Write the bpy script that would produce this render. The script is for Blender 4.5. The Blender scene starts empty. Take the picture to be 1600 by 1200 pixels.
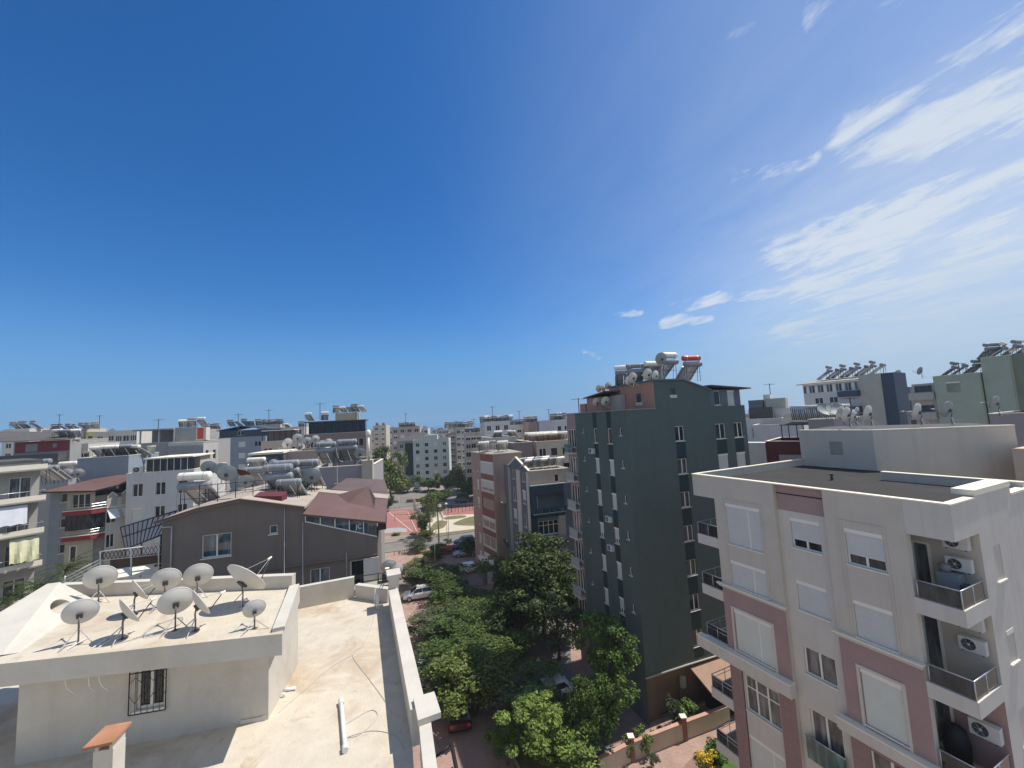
import bpy, math, random
from mathutils import Vector, Matrix
random.seed(7)
R = math.radians
scene = bpy.context.scene
COL = scene.collection

# ------------------------------------------------------------------ camera
FPX = 625.0
ROLL = R(2.85); PITCH = math.atan(58.2 / FPX)
cd = bpy.data.cameras.new("camera"); cam = bpy.data.objects.new("camera", cd); COL.objects.link(cam)
cd.sensor_width = 36.0; cd.lens = 36.0 * FPX / 1600.0
cd.clip_start = 0.05; cd.clip_end = 60000
FW = Vector((0, math.cos(PITCH), math.sin(PITCH))); UP0 = Vector((0, -math.sin(PITCH), math.cos(PITCH))); RT0 = Vector((1, 0, 0))
CU = RT0 * math.cos(ROLL) - UP0 * math.sin(ROLL)
CV = RT0 * math.sin(ROLL) + UP0 * math.cos(ROLL)
m = Matrix((CU, CV, -FW)).transposed().to_4x4()
cam.matrix_world = m
scene.camera = cam
scene.render.resolution_x = 1024; scene.render.resolution_y = 768

# survey helpers: a sight line from the viewpoint, cut at a known distance or a known level
def ray(px, py):
    return FW + CU * ((px - 800) / FPX) + CV * ((600 - py) / FPX)
def atY(px, py, y):
    r = ray(px, py); return r * (y / r.y)
def atZ(px, py, z):
    r = ray(px, py); return r * (z / r.z)
G = -24.0           # street level; the viewpoint is the origin

# ------------------------------------------------------------------ light
SUN_AZ = 21.0       # from +X towards +Y
SUN_EL = 60.0
sd = Vector((math.cos(R(SUN_AZ)) * math.cos(R(SUN_EL)), math.sin(R(SUN_AZ)) * math.cos(R(SUN_EL)), math.sin(R(SUN_EL))))
sl = bpy.data.lights.new("sun", 'SUN'); sl.energy = 5.0; sl.angle = R(0.5); sl.color = (1.0, 0.955, 0.89)
so = bpy.data.objects.new("sun", sl); COL.objects.link(so); so.rotation_euler = sd.to_track_quat('Z', 'Y').to_euler()
so.location = (0, 0, 60)

w = bpy.data.worlds.new("World"); scene.world = w; w.use_nodes = True
nt = w.node_tree; nt.nodes.clear()
def N(t, **k):
    n = nt.nodes.new(t)
    for a, b in k.items(): setattr(n, a, b)
    return n
def L(a, b): nt.links.new(a, b)
out = N('ShaderNodeOutputWorld'); bg = N('ShaderNodeBackground'); bg.inputs[1].default_value = 0.075
sky = N('ShaderNodeTexSky'); sky.sky_type = 'NISHITA'; sky.sun_disc = False
sky.sun_elevation = R(SUN_EL); sky.sun_rotation = R(90 - SUN_AZ)
sky.air_density = 1.0; sky.dust_density = 0.5; sky.ozone_density = 1.6; sky.altitude = 60
tc = N('ShaderNodeTexCoord')
def math_(op, a=None, b=None, c=None, clamp=False):
    n = N('ShaderNodeMath'); n.operation = op; n.use_clamp = clamp
    for i, v in enumerate((a, b, c)):
        if v is None: continue
        if isinstance(v, (int, float)): n.inputs[i].default_value = v
        else: L(v, n.inputs[i])
    return n.outputs[0]
sep = N('ShaderNodeSeparateXYZ'); L(tc.outputs['Generated'], sep.inputs[0])
X, Yv, Zv = sep.outputs
zc = math_('MAXIMUM', Zv, 0.03)
# flat cloud layer: direction projected onto a high plane
u = math_('DIVIDE', X, math_('ADD', zc, 0.08)); v = math_('DIVIDE', Yv, math_('ADD', zc, 0.08))
def noise(scale, sx, sy, ang, detail=7, rough=0.55, off=0.0, dist=0.0):
    cb = N('ShaderNodeCombineXYZ'); L(u, cb.inputs[0]); L(v, cb.inputs[1]); cb.inputs[2].default_value = off
    mp = N('ShaderNodeMapping'); mp.inputs['Rotation'].default_value = (0, 0, R(ang)); mp.inputs['Scale'].default_value = (sx, sy, 1)
    ro = N('ShaderNodeMapping'); ro.inputs['Rotation'].default_value = (0, 0, R(ang)); L(cb.outputs[0], ro.inputs[0]); mp.inputs['Rotation'].default_value = (0, 0, 0); L(ro.outputs[0], mp.inputs[0])
    nz = N('ShaderNodeTexNoise'); nz.inputs['Scale'].default_value = scale; nz.inputs['Detail'].default_value = detail
    nz.inputs['Roughness'].default_value = rough; nz.inputs['Distortion'].default_value = dist
    L(mp.outputs[0], nz.inputs[0]); return nz.outputs[0]
def smooth(x, a, b):
    mr = N('ShaderNodeMapRange'); mr.interpolation_type = 'SMOOTHSTEP'
    mr.inputs['From Min'].default_value = a; mr.inputs['From Max'].default_value = b
    L(x, mr.inputs[0]); return mr.outputs[0]
def blob(px, py, rad, soft=1.0):
    """mask round a sky direction (cosine distance)"""
    d = ray(px, py).normalized()
    dp = N('ShaderNodeVectorMath'); dp.operation = 'DOT_PRODUCT'; L(tc.outputs['Generated'], dp.inputs[0]); dp.inputs[1].default_value = d
    ac_ = math_('ARCCOSINE', math_('MINIMUM', dp.outputs['Value'], 1.0))
    return smooth(math_('SUBTRACT', 1.0, math_('DIVIDE', ac_, R(rad))), 0.0, 1.0)
streak = noise(2.2, 1.6, 0.6, -18, 10, 0.62, 3.1, 0.45)
fine = noise(6.5, 1.4, 0.75, -18, 9, 0.68, 8.2, 0.4)
field = math_('ADD', math_('MULTIPLY', streak, 0.62), math_('MULTIPLY', fine, 0.38))
field = math_('ADD', math_('MULTIPLY', math_('SUBTRACT', field, .5), 2.0), .44)
def band(x1, y1, x2, y2, w_, reach=1.25):
    """mask along a great-circle streak between two sky directions"""
    a = ray(x1, y1).normalized(); b = ray(x2, y2).normalized(); n_ = a.cross(b).normalized(); mid = (a + b).normalized()
    dp = N('ShaderNodeVectorMath'); dp.operation = 'DOT_PRODUCT'; L(tc.outputs['Generated'], dp.inputs[0]); dp.inputs[1].default_value = n_
    off = math_('ABSOLUTE', dp.outputs['Value']); side = smooth(math_('SUBTRACT', 1.0, math_('DIVIDE', off, math.sin(R(w_)))), 0.0, .9)
    dm = N('ShaderNodeVectorMath'); dm.operation = 'DOT_PRODUCT'; L(tc.outputs['Generated'], dm.inputs[0]); dm.inputs[1].default_value = mid
    half = a.angle(b) / 2 * reach; ac_ = math_('ARCCOSINE', math_('MINIMUM', dm.outputs['Value'], 1.0))
    return math_('MULTIPLY', side, smooth(math_('SUBTRACT', 1.0, math_('DIVIDE', ac_, half)), 0.0, .35))
mask = None
for (x1, y1, x2, y2, w_, amt) in [(1290, 222, 1720, 150, 7.0, 1.0), (1190, 410, 1720, 235, 7.0, 1.0), (1230, 470, 1720, 350, 8.5, 1.0), (1045, 472, 1245, 455, 2.2, .85), (1030, 505, 1118, 498, 1.6, .95), (955, 491, 1005, 489, 1.0, .7),
                                  (1135, 276, 1290, 248, 2.4, .82), (1205, 525, 1720, 470, 6.5, .95), (1350, 110, 1720, 20, 8.0, .66), (1250, 20, 1450, -20, 4.0, .6), (1420, 170, 1720, 60, 4.0, .6), (910, 548, 940, 560, .8, .6), (1130, 60, 1220, 30, 2.0, .3)]:
    b = math_('MULTIPLY', band(x1, y1, x2, y2, w_), amt)
    mask = b if mask is None else math_('MAXIMUM', mask, b)
dens = smooth(math_('ADD', field, math_('MULTIPLY', mask, 0.42)), 0.52, 1.0)
dens = math_('MULTIPLY', dens, smooth(mask, 0.0, 0.4))
# thin veil on the right
veil = math_('MULTIPLY', math_('ADD', math_('MULTIPLY', blob(1540, 300, 62), .36), math_('MULTIPLY', blob(1560, 540, 36), .72)), math_('ADD', math_('MULTIPLY', streak, 0.9), 0.35))
bank = math_('MULTIPLY', band(1180, 470, 1900, 330, 15, 1.3), math_('ADD', math_('MULTIPLY', field, .55), .12))
dens = math_('MAXIMUM', math_('MAXIMUM', math_('MULTIPLY', dens, .92), veil), bank, clamp=True)
# added white cloud, unseen behind the viewpoint, to whiten fill on shaded walls
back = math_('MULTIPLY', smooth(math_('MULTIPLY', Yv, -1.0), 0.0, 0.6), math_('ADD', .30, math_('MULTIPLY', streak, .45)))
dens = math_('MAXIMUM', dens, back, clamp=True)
# the photograph's sky is deep and saturated: tint what the sky model gives
hs = N('ShaderNodeHueSaturation'); hs.inputs['Saturation'].default_value = 1.17; hs.inputs['Value'].default_value = 1.0
tint = N('ShaderNodeMixRGB'); tint.blend_type = 'MULTIPLY'; tint.inputs[0].default_value = 1.0; tint.inputs[2].default_value = (.98, 1.26, 1.64, 1)
L(sky.outputs[0], tint.inputs[1]); L(tint.outputs[0], hs.inputs['Color'])
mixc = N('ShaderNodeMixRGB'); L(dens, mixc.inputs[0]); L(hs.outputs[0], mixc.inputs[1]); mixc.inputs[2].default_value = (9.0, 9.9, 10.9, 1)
# marine haze low over the horizon keeps it blue instead of straw coloured
hz = N('ShaderNodeMixRGB'); L(math_('MULTIPLY', math_('SUBTRACT', 1.0, smooth(Zv, -0.02, 0.30)), .88), hz.inputs[0]); L(mixc.outputs[0], hz.inputs[1])
hz.inputs[2].default_value = (1.9, 3.9, 6.4, 1)
hx = N('ShaderNodeMixRGB'); L(math_('MULTIPLY', blob(1500, 560, 55), .75), hx.inputs[0]); hx.inputs[1].default_value = (1.75, 4.2, 8.0, 1); hx.inputs[2].default_value = (5.6, 7.6, 9.6, 1); L(hx.outputs[0], hz.inputs[2])
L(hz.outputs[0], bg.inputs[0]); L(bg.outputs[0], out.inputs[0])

scene.view_settings.view_transform = 'Standard'; scene.view_settings.look = 'None'
scene.view_settings.exposure = 0.04; scene.view_settings.gamma = 1.0

# ------------------------------------------------------------------ materials
MATS = {}
def mat(name, col, rough=0.8, var=0.12, scale=1.5, metal=0.0, spec=0.3, streaks=0.0, bump=0.0, dirt=None, dirt_amt=0.0, sheen=0, fn=None):
    if name in MATS: return MATS[name]
    mt = bpy.data.materials.new(name); mt.use_nodes = True; t = mt.node_tree; n = t.nodes; p = n['Principled BSDF']
    p.inputs['Roughness'].default_value = rough; p.inputs['Metallic'].default_value = metal
    p.inputs['Specular IOR Level'].default_value = spec
    geo = n.new('ShaderNodeNewGeometry')
    nz = n.new('ShaderNodeTexNoise'); nz.inputs['Scale'].default_value = scale; nz.inputs['Detail'].default_value = 8; nz.inputs['Roughness'].default_value = 0.62
    t.links.new(geo.outputs['Position'], nz.inputs['Vector'])
    rp = n.new('ShaderNodeValToRGB'); t.links.new(nz.outputs[0], rp.inputs[0])
    a = tuple(c * (1 - var) for c in col) + (1,); b = tuple(min(1, c * (1 + var)) for c in col) + (1,)
    rp.color_ramp.elements[0].position = 0.3; rp.color_ramp.elements[0].color = a
    rp.color_ramp.elements[1].position = 0.7; rp.color_ramp.elements[1].color = b
    last = rp.outputs[0]
    if streaks > 0:
        mp = n.new('ShaderNodeMapping'); mp.inputs['Scale'].default_value = (2.2, 2.2, 0.12); t.links.new(geo.outputs['Position'], mp.inputs[0])
        n2 = n.new('ShaderNodeTexNoise'); n2.inputs['Scale'].default_value = 1.6; n2.inputs['Detail'].default_value = 6; t.links.new(mp.outputs[0], n2.inputs['Vector'])
        mr = n.new('ShaderNodeMapRange'); mr.inputs['From Min'].default_value = 0.52; mr.inputs['From Max'].default_value = 0.78; mr.inputs['To Max'].default_value = streaks; t.links.new(n2.outputs[0], mr.inputs[0])
        mx = n.new('ShaderNodeMixRGB'); t.links.new(mr.outputs[0], mx.inputs[0]); t.links.new(last, mx.inputs[1]); mx.inputs[2].default_value = tuple(c * 0.45 for c in col) + (1,)
        last = mx.outputs[0]
    if dirt_amt > 0:
        n3 = n.new('ShaderNodeTexNoise'); n3.inputs['Scale'].default_value = 0.45; n3.inputs['Detail'].default_value = 9; n3.inputs['Roughness'].default_value = 0.68; n3.inputs['Distortion'].default_value = 0.7
        t.links.new(geo.outputs['Position'], n3.inputs['Vector'])
        mr = n.new('ShaderNodeMapRange'); mr.inputs['From Min'].default_value = 0.5; mr.inputs['From Max'].default_value = 0.72; mr.inputs['To Max'].default_value = dirt_amt; t.links.new(n3.outputs[0], mr.inputs[0])
        mx = n.new('ShaderNodeMixRGB'); t.links.new(mr.outputs[0], mx.inputs[0]); t.links.new(last, mx.inputs[1]); mx.inputs[2].default_value = tuple(dirt) + (1,)
        last = mx.outputs[0]
    if dirt_amt > .38:
        n5 = n.new('ShaderNodeTexNoise'); n5.inputs['Scale'].default_value = 2.3; n5.inputs['Detail'].default_value = 10; n5.inputs['Roughness'].default_value = 0.75; n5.inputs['Distortion'].default_value = 1.2
        t.links.new(geo.outputs['Position'], n5.inputs['Vector'])
        mr = n.new('ShaderNodeMapRange'); mr.inputs['From Min'].default_value = 0.56; mr.inputs['From Max'].default_value = 0.74; mr.inputs['To Max'].default_value = dirt_amt * .8; t.links.new(n5.outputs[0], mr.inputs[0])
        mx = n.new('ShaderNodeMixRGB'); t.links.new(mr.outputs[0], mx.inputs[0]); t.links.new(last, mx.inputs[1]); mx.inputs[2].default_value = tuple(c * .8 for c in dirt) + (1,)
        last = mx.outputs[0]
    if fn: last = fn(t, n, geo, last, p)
    t.links.new(last, p.inputs['Base Color'])
    if bump > 0:
        n4 = n.new('ShaderNodeTexNoise'); n4.inputs['Scale'].default_value = 18; n4.inputs['Detail'].default_value = 6; t.links.new(geo.outputs['Position'], n4.inputs['Vector'])
        bp = n.new('ShaderNodeBump'); bp.inputs['Strength'].default_value = bump; bp.inputs['Distance'].default_value = 0.03; t.links.new(n4.outputs[0], bp.inputs['Height']); t.links.new(bp.outputs[0], p.inputs['Normal'])
    MATS[name] = mt; return mt
def brick_fn(c1, c2, mortar, scale, w_=0.5, h_=0.25, ang=0, planar=True):
    def fn(t, n, geo, last, p):
        mp = n.new('ShaderNodeMapping'); mp.inputs['Rotation'].default_value = (0, 0, R(ang)); t.links.new(geo.outputs['Position'], mp.inputs[0])
        b = n.new('ShaderNodeTexBrick'); b.inputs['Scale'].default_value = scale; b.inputs['Brick Width'].default_value = w_; b.inputs['Row Height'].default_value = h_
        b.inputs['Mortar Size'].default_value = 0.012; b.inputs['Color1'].default_value = c1 + (1,); b.inputs['Color2'].default_value = c2 + (1,); b.inputs['Mortar'].default_value = mortar + (1,)
        t.links.new(mp.outputs[0], b.inputs['Vector'])
        mx = n.new('ShaderNodeMixRGB'); mx.blend_type = 'MULTIPLY'; mx.inputs[0].default_value = 1.0
        sc = n.new('ShaderNodeMixRGB'); sc.blend_type = 'DIVIDE'; sc.inputs[0].default_value = 1; t.links.new(last, sc.inputs[1]); sc.inputs[2].default_value = (0.5, 0.5, 0.5, 1)
        t.links.new(sc.outputs[0], mx.inputs[1]); t.links.new(b.outputs['Color'], mx.inputs[2]); return mx.outputs[0]
    return fn
def glass(name, col, rough=0.06, spec=0.5):
    if name in MATS: return MATS[name]
    mt = bpy.data.materials.new(name); mt.use_nodes = True; t = mt.node_tree; p = t.nodes['Principled BSDF']
    geo = t.nodes.new('ShaderNodeNewGeometry'); nz = t.nodes.new('ShaderNodeTexNoise'); nz.inputs['Scale'].default_value = 1.3; nz.inputs['Detail'].default_value = 3
    mp = t.nodes.new('ShaderNodeMapping'); mp.inputs['Scale'].default_value = (3, 3, .6); t.links.new(geo.outputs['Position'], mp.inputs[0]); t.links.new(mp.outputs[0], nz.inputs['Vector'])
    rp = t.nodes.new('ShaderNodeValToRGB'); rp.color_ramp.elements[0].position = .42; rp.color_ramp.elements[0].color = tuple(c * .6 for c in col) + (1,)
    rp.color_ramp.elements[1].position = .7; rp.color_ramp.elements[1].color = tuple(min(1, c * 1.9 + .01) for c in col) + (1,)
    t.links.new(nz.outputs[0], rp.inputs[0]); t.links.new(rp.outputs[0], p.inputs['Base Color'])
    p.inputs['Roughness'].default_value = rough; p.inputs['Specular IOR Level'].default_value = spec
    MATS[name] = mt; return mt
M = {}
M['cream'] = mat('cream_render', (0.580, 0.515, 0.420), .85, .05, .8, streaks=.16)
M['white'] = mat('white_render', (0.620, 0.570, 0.485), .85, .05, .9, streaks=.18)
M['offwhite'] = mat('aged_white_render', (0.570, 0.525, 0.440), .9, .06, 1.2, streaks=.12, dirt=(.40, .33, .25), dirt_amt=.4, bump=.15)
M['terrace'] = mat('worn_terrace_screed', (0.570, 0.500, 0.385), .92, .09, 1.7, dirt=(.36, .235, .13), dirt_amt=.75, bump=.35)
M['pinkclad'] = mat('dusty_pink_render', (0.385, 0.260, 0.235), .85, .06, .9)
M['roofgrey'] = mat('grey_brown_membrane', (0.042, 0.038, 0.033), .95, .12, .8, dirt=(.07, .065, .06), dirt_amt=.5, bump=.2)
M['coping'] = mat('pale_coping', (0.869, 0.780, 0.602), .7, .05, 2)
M['green'] = mat('slate_green_render', (0.105, 0.136, 0.118), .85, .06, .5, streaks=.2, dirt=(.075, .1, .09), dirt_amt=.36)
M['greendark'] = mat('dark_green_panel', (.02, .045, .044), .6, .1, 1)
M['salmon'] = mat('salmon_render', (.46, .25, .18), .85, .06, .9, streaks=.15)
M['brownwall'] = mat('brown_grey_render', (0.195, 0.160, 0.130), .9, .1, .6, streaks=.2, bump=.12)
M['brownmetal'] = mat('brown_painted_sheet_roof', (0.155, 0.090, 0.075), .5, .16, .5, streaks=.1)
M['darkbrown'] = mat('dark_brown_trim', (.05, .03, .025), .6, .1, 2)
M['frame'] = mat('white_window_frame', (0.827, 0.780, 0.662), .4, .02, 3)
M['shutter'] = mat('pale_roller_shutter', (0.657, 0.640, 0.585), .6, .04, 2)
M['shutterw'] = mat('ivory_roller_shutter', (0.721, 0.720, 0.619), .6, .03, 2)
M['glass'] = glass('dark_window_glass', (.02, .026, .032))
M['curtain'] = glass('curtained_window_glass', (.13, .13, .125), .12)
M['railglass'] = glass('smoked_rail_glass', (.018, .022, .026), .08)
M['polegrey'] = mat('weathered_pole_steel', (.16, .15, .14), .6, .2, 6, metal=.2)
M['letterblue'] = mat('dark_blue_lettering', (.03, .05, .12), .6, .02, 4)
M['rooftan'] = mat('tan_roof_screed', (.40, .345, .28), .92, .12, 1.2, dirt=(.25, .2, .15), dirt_amt=.4)
M['glassblue'] = glass('blue_reflecting_glass', (.05, .085, .11), .05, .8)
M['glassgreen'] = glass('green_balcony_glass', (.06, .14, .12), .1, .7)
M['metal'] = mat('brushed_steel', (.55, .55, .56), .35, .08, 5, metal=.7)
M['galv'] = mat('galvanised_tank', (.27, .28, .285), .6, .15, 3, metal=.1)
M['tankwhite'] = mat('white_tank_paint', (0.848, 0.800, 0.671), .45, .05, 3)
M['black'] = mat('black_iron', (.02, .02, .02), .6, .2, 6)
M['rust'] = mat('rusty_iron_frame', (.1, .045, .03), .9, .3, 6)
M['panel'] = mat('solar_collector_glass', (.012, .016, .022), .12, .2, 2, spec=.6)
M['alu'] = mat('aluminium_edge', (.6, .6, .6), .4, .05, 3, metal=.5)
M['dish'] = mat('ivory_dish_paint', (0.620, 0.590, 0.520), .55, .06, 2.5, dirt=(.35, .28, .2), dirt_amt=.25)
M['dishgrey'] = mat('grey_dish_paint', (.3, .32, .31), .55, .08, 2.5)
M['concrete'] = mat('grey_concrete', (0.339, 0.310, 0.249), .95, .12, 1.5, streaks=.25)
M['concdark'] = mat('dark_weathered_roof', (.10, .095, .09), .95, .2, 1.2)
M['slate'] = mat('slate_grey_render', (0.150, 0.175, 0.190), .85, .06, .8, streaks=.1)
M['navy'] = mat('navy_render', (.05, .075, .105), .8, .08, .8)
M['palegrey'] = mat('pale_grey_render', (0.445, 0.420, 0.353), .85, .06, .8, streaks=.15)
M['bluegrey'] = mat('blue_grey_render', (0.270, 0.310, 0.340), .85, .06, .8, streaks=.12)
M['pinkbrown'] = mat('pinkish_brown_render', (0.420, 0.300, 0.240), .85, .07, .8, streaks=.15)
M['brick'] = mat('brick_red_render', (0.270, 0.125, 0.095), .85, .1, 1)
M['red'] = mat('red_cladding', (0.260, 0.045, 0.050), .6, .06, 1)
M['redpaint'] = mat('bright_red_paint', (.62, .08, .05), .5, .05, 1)
M['maroon'] = mat('maroon_render', (.13, .032, .04), .85, .06, 1)
M['mint'] = mat('pale_mint_render', (.50, .55, .50), .85, .05, .5, streaks=.2)
M['sage'] = mat('sage_green_render', (0.380, 0.420, 0.310), .85, .05, .5, streaks=.12)
M['beige'] = mat('beige_render', (0.540, 0.460, 0.350), .85, .08, .8, streaks=.2)
M['lilac'] = mat('lilac_grey_render', (0.350, 0.320, 0.310), .85, .05, .8)
M['tile'] = mat('terracotta_tile', (.42, .2, .11), .9, .2, 3)
M['yellow'] = mat('pale_yellow_render', (.62, .56, .3), .85, .06, 1)
M['fabricy'] = mat('pale_yellow_awning_cloth', (.62, .6, .38), .9, .08, 2)
M['fabricw'] = mat('white_awning_cloth', (.66, .67, .68), .9, .05, 2)
M['rubber'] = mat('black_tyre_rubber', (.015, .015, .015), .9, .1, 8)
M['plastic'] = mat('white_plastic_pipe', (.75, .74, .7), .5, .04, 3)
M['cable'] = mat('grey_cable', (.45, .43, .4), .7, .1, 5)
M['darkmetal'] = mat('dark_bracket_metal', (.07, .07, .07), .55, .15, 6)
M['acw'] = mat('ac_casing', (.6, .59, .55), .5, .05, 4)
M['bark'] = mat('brown_bark', (.13, .10, .075), .95, .3, 6, bump=.4)
M['palmtrunk'] = mat('pale_palm_trunk', (.26, .22, .17), .95, .25, 7, bump=.3)

M['pinkbrick'] = mat('pink_brick_cladding', (.5, .5, .5), .85, .05, 1, fn=None)
M['pinkcop'] = mat('pink_stone_coping', (.50, .30, .22), .85, .1, 2); M['redsoft'] = mat('faded_red_paint', (.45, .10, .08), .6, .1, 2)
M['beigedark'] = mat('brown_beige_render', (.22, .15, .10), .9, .1, 1); M['canopybrown'] = mat('tan_canopy_sheet', (.34, .22, .15), .8, .08, 2)
M['brownmetal2'] = mat('grey_brown_sheet_roof', (.13, .09, .078), .6, .12, .6, streaks=.15)
M['orangep'] = mat('orange_plastic', (.75, .2, .04), .5, .15, 4)
M['brownplant'] = mat('brown_planter_boards', (.12, .07, .045), .8, .2, 3); M['lilacp'] = mat('pale_lilac_roof_panel', (0.320, 0.300, 0.320), .6, .05, 2)
M['dish_w'] = M['dish']
M['palegrey2'] = mat('mid_grey_render', (0.340, 0.330, 0.310), .85, .06, .8, streaks=.15)
M['brownwall2'] = mat('brownish_render', (.24, .19, .17), .85, .08, .8); M['yellowb'] = mat('pale_ochre_render', (.50, .42, .27), .85, .06, .8)
M['pinkbrown2'] = mat('dusty_beige_render', (0.460, 0.360, 0.290), .85, .06, .8, streaks=.2)
M['navydark'] = mat('black_blue_panels', (.012, .018, .03), .5, .1, 1)
M['beige2'] = mat('weathered_beige_render', (0.500, 0.440, 0.370), .85, .12, .6, streaks=.3)
M['whitegrey'] = mat('cool_white_render', (0.600, 0.590, 0.560), .85, .06, .8, streaks=.2)
M['sagedark'] = mat('dark_sage_render', (0.230, 0.260, 0.190), .85, .06, .6)
M['peach'] = mat('peach_render', (.62, .47, .34), .85, .05, 1)

# ground materials
M['ground'] = mat('dusty_ground', (.26, .22, .18), .95, .15, .12, dirt=(.17, .15, .12), dirt_amt=.6)
M['asphalt'] = mat('sun_bleached_asphalt', (.21, .195, .175), .95, .1, .5, dirt=(.14, .13, .12), dirt_amt=.5, bump=.1)
M['paver'] = mat('pink_block_paving', (.5, .5, .5), .92, .14, .7, bump=.1, fn=brick_fn((.40, .27, .215), (.34, .225, .18), (.24, .18, .14), 2.2, .5, .25, 20))
M['paverdark'] = mat('brown_block_paving', (.5, .5, .5), .92, .16, .7, bump=.1, fn=brick_fn((.30, .19, .15), (.25, .155, .12), (.17, .12, .1), 2.2, .5, .25, 22))
M['courtred'] = mat('red_court_surface', (0.340, 0.150, 0.125), .9, .06, .3)
M['courtgrey'] = mat('grey_court_surface', (.34, .34, .32), .9, .05, .5)
M['path'] = mat('cream_concrete_path', (.55, .47, .36), .95, .08, .8)
M['lawn'] = mat('dry_lawn', (.16, .15, .07), .98, .25, .8, dirt=(.25, .2, .1), dirt_amt=.6)
M['lawng'] = mat('green_lawn', (.07, .14, .03), .98, .25, 3)
M['kerb'] = mat('kerb_concrete', (.42, .40, .36), .95, .1, 2)
M['sea'] = mat('blue_sea_water', (.02, .12, .22), .15, .1, .002, spec=.5)

def leafmat(name, c1, c2, c3):
    mt = bpy.data.materials.new(name); mt.use_nodes = True; t = mt.node_tree; n = t.nodes; p = n['Principled BSDF']
    geo = n.new('ShaderNodeNewGeometry'); nz = n.new('ShaderNodeTexNoise'); nz.inputs['Scale'].default_value = .9; nz.inputs['Detail'].default_value = 5
    t.links.new(geo.outputs['Position'], nz.inputs['Vector'])
    ad = n.new('ShaderNodeMath'); ad.operation = 'MULTIPLY_ADD'; ad.inputs[1].default_value = .6
    t.links.new(geo.outputs['Random Per Island'], ad.inputs[0]); 
    sb = n.new('ShaderNodeMath'); sb.operation = 'MULTIPLY'; sb.inputs[1].default_value = .6; t.links.new(nz.outputs[0], sb.inputs[0]); t.links.new(sb.outputs[0], ad.inputs[2])
    rp = n.new('ShaderNodeValToRGB'); cr = rp.color_ramp; cr.elements[0].position = .2; cr.elements[0].color = c1 + (1,); cr.elements[1].position = .95; cr.elements[1].color = c3 + (1,)
    e = cr.elements.new(.6); e.color = c2 + (1,)
    t.links.new(ad.outputs[0], rp.inputs[0])
    oi = n.new('ShaderNodeObjectInfo'); hv = n.new('ShaderNodeHueSaturation'); mv = n.new('ShaderNodeMapRange'); mv.inputs['To Min'].default_value = .8; mv.inputs['To Max'].default_value = 1.22; t.links.new(oi.outputs['Random'], mv.inputs[0]); t.links.new(mv.outputs[0], hv.inputs['Value'])
    mh = n.new('ShaderNodeMapRange'); mh.inputs['To Min'].default_value = .515; mh.inputs['To Max'].default_value = .475; t.links.new(oi.outputs['Random'], mh.inputs[0]); t.links.new(mh.outputs[0], hv.inputs['Hue']); t.links.new(rp.outputs[0], hv.inputs['Color'])
    rp = hv; t.links.new(rp.outputs[0], p.inputs['Base Color'])
    p.inputs['Roughness'].default_value = .6; p.inputs['Specular IOR Level'].default_value = .18
    tr = n.new('ShaderNodeBsdfTranslucent'); t.links.new(rp.outputs[0], tr.inputs['Color'])
    mx = n.new('ShaderNodeMixShader'); mx.inputs[0].default_value = .22; o = n['Material Output']
    t.links.new(p.outputs[0], mx.inputs[1]); t.links.new(tr.outputs[0], mx.inputs[2]); t.links.new(mx.outputs[0], o.inputs[0])
    return mt
LM = {'mid': leafmat('mid_green_leaves', (0.042, 0.072, 0.017), (0.090, 0.138, 0.031), (0.204, 0.252, 0.066)),
      'dark': leafmat('dark_green_leaves', (.025, .045, .012), (.055, .085, .022), (.14, .17, .06)),
      'bright': leafmat('bright_green_leaves', (0.044, 0.088, 0.018), (0.088, 0.156, 0.031), (0.188, 0.275, 0.062)),
      'olive': leafmat('grey_olive_leaves', (0.052, 0.071, 0.034), (0.109, 0.136, 0.063), (0.218, 0.241, 0.127)),
      'palm': leafmat('palm_leaves', (.025, .045, .012), (.055, .08, .022), (.12, .145, .05)),
      'flower': leafmat('yellow_flowers', (.7, .45, .02), (.8, .6, .04), (.9, .75, .1))}

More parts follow.
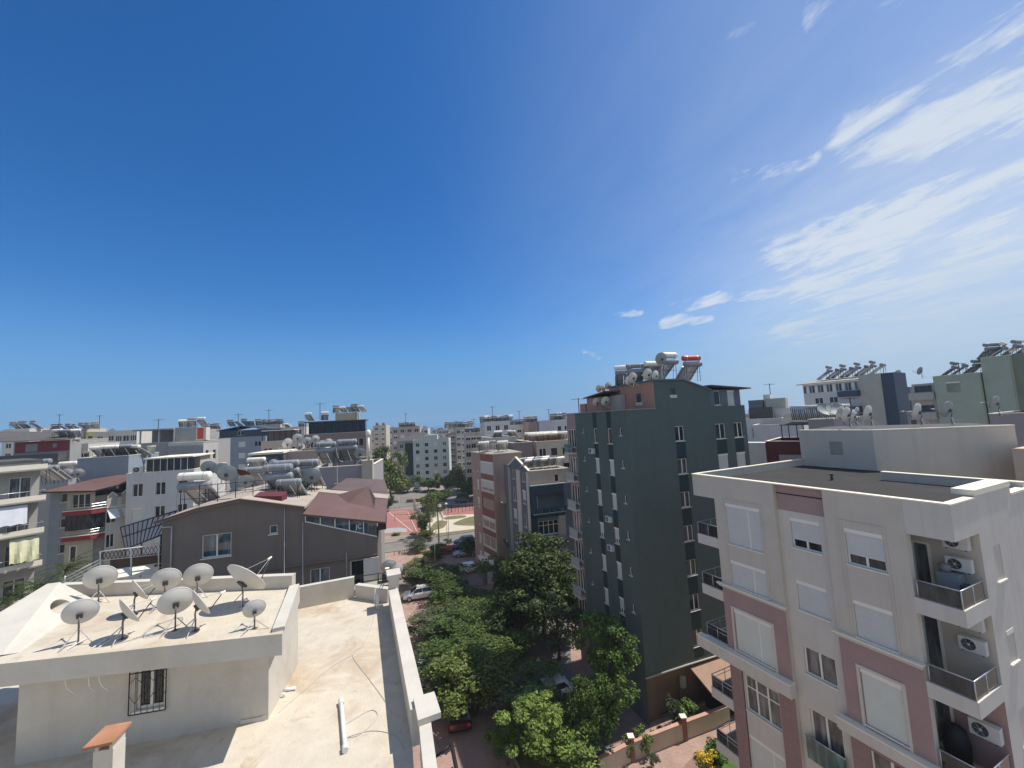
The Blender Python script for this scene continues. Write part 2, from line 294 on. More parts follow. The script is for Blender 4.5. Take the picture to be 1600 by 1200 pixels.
# ------------------------------------------------------------------ mesh builder
class MB:
    def __init__(s): s.v = []; s.f = []; s.mi = []; s.mats = []; s.sm = []
    def m(s, mt):
        if isinstance(mt, str): mt = M[mt]
        if mt not in s.mats: s.mats.append(mt)
        return s.mats.index(mt)
    def face(s, pts, mt, smooth=False):
        i = len(s.v); s.v += [tuple(p) for p in pts]; s.f.append(tuple(range(i, i + len(pts)))); s.mi.append(s.m(mt)); s.sm.append(smooth)
    def prism(s, poly, z0, z1, mt, top=None, bottom=True):
        """poly: plan points counter-clockwise"""
        n = len(poly); i = len(s.v); k = s.m(mt); kt = s.m(top) if top else k
        a = sum(poly[j][0] * poly[(j + 1) % n][1] - poly[(j + 1) % n][0] * poly[j][1] for j in range(n))
        if a < 0: poly = poly[::-1]
        z0s = z0 if isinstance(z0, (list, tuple)) else [z0] * n; z1s = z1 if isinstance(z1, (list, tuple)) else [z1] * n
        if a < 0: z0s = z0s[::-1]; z1s = z1s[::-1]
        s.v += [(p[0], p[1], z) for p, z in zip(poly, z0s)] + [(p[0], p[1], z) for p, z in zip(poly, z1s)]
        for j in range(n):
            s.f.append((i + j, i + (j + 1) % n, i + n + (j + 1) % n, i + n + j)); s.mi.append(k); s.sm.append(False)
        s.f.append(tuple(range(i + n, i + 2 * n))); s.mi.append(kt); s.sm.append(False)
        if bottom: s.f.append(tuple(range(i + n - 1, i - 1, -1))); s.mi.append(k); s.sm.append(False)
    def hexa(s, p, mt):
        """p: 8 points, bottom ring then top ring"""
        i = len(s.v); k = s.m(mt); s.v += [tuple(q) for q in p]
        for f in ((0, 3, 2, 1), (4, 5, 6, 7), (0, 1, 5, 4), (1, 2, 6, 5), (2, 3, 7, 6), (3, 0, 4, 7)):
            s.f.append(tuple(i + q for q in f)); s.mi.append(k); s.sm.append(False)
    def fbox(s, F, s0, s1, t0, t1, z0, z1, mt):
        p = [F.pt(s0, t1, z0), F.pt(s1, t1, z0), F.pt(s1, t0, z0), F.pt(s0, t0, z0), F.pt(s0, t1, z1), F.pt(s1, t1, z1), F.pt(s1, t0, z1), F.pt(s0, t0, z1)]
        s.hexa(p, mt)
    def tube(s, pts, r, mt, n=8, cap=True, r2=None):
        pts = [Vector(p) for p in pts]; i0 = len(s.v); k = s.m(mt); L_ = len(pts)
        for j, p in enumerate(pts):
            d = (pts[min(j + 1, L_ - 1)] - pts[max(j - 1, 0)]).normalized()
            a = Vector((0, 0, 1)) if abs(d.z) < .9 else Vector((1, 0, 0))
            x = d.cross(a).normalized(); y = d.cross(x)
            rr = r if r2 is None else r + (r2 - r) * j / (L_ - 1)
            for q in range(n):
                t = 2 * math.pi * q / n; s.v.append(tuple(p + x * math.cos(t) * rr + y * math.sin(t) * rr))
        for j in range(L_ - 1):
            for q in range(n):
                a_ = i0 + j * n + q; b = i0 + j * n + (q + 1) % n
                s.f.append((a_, b, b + n, a_ + n)); s.mi.append(k); s.sm.append(n > 5)
        if cap:
            s.f.append(tuple(i0 + q for q in range(n - 1, -1, -1))); s.mi.append(k); s.sm.append(False)
            s.f.append(tuple(i0 + (L_ - 1) * n + q for q in range(n))); s.mi.append(k); s.sm.append(False)
    def lathe(s, prof, mt, origin=(0, 0, 0), axis=(0, 0, 1), n=20, smooth=True, squash=1.0):
        o = Vector(origin); d = Vector(axis).normalized(); a = Vector((0, 0, 1)) if abs(d.z) < .95 else Vector((1, 0, 0))
        x = a.cross(d).normalized(); y = d.cross(x); i0 = len(s.v); k = s.m(mt)
        for (r, h) in prof:
            for q in range(n):
                t = 2 * math.pi * q / n; s.v.append(tuple(o + d * h + x * math.cos(t) * r + y * math.sin(t) * r * squash))
        for j in range(len(prof) - 1):
            for q in range(n):
                a_ = i0 + j * n + q; b = i0 + j * n + (q + 1) % n
                s.f.append((a_, b, b + n, a_ + n)); s.mi.append(k); s.sm.append(smooth)
    def build(s, name, parent=None):
        me = bpy.data.meshes.new(name); me.from_pydata(s.v, [], s.f)
        for mt in s.mats: me.materials.append(mt)
        me.polygons.foreach_set('material_index', s.mi); me.polygons.foreach_set('use_smooth', s.sm); me.update()
        o = bpy.data.objects.new(name, me); COL.objects.link(o)
        if parent is not None:
            o.parent = parent
            if parent.get('_o'): pass
            o.matrix_parent_inverse = Matrix.Identity(4)
            # geometry is written in world space: bring it into the parent's space
            Mi = world_of(parent).inverted()
            if Mi != Matrix.Identity(4): me.transform(Mi)
        return o
def world_of(o):
    W = Matrix.Translation(o.location) @ o.rotation_euler.to_matrix().to_4x4()
    s = o.scale
    W = W @ Matrix.Diagonal((s.x, s.y, s.z, 1))
    return world_of(o.parent) @ W if o.parent else W
def tag(o, label=None, cat=None, group=None, kind=None):
    if label: o['label'] = label
    if cat: o['category'] = cat
    if group: o['group'] = group
    if kind: o['kind'] = kind
    return o
def empty(name, loc, label, cat, group=None, rz=0):
    o = bpy.data.objects.new(name, None); COL.objects.link(o); o.location = loc; o.rotation_euler = (0, 0, rz)
    o.empty_display_size = .3
    return tag(o, label, cat, group)
def copy_tree(o, parent=None):
    c = o.copy(); COL.objects.link(c)
    if parent: c.parent = parent
    for ch in list(o.children): copy_tree(ch, c)
    return c
ORD = ['first', 'second', 'third', 'fourth', 'fifth', 'sixth', 'seventh', 'eighth', 'ninth', 'tenth', 'eleventh', 'twelfth', 'thirteenth', 'fourteenth']

class Fr:
    """wall frame: s runs left to right along the wall, t points out of it, z is height"""
    def __init__(f, ox, oy, ang): f.o = (ox, oy); f.a = ang; f.d = (math.cos(R(ang)), math.sin(R(ang))); f.n = (math.sin(R(ang)), -math.cos(R(ang)))
    def xy(f, s, t=0): return (f.o[0] + f.d[0] * s + f.n[0] * t, f.o[1] + f.d[1] * s + f.n[1] * t)
    def pt(f, s, t, z): x, y = f.xy(s, t); return (x, y, z)
    def left(f, D): x, y = f.xy(0, -D); return Fr(x, y, f.a - 90)     # side wall running from the back-left corner to the front-left one
    def right(f, W): x, y = f.xy(W, 0); return Fr(x, y, f.a + 90)
    def sub(f, s, t=0): x, y = f.xy(s, t); return Fr(x, y, f.a)

def wall(mb, F, s0, s1, z0, z1, ops, mt, depth=.14, thick=.25):
    """a wall with real openings and reveals"""
    S = sorted(set([s0, s1] + [o[0] for o in ops] + [o[1] for o in ops])); Z = sorted(set([z0, z1] + [o[2] for o in ops] + [o[3] for o in ops]))
    S = [q for q in S if s0 <= q <= s1]; Z = [q for q in Z if z0 <= q <= z1]
    def inside(s, z):
        return any(o[0] < s < o[1] and o[2] < z < o[3] for o in ops)
    # merge cells per column run
    for i in range(len(S) - 1):
        a, b = S[i], S[i + 1]; run = None
        for j in range(len(Z) - 1):
            c, d = Z[j], Z[j + 1]; ins = inside((a + b) / 2, (c + d) / 2)
            if not ins:
                if run is None: run = [c, d]
                else: run[1] = d
            if ins or j == len(Z) - 2:
                if run: mb.face([F.pt(a, 0, run[0]), F.pt(b, 0, run[0]), F.pt(b, 0, run[1]), F.pt(a, 0, run[1])], mt)
                run = None
    for o in ops:
        a, b, c, d = o[:4]; e = -depth if o[4] != 'deep' else -1.2
        mb.face([F.pt(a, 0, c), F.pt(a, 0, d), F.pt(a, e, d), F.pt(a, e, c)], mt)
        mb.face([F.pt(b, 0, c), F.pt(b, e, c), F.pt(b, e, d), F.pt(b, 0, d)], mt)
        mb.face([F.pt(a, 0, d), F.pt(b, 0, d), F.pt(b, e, d), F.pt(a, e, d)], mt)
        mb.face([F.pt(a, 0, c), F.pt(a, e, c), F.pt(b, e, c), F.pt(b, 0, c)], mt)

def window(par, F, o, near=True, depth=.14, shm='shutter'):
    a, b, c, d, kind = o[:5]
    fr = MB(); e0, e1 = -depth, -depth + .06; w_ = .055
    gl = 'glass'
    if 'c' in kind.split('_')[1:]: gl = 'curtain'
    if 'b' in kind.split('_')[1:]: gl = 'glassblue'
    base = kind.split('_')[0]
    if base == 'deep':
        mb = MB(); mb.face([F.pt(a, -1.2, c), F.pt(b, -1.2, c), F.pt(b, -1.2, d), F.pt(a, -1.2, d)], 'glass'); mb.fbox(F, (a + b) / 2 - .03, (a + b) / 2 + .03, -1.2, -1.15, c, d, 'frame')
        return mb.build('balcony_door', par)
    full = base in ('shut',)
    part = 0.0
    if base == 'half': part = .72
    if base == 'low': part = .35
    n = {'w1': 1, 'w2': 2, 'w3': 3, 'w4': 4, 'w5': 5, 'half': 2, 'low': 2, 'slit': 1, 'shut': 1, 'door': 1}.get(base, 2)
    if base == 'door': e0, e1, w_ = -.1, .02, .09
    if near or base != 'x':
        fr.fbox(F, a, a + w_, e0, e1, c, d, 'frame'); fr.fbox(F, b - w_, b, e0, e1, c, d, 'frame')
        fr.fbox(F, a + w_, b - w_, e0, e1, c, c + w_, 'frame'); fr.fbox(F, a + w_, b - w_, e0, e1, d - w_, d, 'frame')
        for i in range(1, n):
            x = a + (b - a) * i / n; fr.fbox(F, x - .04, x + .04, e0, e1, c + w_, d - w_, 'frame')
        if 't' in kind.split('_')[1:]:
            zt = d - (d - c) * .33
            for i in range(n):
                xa = a + (b - a) * i / n + (.04 if i else w_); xb = a + (b - a) * (i + 1) / n - (.04 if i < n - 1 else w_)
                fr.fbox(F, xa, xb, e0, e1 - .003, zt - .03, zt + .03, 'frame')
    wob = fr.build('window', par)
    pm = MB(); pm.face([F.pt(a + .01, e0 + .02, c + .01), F.pt(b - .01, e0 + .02, c + .01), F.pt(b - .01, e0 + .02, d - .01), F.pt(a + .01, e0 + .02, d - .01)], gl)
    if near: pm.build('pane', wob)
    else:
        me = wob.data; 
        # far windows carry their pane in the same mesh
        bm_v = [tuple(v.co) for v in me.vertices]
        fr2 = MB(); fr2.v = fr.v + pm.v; fr2.f = fr.f + [tuple(i + len(fr.v) for i in f) for f in pm.f]
        fr2.mats = fr.mats[:]; k = fr2.m(gl); fr2.mi = fr.mi + [k] * len(pm.f); fr2.sm = fr.sm + pm.sm
        bpy.data.objects.remove(wob); wob = fr2.build('window', par)
    if full or part:
        zz = c if full else d - (d - c) * part
        sh = MB(); sh.fbox(F, a + .004, b - .004, e1 + .003, e1 + .03, zz, d - .16, shm)
        nsl = int((d - .16 - zz) / .06)
        if near:
            for i in range(nsl):
                z_ = zz + i * .06; sh.fbox(F, a + .01, b - .01, e1 + .031, e1 + .043, z_ + .008, z_ + .052, shm)
        sh.fbox(F, a + .003, b - .003, e1 + .002, e1 + .09, d - .16, d - .002, 'frame')
        if near and full and b - a > 1.7: sh.fbox(F, a + (b - a) * .66 - .03, a + (b - a) * .66 + .03, e1 + .034, e1 + .05, zz, d - .16, 'frame')
        sh.build('shutter', wob)
    if near:
        si = MB(); si.fbox(F, a - .05, b + .05, -.02, .06, c - .05, c - .003, 'frame'); si.build('sill', wob)
    return wob

class Bld:
    def __init__(s, name, label, F, cat='building', group=None, near=True, base=G):
        s.root = empty(name, F.pt(0, 0, base), label, cat, group); s.w = MB(); s.near = near; s.base = base; s.nm = 'wall'
    def wall(s, F, s0, s1, z0, z1, ops=(), mt='white', shm='shutter', depth=.14):
        ops = [o for o in ops]
        wall(s.w, F, s0, s1, z0, z1, ops, mt, depth)
        for o in ops:
            if o[4] == 'hole': continue
            window(s.root, F, o, s.near, depth, shm)
    def box(s, name, F, s0, s1, t0, t1, z0, z1, mt, parent=None):
        mb = MB(); mb.fbox(F, s0, s1, t0, t1, z0, z1, mt); return mb.build(name, parent or s.root)
    def done(s): 
        o = s.w.build('wall', s.root); return s.root

def grid(s_list, w_, ztop, n, storey, h, kinds):
    """rows x columns of openings"""
    ops = []
    for i in range(n):
        for j, sc in enumerate(s_list):
            k = kinds[(i * 7 + j * 3 + i * j) % len(kinds)]
            ops.append((sc - w_ / 2, sc + w_ / 2, ztop - i * storey - h, ztop - i * storey, k))
    return ops

def flat_roof(B, F, W, D, z, ph=.5, th=.2, wm='white', roofm='roofgrey', cop='coping', co=.04):
    """roof sheet, parapet and coping over a W x D block whose parapet top is z"""
    r = MB(); r.fbox(F, th, W - th, -D + th, -th, z - ph - .1, z - ph, roofm); r.build('roof', B.root)
    p = MB()
    p.fbox(F, 0, W, -th, 0, z - ph, z - .05, wm); p.fbox(F, 0, W, -D, -D + th, z - ph, z - .05, wm)
    p.fbox(F, 0, th, -D + th, -th, z - ph, z - .05, wm); p.fbox(F, W - th, W, -D + th, -th, z - ph, z - .05, wm)
    c = co
    p.fbox(F, -c, W + c, -th - c, c, z - .05, z, cop); p.fbox(F, -c, W + c, -D - c, -D + th + c, z - .05, z, cop)
    p.fbox(F, -c, th + c, -D + th + c, -th - c, z - .05, z, cop); p.fbox(F, W - th - c, W + c, -D + th + c, -th - c, z - .05, z, cop)
    p.build('parapet', B.root)

def block(B, F, W, D, z0, z1, front=(), left=(), right=(), wm='white', ph=.5, roofm='roofgrey', shm='shutter', wml=None, wmr=None, cop='coping'):
    B.wall(F, 0, W, z0, z1 - ph, front, wm, shm); B.wall(F.left(D), 0, D, z0, z1 - ph, left, wml or wm, shm); B.wall(F.right(W), 0, D, z0, z1 - ph, right, wmr or wm, shm)
    x, y = F.xy(W, -D); B.wall(Fr(x, y, F.a + 180), 0, W, z0, z1 - ph, (), wm)
    flat_roof(B, F, W, D, z1, ph, .18, wm, roofm, cop)

# ------------------------------------------------------------------ rooftop equipment
def heater_proto(kind, tankm='tankwhite', tank2m=None, panels=2, metal='black', wscale=1.0):
    """collectors slope up from +Y to the tank at the back (-Y)"""
    r = bpy.data.objects.new('solar_water_heater', None); COL.objects.link(r); r.location = (0, 0, 0)
    W = 1.95 * wscale; zt = 1.75; rr = .27
    if kind == 'high': zt = 2.35
    fr = MB()
    for x in (-W * .38, W * .38):
        fr.tube([(x, -.25, 0), (x, -.25, zt - rr)], .025, metal, 5); fr.tube([(x, .25, 0), (x, -.05, zt - rr - .02)], .02, metal, 5)
        fr.tube([(x, 1.55, 0), (x, 1.55, .3)], .02, metal, 5); fr.tube([(x, 1.55, .28), (x, 0.05, 1.45)], .02, metal, 5)
    fr.tube([(-W * .38, -.25, .9), (W * .38, -.25, .9)], .018, metal, 5)
    fr.build('support_frame', r)
    t = MB(); ax = Vector((1, 0, 0)); prof = [(0, 0), (rr * .7, .0), (rr * .95, .05), (rr, .12), (rr, W - .12), (rr * .95, W - .05), (rr * .7, W), (0, W)]
    t.lathe(prof, tankm, (-W / 2, -.12, zt), (1, 0, 0), 14); to = t.build('hot_water_tank', r)
    for x in (-W * .3, W * .3):
        b = MB(); b.lathe([(rr + .008, 0), (rr + .008, .05)], 'alu', (x, -.12, zt), (1, 0, 0), 14); b.build('strap', to)
    if tank2m:
        t = MB(); z2 = zt - .62; t.lathe(prof, tank2m, (-W / 2 + .05, -.2, z2), (1, 0, 0), 14); t.build('cold_water_tank', r)
    for i in range(panels):
        pw = W / panels; x0 = -W / 2 + i * pw + .03; x1 = x0 + pw - .06
        p = MB(); a = Vector((0, 1.65, .25)); c = Vector((0, .05, 1.5)); nrm = Vector((0, .62, .79)) * .09
        q = [Vector((x0, 0, 0)) + a, Vector((x1, 0, 0)) + a, Vector((x1, 0, 0)) + c, Vector((x0, 0, 0)) + c]
        p.hexa(q + [k + nrm for k in q], 'alu'); co = p.build('collector', r)
        g = MB(); m_ = nrm * 1.04
        def ip(uu, vv): return Vector((x0 + (x1 - x0) * uu, 0, 0)) + a * (1 - vv) + c * vv + m_
        g.face([ip(.05, .03), ip(.95, .03), ip(.95, .97), ip(.05, .97)], 'panel'); g.build('collector_glass', co)
    pp = MB(); pp.tube([(W / 2 - .1, -.1, zt - rr), (W / 2 - .05, -.2, zt - .7), (W / 2 - .02, .1, 1.5)], .022, 'cable', 5, False); pp.build('pipe', r); pp = MB()
    pp.tube([(-W / 2 + .1, -.3, zt - rr), (-W / 2 + .05, -.35, .5), (-W / 2 + .3, -.4, 0.02)], .018, 'cable', 5, False); pp.build('pipe', r)
    return r
def dish_proto(rad=.5, az=90, el=38, h=.75, mt='dish', detail=True, tripod=True, sq=.94):
    r = bpy.data.objects.new('satellite_dish', None); COL.objects.link(r)
    d = Vector((math.cos(R(az)) * math.cos(R(el)), math.sin(R(az)) * math.cos(R(el)), math.sin(R(el))))
    c = Vector((0, 0, h)) + Vector((d.x, d.y, 0)) * .12
    n = 28 if detail else 14
    prof = []
    for i in range(9):
        q = i / 8 * rad; prof.append((q, -.16 * rad * 2 * (1 - (q / rad) ** 2) * .8))
    prof = prof + [(rad * 1.012, .0), (rad * 1.012, .025), (rad * .985, .028)] + [(q, z + .03) for q, z in reversed(prof)]
    m_ = MB(); m_.lathe(prof, mt, c, d, n, True, sq); ro = m_.build('reflector', r)
    side = d.cross(Vector((0, 0, 1))).normalized(); up = side.cross(d)
    back = c - d * .16 * rad * 1.6
    b = MB()
    bt = back - d * .02 - up * .05
    q = [bt + side * sx * .11 * rad * 1.5 + up * uz * .12 * rad * 1.5 + d * dd * .7 for (sx, uz, dd) in ((-1, -1, -.05), (1, -1, -.05), (1, -1, .04), (-1, -1, .04), (-1, 1, -.05), (1, 1, -.05), (1, 1, .04), (-1, 1, .04))]
    b.hexa(q, 'darkmetal'); foot = Vector((0, 0, max(.25, h - .45)))
    b.tube([bt, bt - up * .14 - d * .1, foot], .022, 'polegrey', 7); b.build('bracket', r)
    p = MB(); p.tube([(0, 0, 0), (0, 0, max(.3, h - .4))], .02, 'polegrey', 7)
    p.fbox(Fr(0, 0, 0), -.07, .07, -.07, .07, 0, .012, 'polegrey'); p.build('pole', r)
    if tripod:
        for k in range(2):
            a = R(az + 180 + (50 if k else -50)); l = MB(); l.tube([(0, 0, h * .5), (math.cos(a) * .42, math.sin(a) * .42, 0.01)], .014, 'cable', 5); l.build('brace', r)
    f = MB(); tip = c + d * rad * 1.25 - up * rad * .35
    f.tube([c - up * rad * sq * .97, tip], .014, 'darkmetal', 6)
    f.tube([c + side * rad * .7 + up * rad * .1, tip], .007, 'cable', 4, False); f.tube([c - side * rad * .7 + up * rad * .1, tip], .007, 'cable', 4, False)
    fo = f.build('feed_arm', r)
    l = MB(); l.lathe([(0, -.06), (.03, -.06), (.03, .03), (.045, .04), (.045, .07), (0, .07)], 'tankwhite', tip, (c - tip), 10); l.build('receiver_head', fo)
    return r
P_H1 = heater_proto('low'); P_H2 = heater_proto('high', 'galv', 'galv'); P_H3 = heater_proto('high', 'tankwhite', 'galv'); P_H4 = heater_proto('low', 'galv')
P_HR = heater_proto('high', 'redpaint', 'galv')
USED = set()
def place(proto, loc, rz, label, cat, group=None, s=1.0):
    """the first use moves the prototype itself, later ones copy it"""
    if proto.name in USED: o = copy_tree(proto)
    else: o = proto; USED.add(proto.name)
    o.location = loc; o.rotation_euler = (0, 0, R(rz)); o.scale = (s, s, s)
    tag(o, label, cat, group); return o
SOUTH = 98.0     # the direction collectors and dishes look (from +X)
def heater(proto, loc, label, rz=None, s=1.0, group='rooftop solar water heaters'):
    return place(proto, loc, (SOUTH - 90) if rz is None else rz, label, 'water heater', group, s)
FD = [dish_proto(.5, SOUTH + 18, 16, .8, 'dish', False), dish_proto(.5, SOUTH + 10, 18, .9, 'dishgrey', False), dish_proto(.45, SOUTH + 32, 15, .7, 'dish', False)]
def fdish(i, loc, label, s=1.0, rz=0): return place(FD[i], loc, rz, label, 'satellite dish', 'rooftop satellite dishes', s)
def ac_proto():
    r = bpy.data.objects.new('air_conditioner', None); COL.objects.link(r); F0 = Fr(0, 0, 0)
    b = MB(); b.fbox(F0, -.4, .4, 0, .28, 0, .55, 'acw'); b.build('casing', r)
    f = MB(); f.lathe([(.22, 0), (.22, .012), (.19, .014), (.185, .004), (0, .004)], 'darkmetal', (-.1, -.28, .28), (0, -1, 0), 20)
    for k in range(6):
        a = k * math.pi / 3; f.tube([(-.1, -.297, .28), (-.1 + .2 * math.cos(a), -.297, .28 + .2 * math.sin(a))], .005, 'alu', 4, False)
    f.lathe([(.05, .0), (.05, .03), (0, .03)], 'alu', (-.1, -.28, .28), (0, -1, 0), 10); f.build('fan_grille', r)
    br = MB()
    for x in (-.3, .3): br.fbox(F0, x - .02, x + .02, -.02, .3, -.04, -.003, 'darkmetal')
    br.build('wall_bracket', r); return r
P_AC = ac_proto()
def ac(F, s, t, z, label, sc=1.0):
    return place(P_AC, F.pt(s, t, z), F.a, label, 'air conditioner', 'outdoor air conditioner units', sc)

# ------------------------------------------------------------------ cars
def paint(name, col):
    mt = mat(name, col, .28, .02, 1, spec=.6); mt.node_tree.nodes['Principled BSDF'].inputs['Coat Weight'].default_value = .6; return mt
def car(name, label, loc, rz, pm, kind='hatch', s=1.0):
    """length along +X (front), about 4.2 m"""
    r = empty(name, (0, 0, 0), label, 'car', 'cars parked along the street')
    Lh = 2.1
    prof = {'hatch': [(-2.05, .55, .95), (-1.95, .35, 1.0), (-1.5, .28, 1.02), (-.6, .24, 1.0), (.5, .24, .98), (1.1, .26, .92), (1.7, .28, .82), (1.98, .34, .7), (2.1, .42, .58)],
            'suv': [(-2.15, .6, 1.05), (-2.05, .4, 1.12), (-1.5, .35, 1.12), (-.6, .3, 1.1), (.5, .3, 1.1), (1.1, .32, 1.05), (1.8, .34, .98), (2.1, .4, .85), (2.2, .5, .65)],
            'sedan': [(-2.2, .55, .88), (-2.1, .36, .95), (-1.5, .28, .97), (-.6, .24, .95), (.5, .24, .93), (1.2, .26, .88), (1.8, .28, .78), (2.1, .34, .66), (2.25, .42, .55)]}[kind]
    roof = {'hatch': (1.47, -1.85, -1.35, .35, 1.15), 'suv': (1.68, -2.0, -1.6, .35, 1.1), 'sedan': (1.43, -1.6, -.95, .3, 1.1)}[kind]
    b = MB(); b.v = []; ring = []
    k = b.m(pm); hw0 = .88
    def hw(x): return hw0 * (1 - .12 * max(0, abs(x) - 1.4) ** 2)
    for (x, zb, zt) in prof:
        h = hw(x); pts = [(x, -h * .9, zb), (x, -h, zb + .15), (x, -h, (zb + zt) / 2 + .05), (x, -h * .97, zt - .05), (x, -h * .88, zt), (x, 0, zt + .03), (x, h * .88, zt), (x, h * .97, zt - .05), (x, h, (zb + zt) / 2 + .05), (x, h, zb + .15), (x, h * .9, zb)]
        ring.append(len(b.v)); b.v += pts
    n = 11
    for i in range(len(ring) - 1):
        for j in range(n - 1):
            b.f.append((ring[i] + j, ring[i] + j + 1, ring[i + 1] + j + 1, ring[i + 1] + j)); b.mi.append(k); b.sm.append(True)
        b.f.append((ring[i] + n - 1, ring[i], ring[i + 1], ring[i + 1] + n - 1)); b.mi.append(b.m('black')); b.sm.append(False)
    b.f.append(tuple(ring[0] + j for j in range(n))); b.mi.append(k); b.sm.append(False)
    b.f.append(tuple(ring[-1] + j for j in range(n - 1, -1, -1))); b.mi.append(k); b.sm.append(False)
    b.build('body', r)
    zr, xa, xb, xc, xd = roof; zb = prof[4][2] - .02; wt = .62; wb = .82
    g = MB(); base = [(xa, -wb, zb), (xd, -wb, zb - .03), (xd, wb, zb - .03), (xa, wb, zb)]; top = [(xb, -wt, zr - .05), (xc, -wt, zr - .05), (xc, wt, zr - .05), (xb, wt, zr - .05)]
    g.hexa(base + top, 'glass'); g.build('windows', r)
    t = MB(); t.hexa([(xb - .08, -wt - .02, zr - .07), (xc + .06, -wt - .02, zr - .07), (xc + .06, wt + .02, zr - .07), (xb - .08, wt + .02, zr - .07), (xb, -wt + .08, zr), (xc - .1, -wt + .08, zr), (xc - .1, wt - .08, zr), (xb, wt - .08, zr)], pm)
    for sgn in (-1, 1):
        for (x0, x1) in ((xa + .02, xb - .02), (-.35, -.3), (xd - .03, xc + .02)):
            t.tube([(x0, sgn * (wb + .005), zb), (x1, sgn * (wt + .012), zr - .06)], .035, pm, 5)
    t.build('roof', r)
    for x in (-1.32, 1.32):
        for y in (-1, 1):
            wv = MB(); wv.lathe([(.2, -.1), (.3, -.11), (.32, -.06), (.32, .06), (.3, .11), (.2, .1)], 'rubber', (x, y * .8, .32), (0, y, 0), 18); wo = wv.build('wheel', r)
            rv = MB(); rv.lathe([(0, .085), (.06, .09), (.18, .08), (.2, .1)], 'metal', (x, y * .8, .32), (0, y, 0), 14); rv.build('rim', wo)
    for y in (-1, 1):
        h = MB(); xf = prof[-2][0]; h.hexa([(xf - .1, y * .56 - .16, .6), (xf + .1, y * .56 - .16, .58), (xf + .04, y * .56 + .16, .58), (xf - .16, y * .56 + .16, .6), (xf - .12, y * .56 - .16, .74), (xf + .06, y * .56 - .16, .70), (xf, y * .56 + .16, .70), (xf - .18, y * .56 + .16, .74)], 'alu'); h.build('headlight', r)
        h = MB(); xr = prof[0][0]; h.hexa([(xr - .02, y * .66 - .12, .72), (xr + .1, y * .66 - .12, .72), (xr + .1, y * .66 + .12, .72), (xr - .02, y * .66 + .12, .72), (xr - .02, y * .66 - .12, .9), (xr + .1, y * .66 - .12, .9), (xr + .1, y * .66 + .12, .9), (xr - .02, y * .66 + .12, .9)], 'redpaint'); h.build('tail_light', r)
        mi = MB(); mi.hexa([(.72, y * .9, .98), (.86, y * .9, .98), (.86, y * 1.06, .98), (.72, y * 1.06, .98), (.72, y * .9, 1.1), (.86, y * .9, 1.1), (.86, y * 1.06, 1.1), (.72, y * 1.06, 1.1)], pm); mi.build('mirror', r)
    r.location = loc; r.rotation_euler = (0, 0, R(rz)); r.scale = (s, s, s)
    return r

# ------------------------------------------------------------------ plants
def leaf_clump(mb, c, rad, n, size, k, rnd, flat=.8):
    for _ in range(n):
        while True:
            p = Vector((rnd.uniform(-1, 1), rnd.uniform(-1, 1), rnd.uniform(-1, 1)))
            if p.length <= 1: break
        q = p.normalized() * (p.length ** .6) * rad; q.z *= flat; o = c + q
        nn = (p.normalized() + Vector((rnd.gauss(0, .6), rnd.gauss(0, .6), rnd.gauss(.3, .6)))).normalized()
        a = nn.cross(Vector((rnd.gauss(0, 1), rnd.gauss(0, 1), rnd.gauss(0, 1)))).normalized(); b = nn.cross(a)
        s = size * rnd.uniform(.7, 1.4); i = len(mb.v)
        mb.v += [tuple(o - a * s), tuple(o + b * s * .55), tuple(o + a * s), tuple(o - b * s * .55)]
        mb.f.append((i, i + 1, i + 2, i + 3)); mb.mi.append(k); mb.sm.append(False)
def tree_proto(seed, H=9.0, rc=3.2, hc=6.5, leaf='mid', nclump=60, nleaf=120, lsize=.12, shape='round', trunk_r=.17, gap=.25, csz=.8, name='leafy_tree'):
    rnd = random.Random(seed); r = bpy.data.objects.new(name, None); COL.objects.link(r)
    t = MB(); c = MB(); k = c.m(LM[leaf])
    zc = H - hc / 2; base = H - hc
    lean = Vector((rnd.uniform(-.4, .4), rnd.uniform(-.4, .4), 0))
    t.tube([(0, 0, 0), Vector((0, 0, max(.6, base) * .5)) + lean * .3, Vector((0, 0, max(1.0, base))) + lean, Vector((0, 0, zc)) + lean * 1.2], trunk_r, 'bark', 9, True, trunk_r * .45)
    lobes = [(Vector((rnd.uniform(-.5, .5) * rc, rnd.uniform(-.5, .5) * rc, zc + rnd.uniform(-.3, .35) * hc)), rnd.uniform(.42, .68)) for _ in range(7)]
    done_ = 0; tries = 0
    while done_ < nclump and tries < 4000:
        tries += 1
        ce, f = lobes[rnd.randrange(len(lobes))]
        d = Vector((rnd.gauss(0, 1), rnd.gauss(0, 1), rnd.gauss(0, 1))).normalized(); q = rnd.uniform(.55, 1.0)
        p = ce + Vector((d.x * rc * f * q, d.y * rc * f * q, d.z * hc * .5 * f * q))
        if shape == 'cone' and math.hypot(p.x, p.y) > rc * max(.12, (H - p.z) / hc): continue
        if p.z < base - .3 or p.z > H + .2: continue
        cs = csz * rnd.uniform(.55, 1.15)
        leaf_clump(c, p, cs, int(nleaf * rnd.uniform(.6, 1.3)), lsize, k, rnd); done_ += 1
        if done_ % 4 == 0:
            mid = Vector((p.x * .45, p.y * .45, base + (p.z - base) * .55)) + lean * .5
            st = Vector((0, 0, max(.8, base) + rnd.uniform(0, .3) * hc)) + lean
            t.tube([st, mid, p], trunk_r * .35, 'bark', 5, False, .02)
    t.build('trunk', r); c.build('crown', r)
    return r
TREES = {}
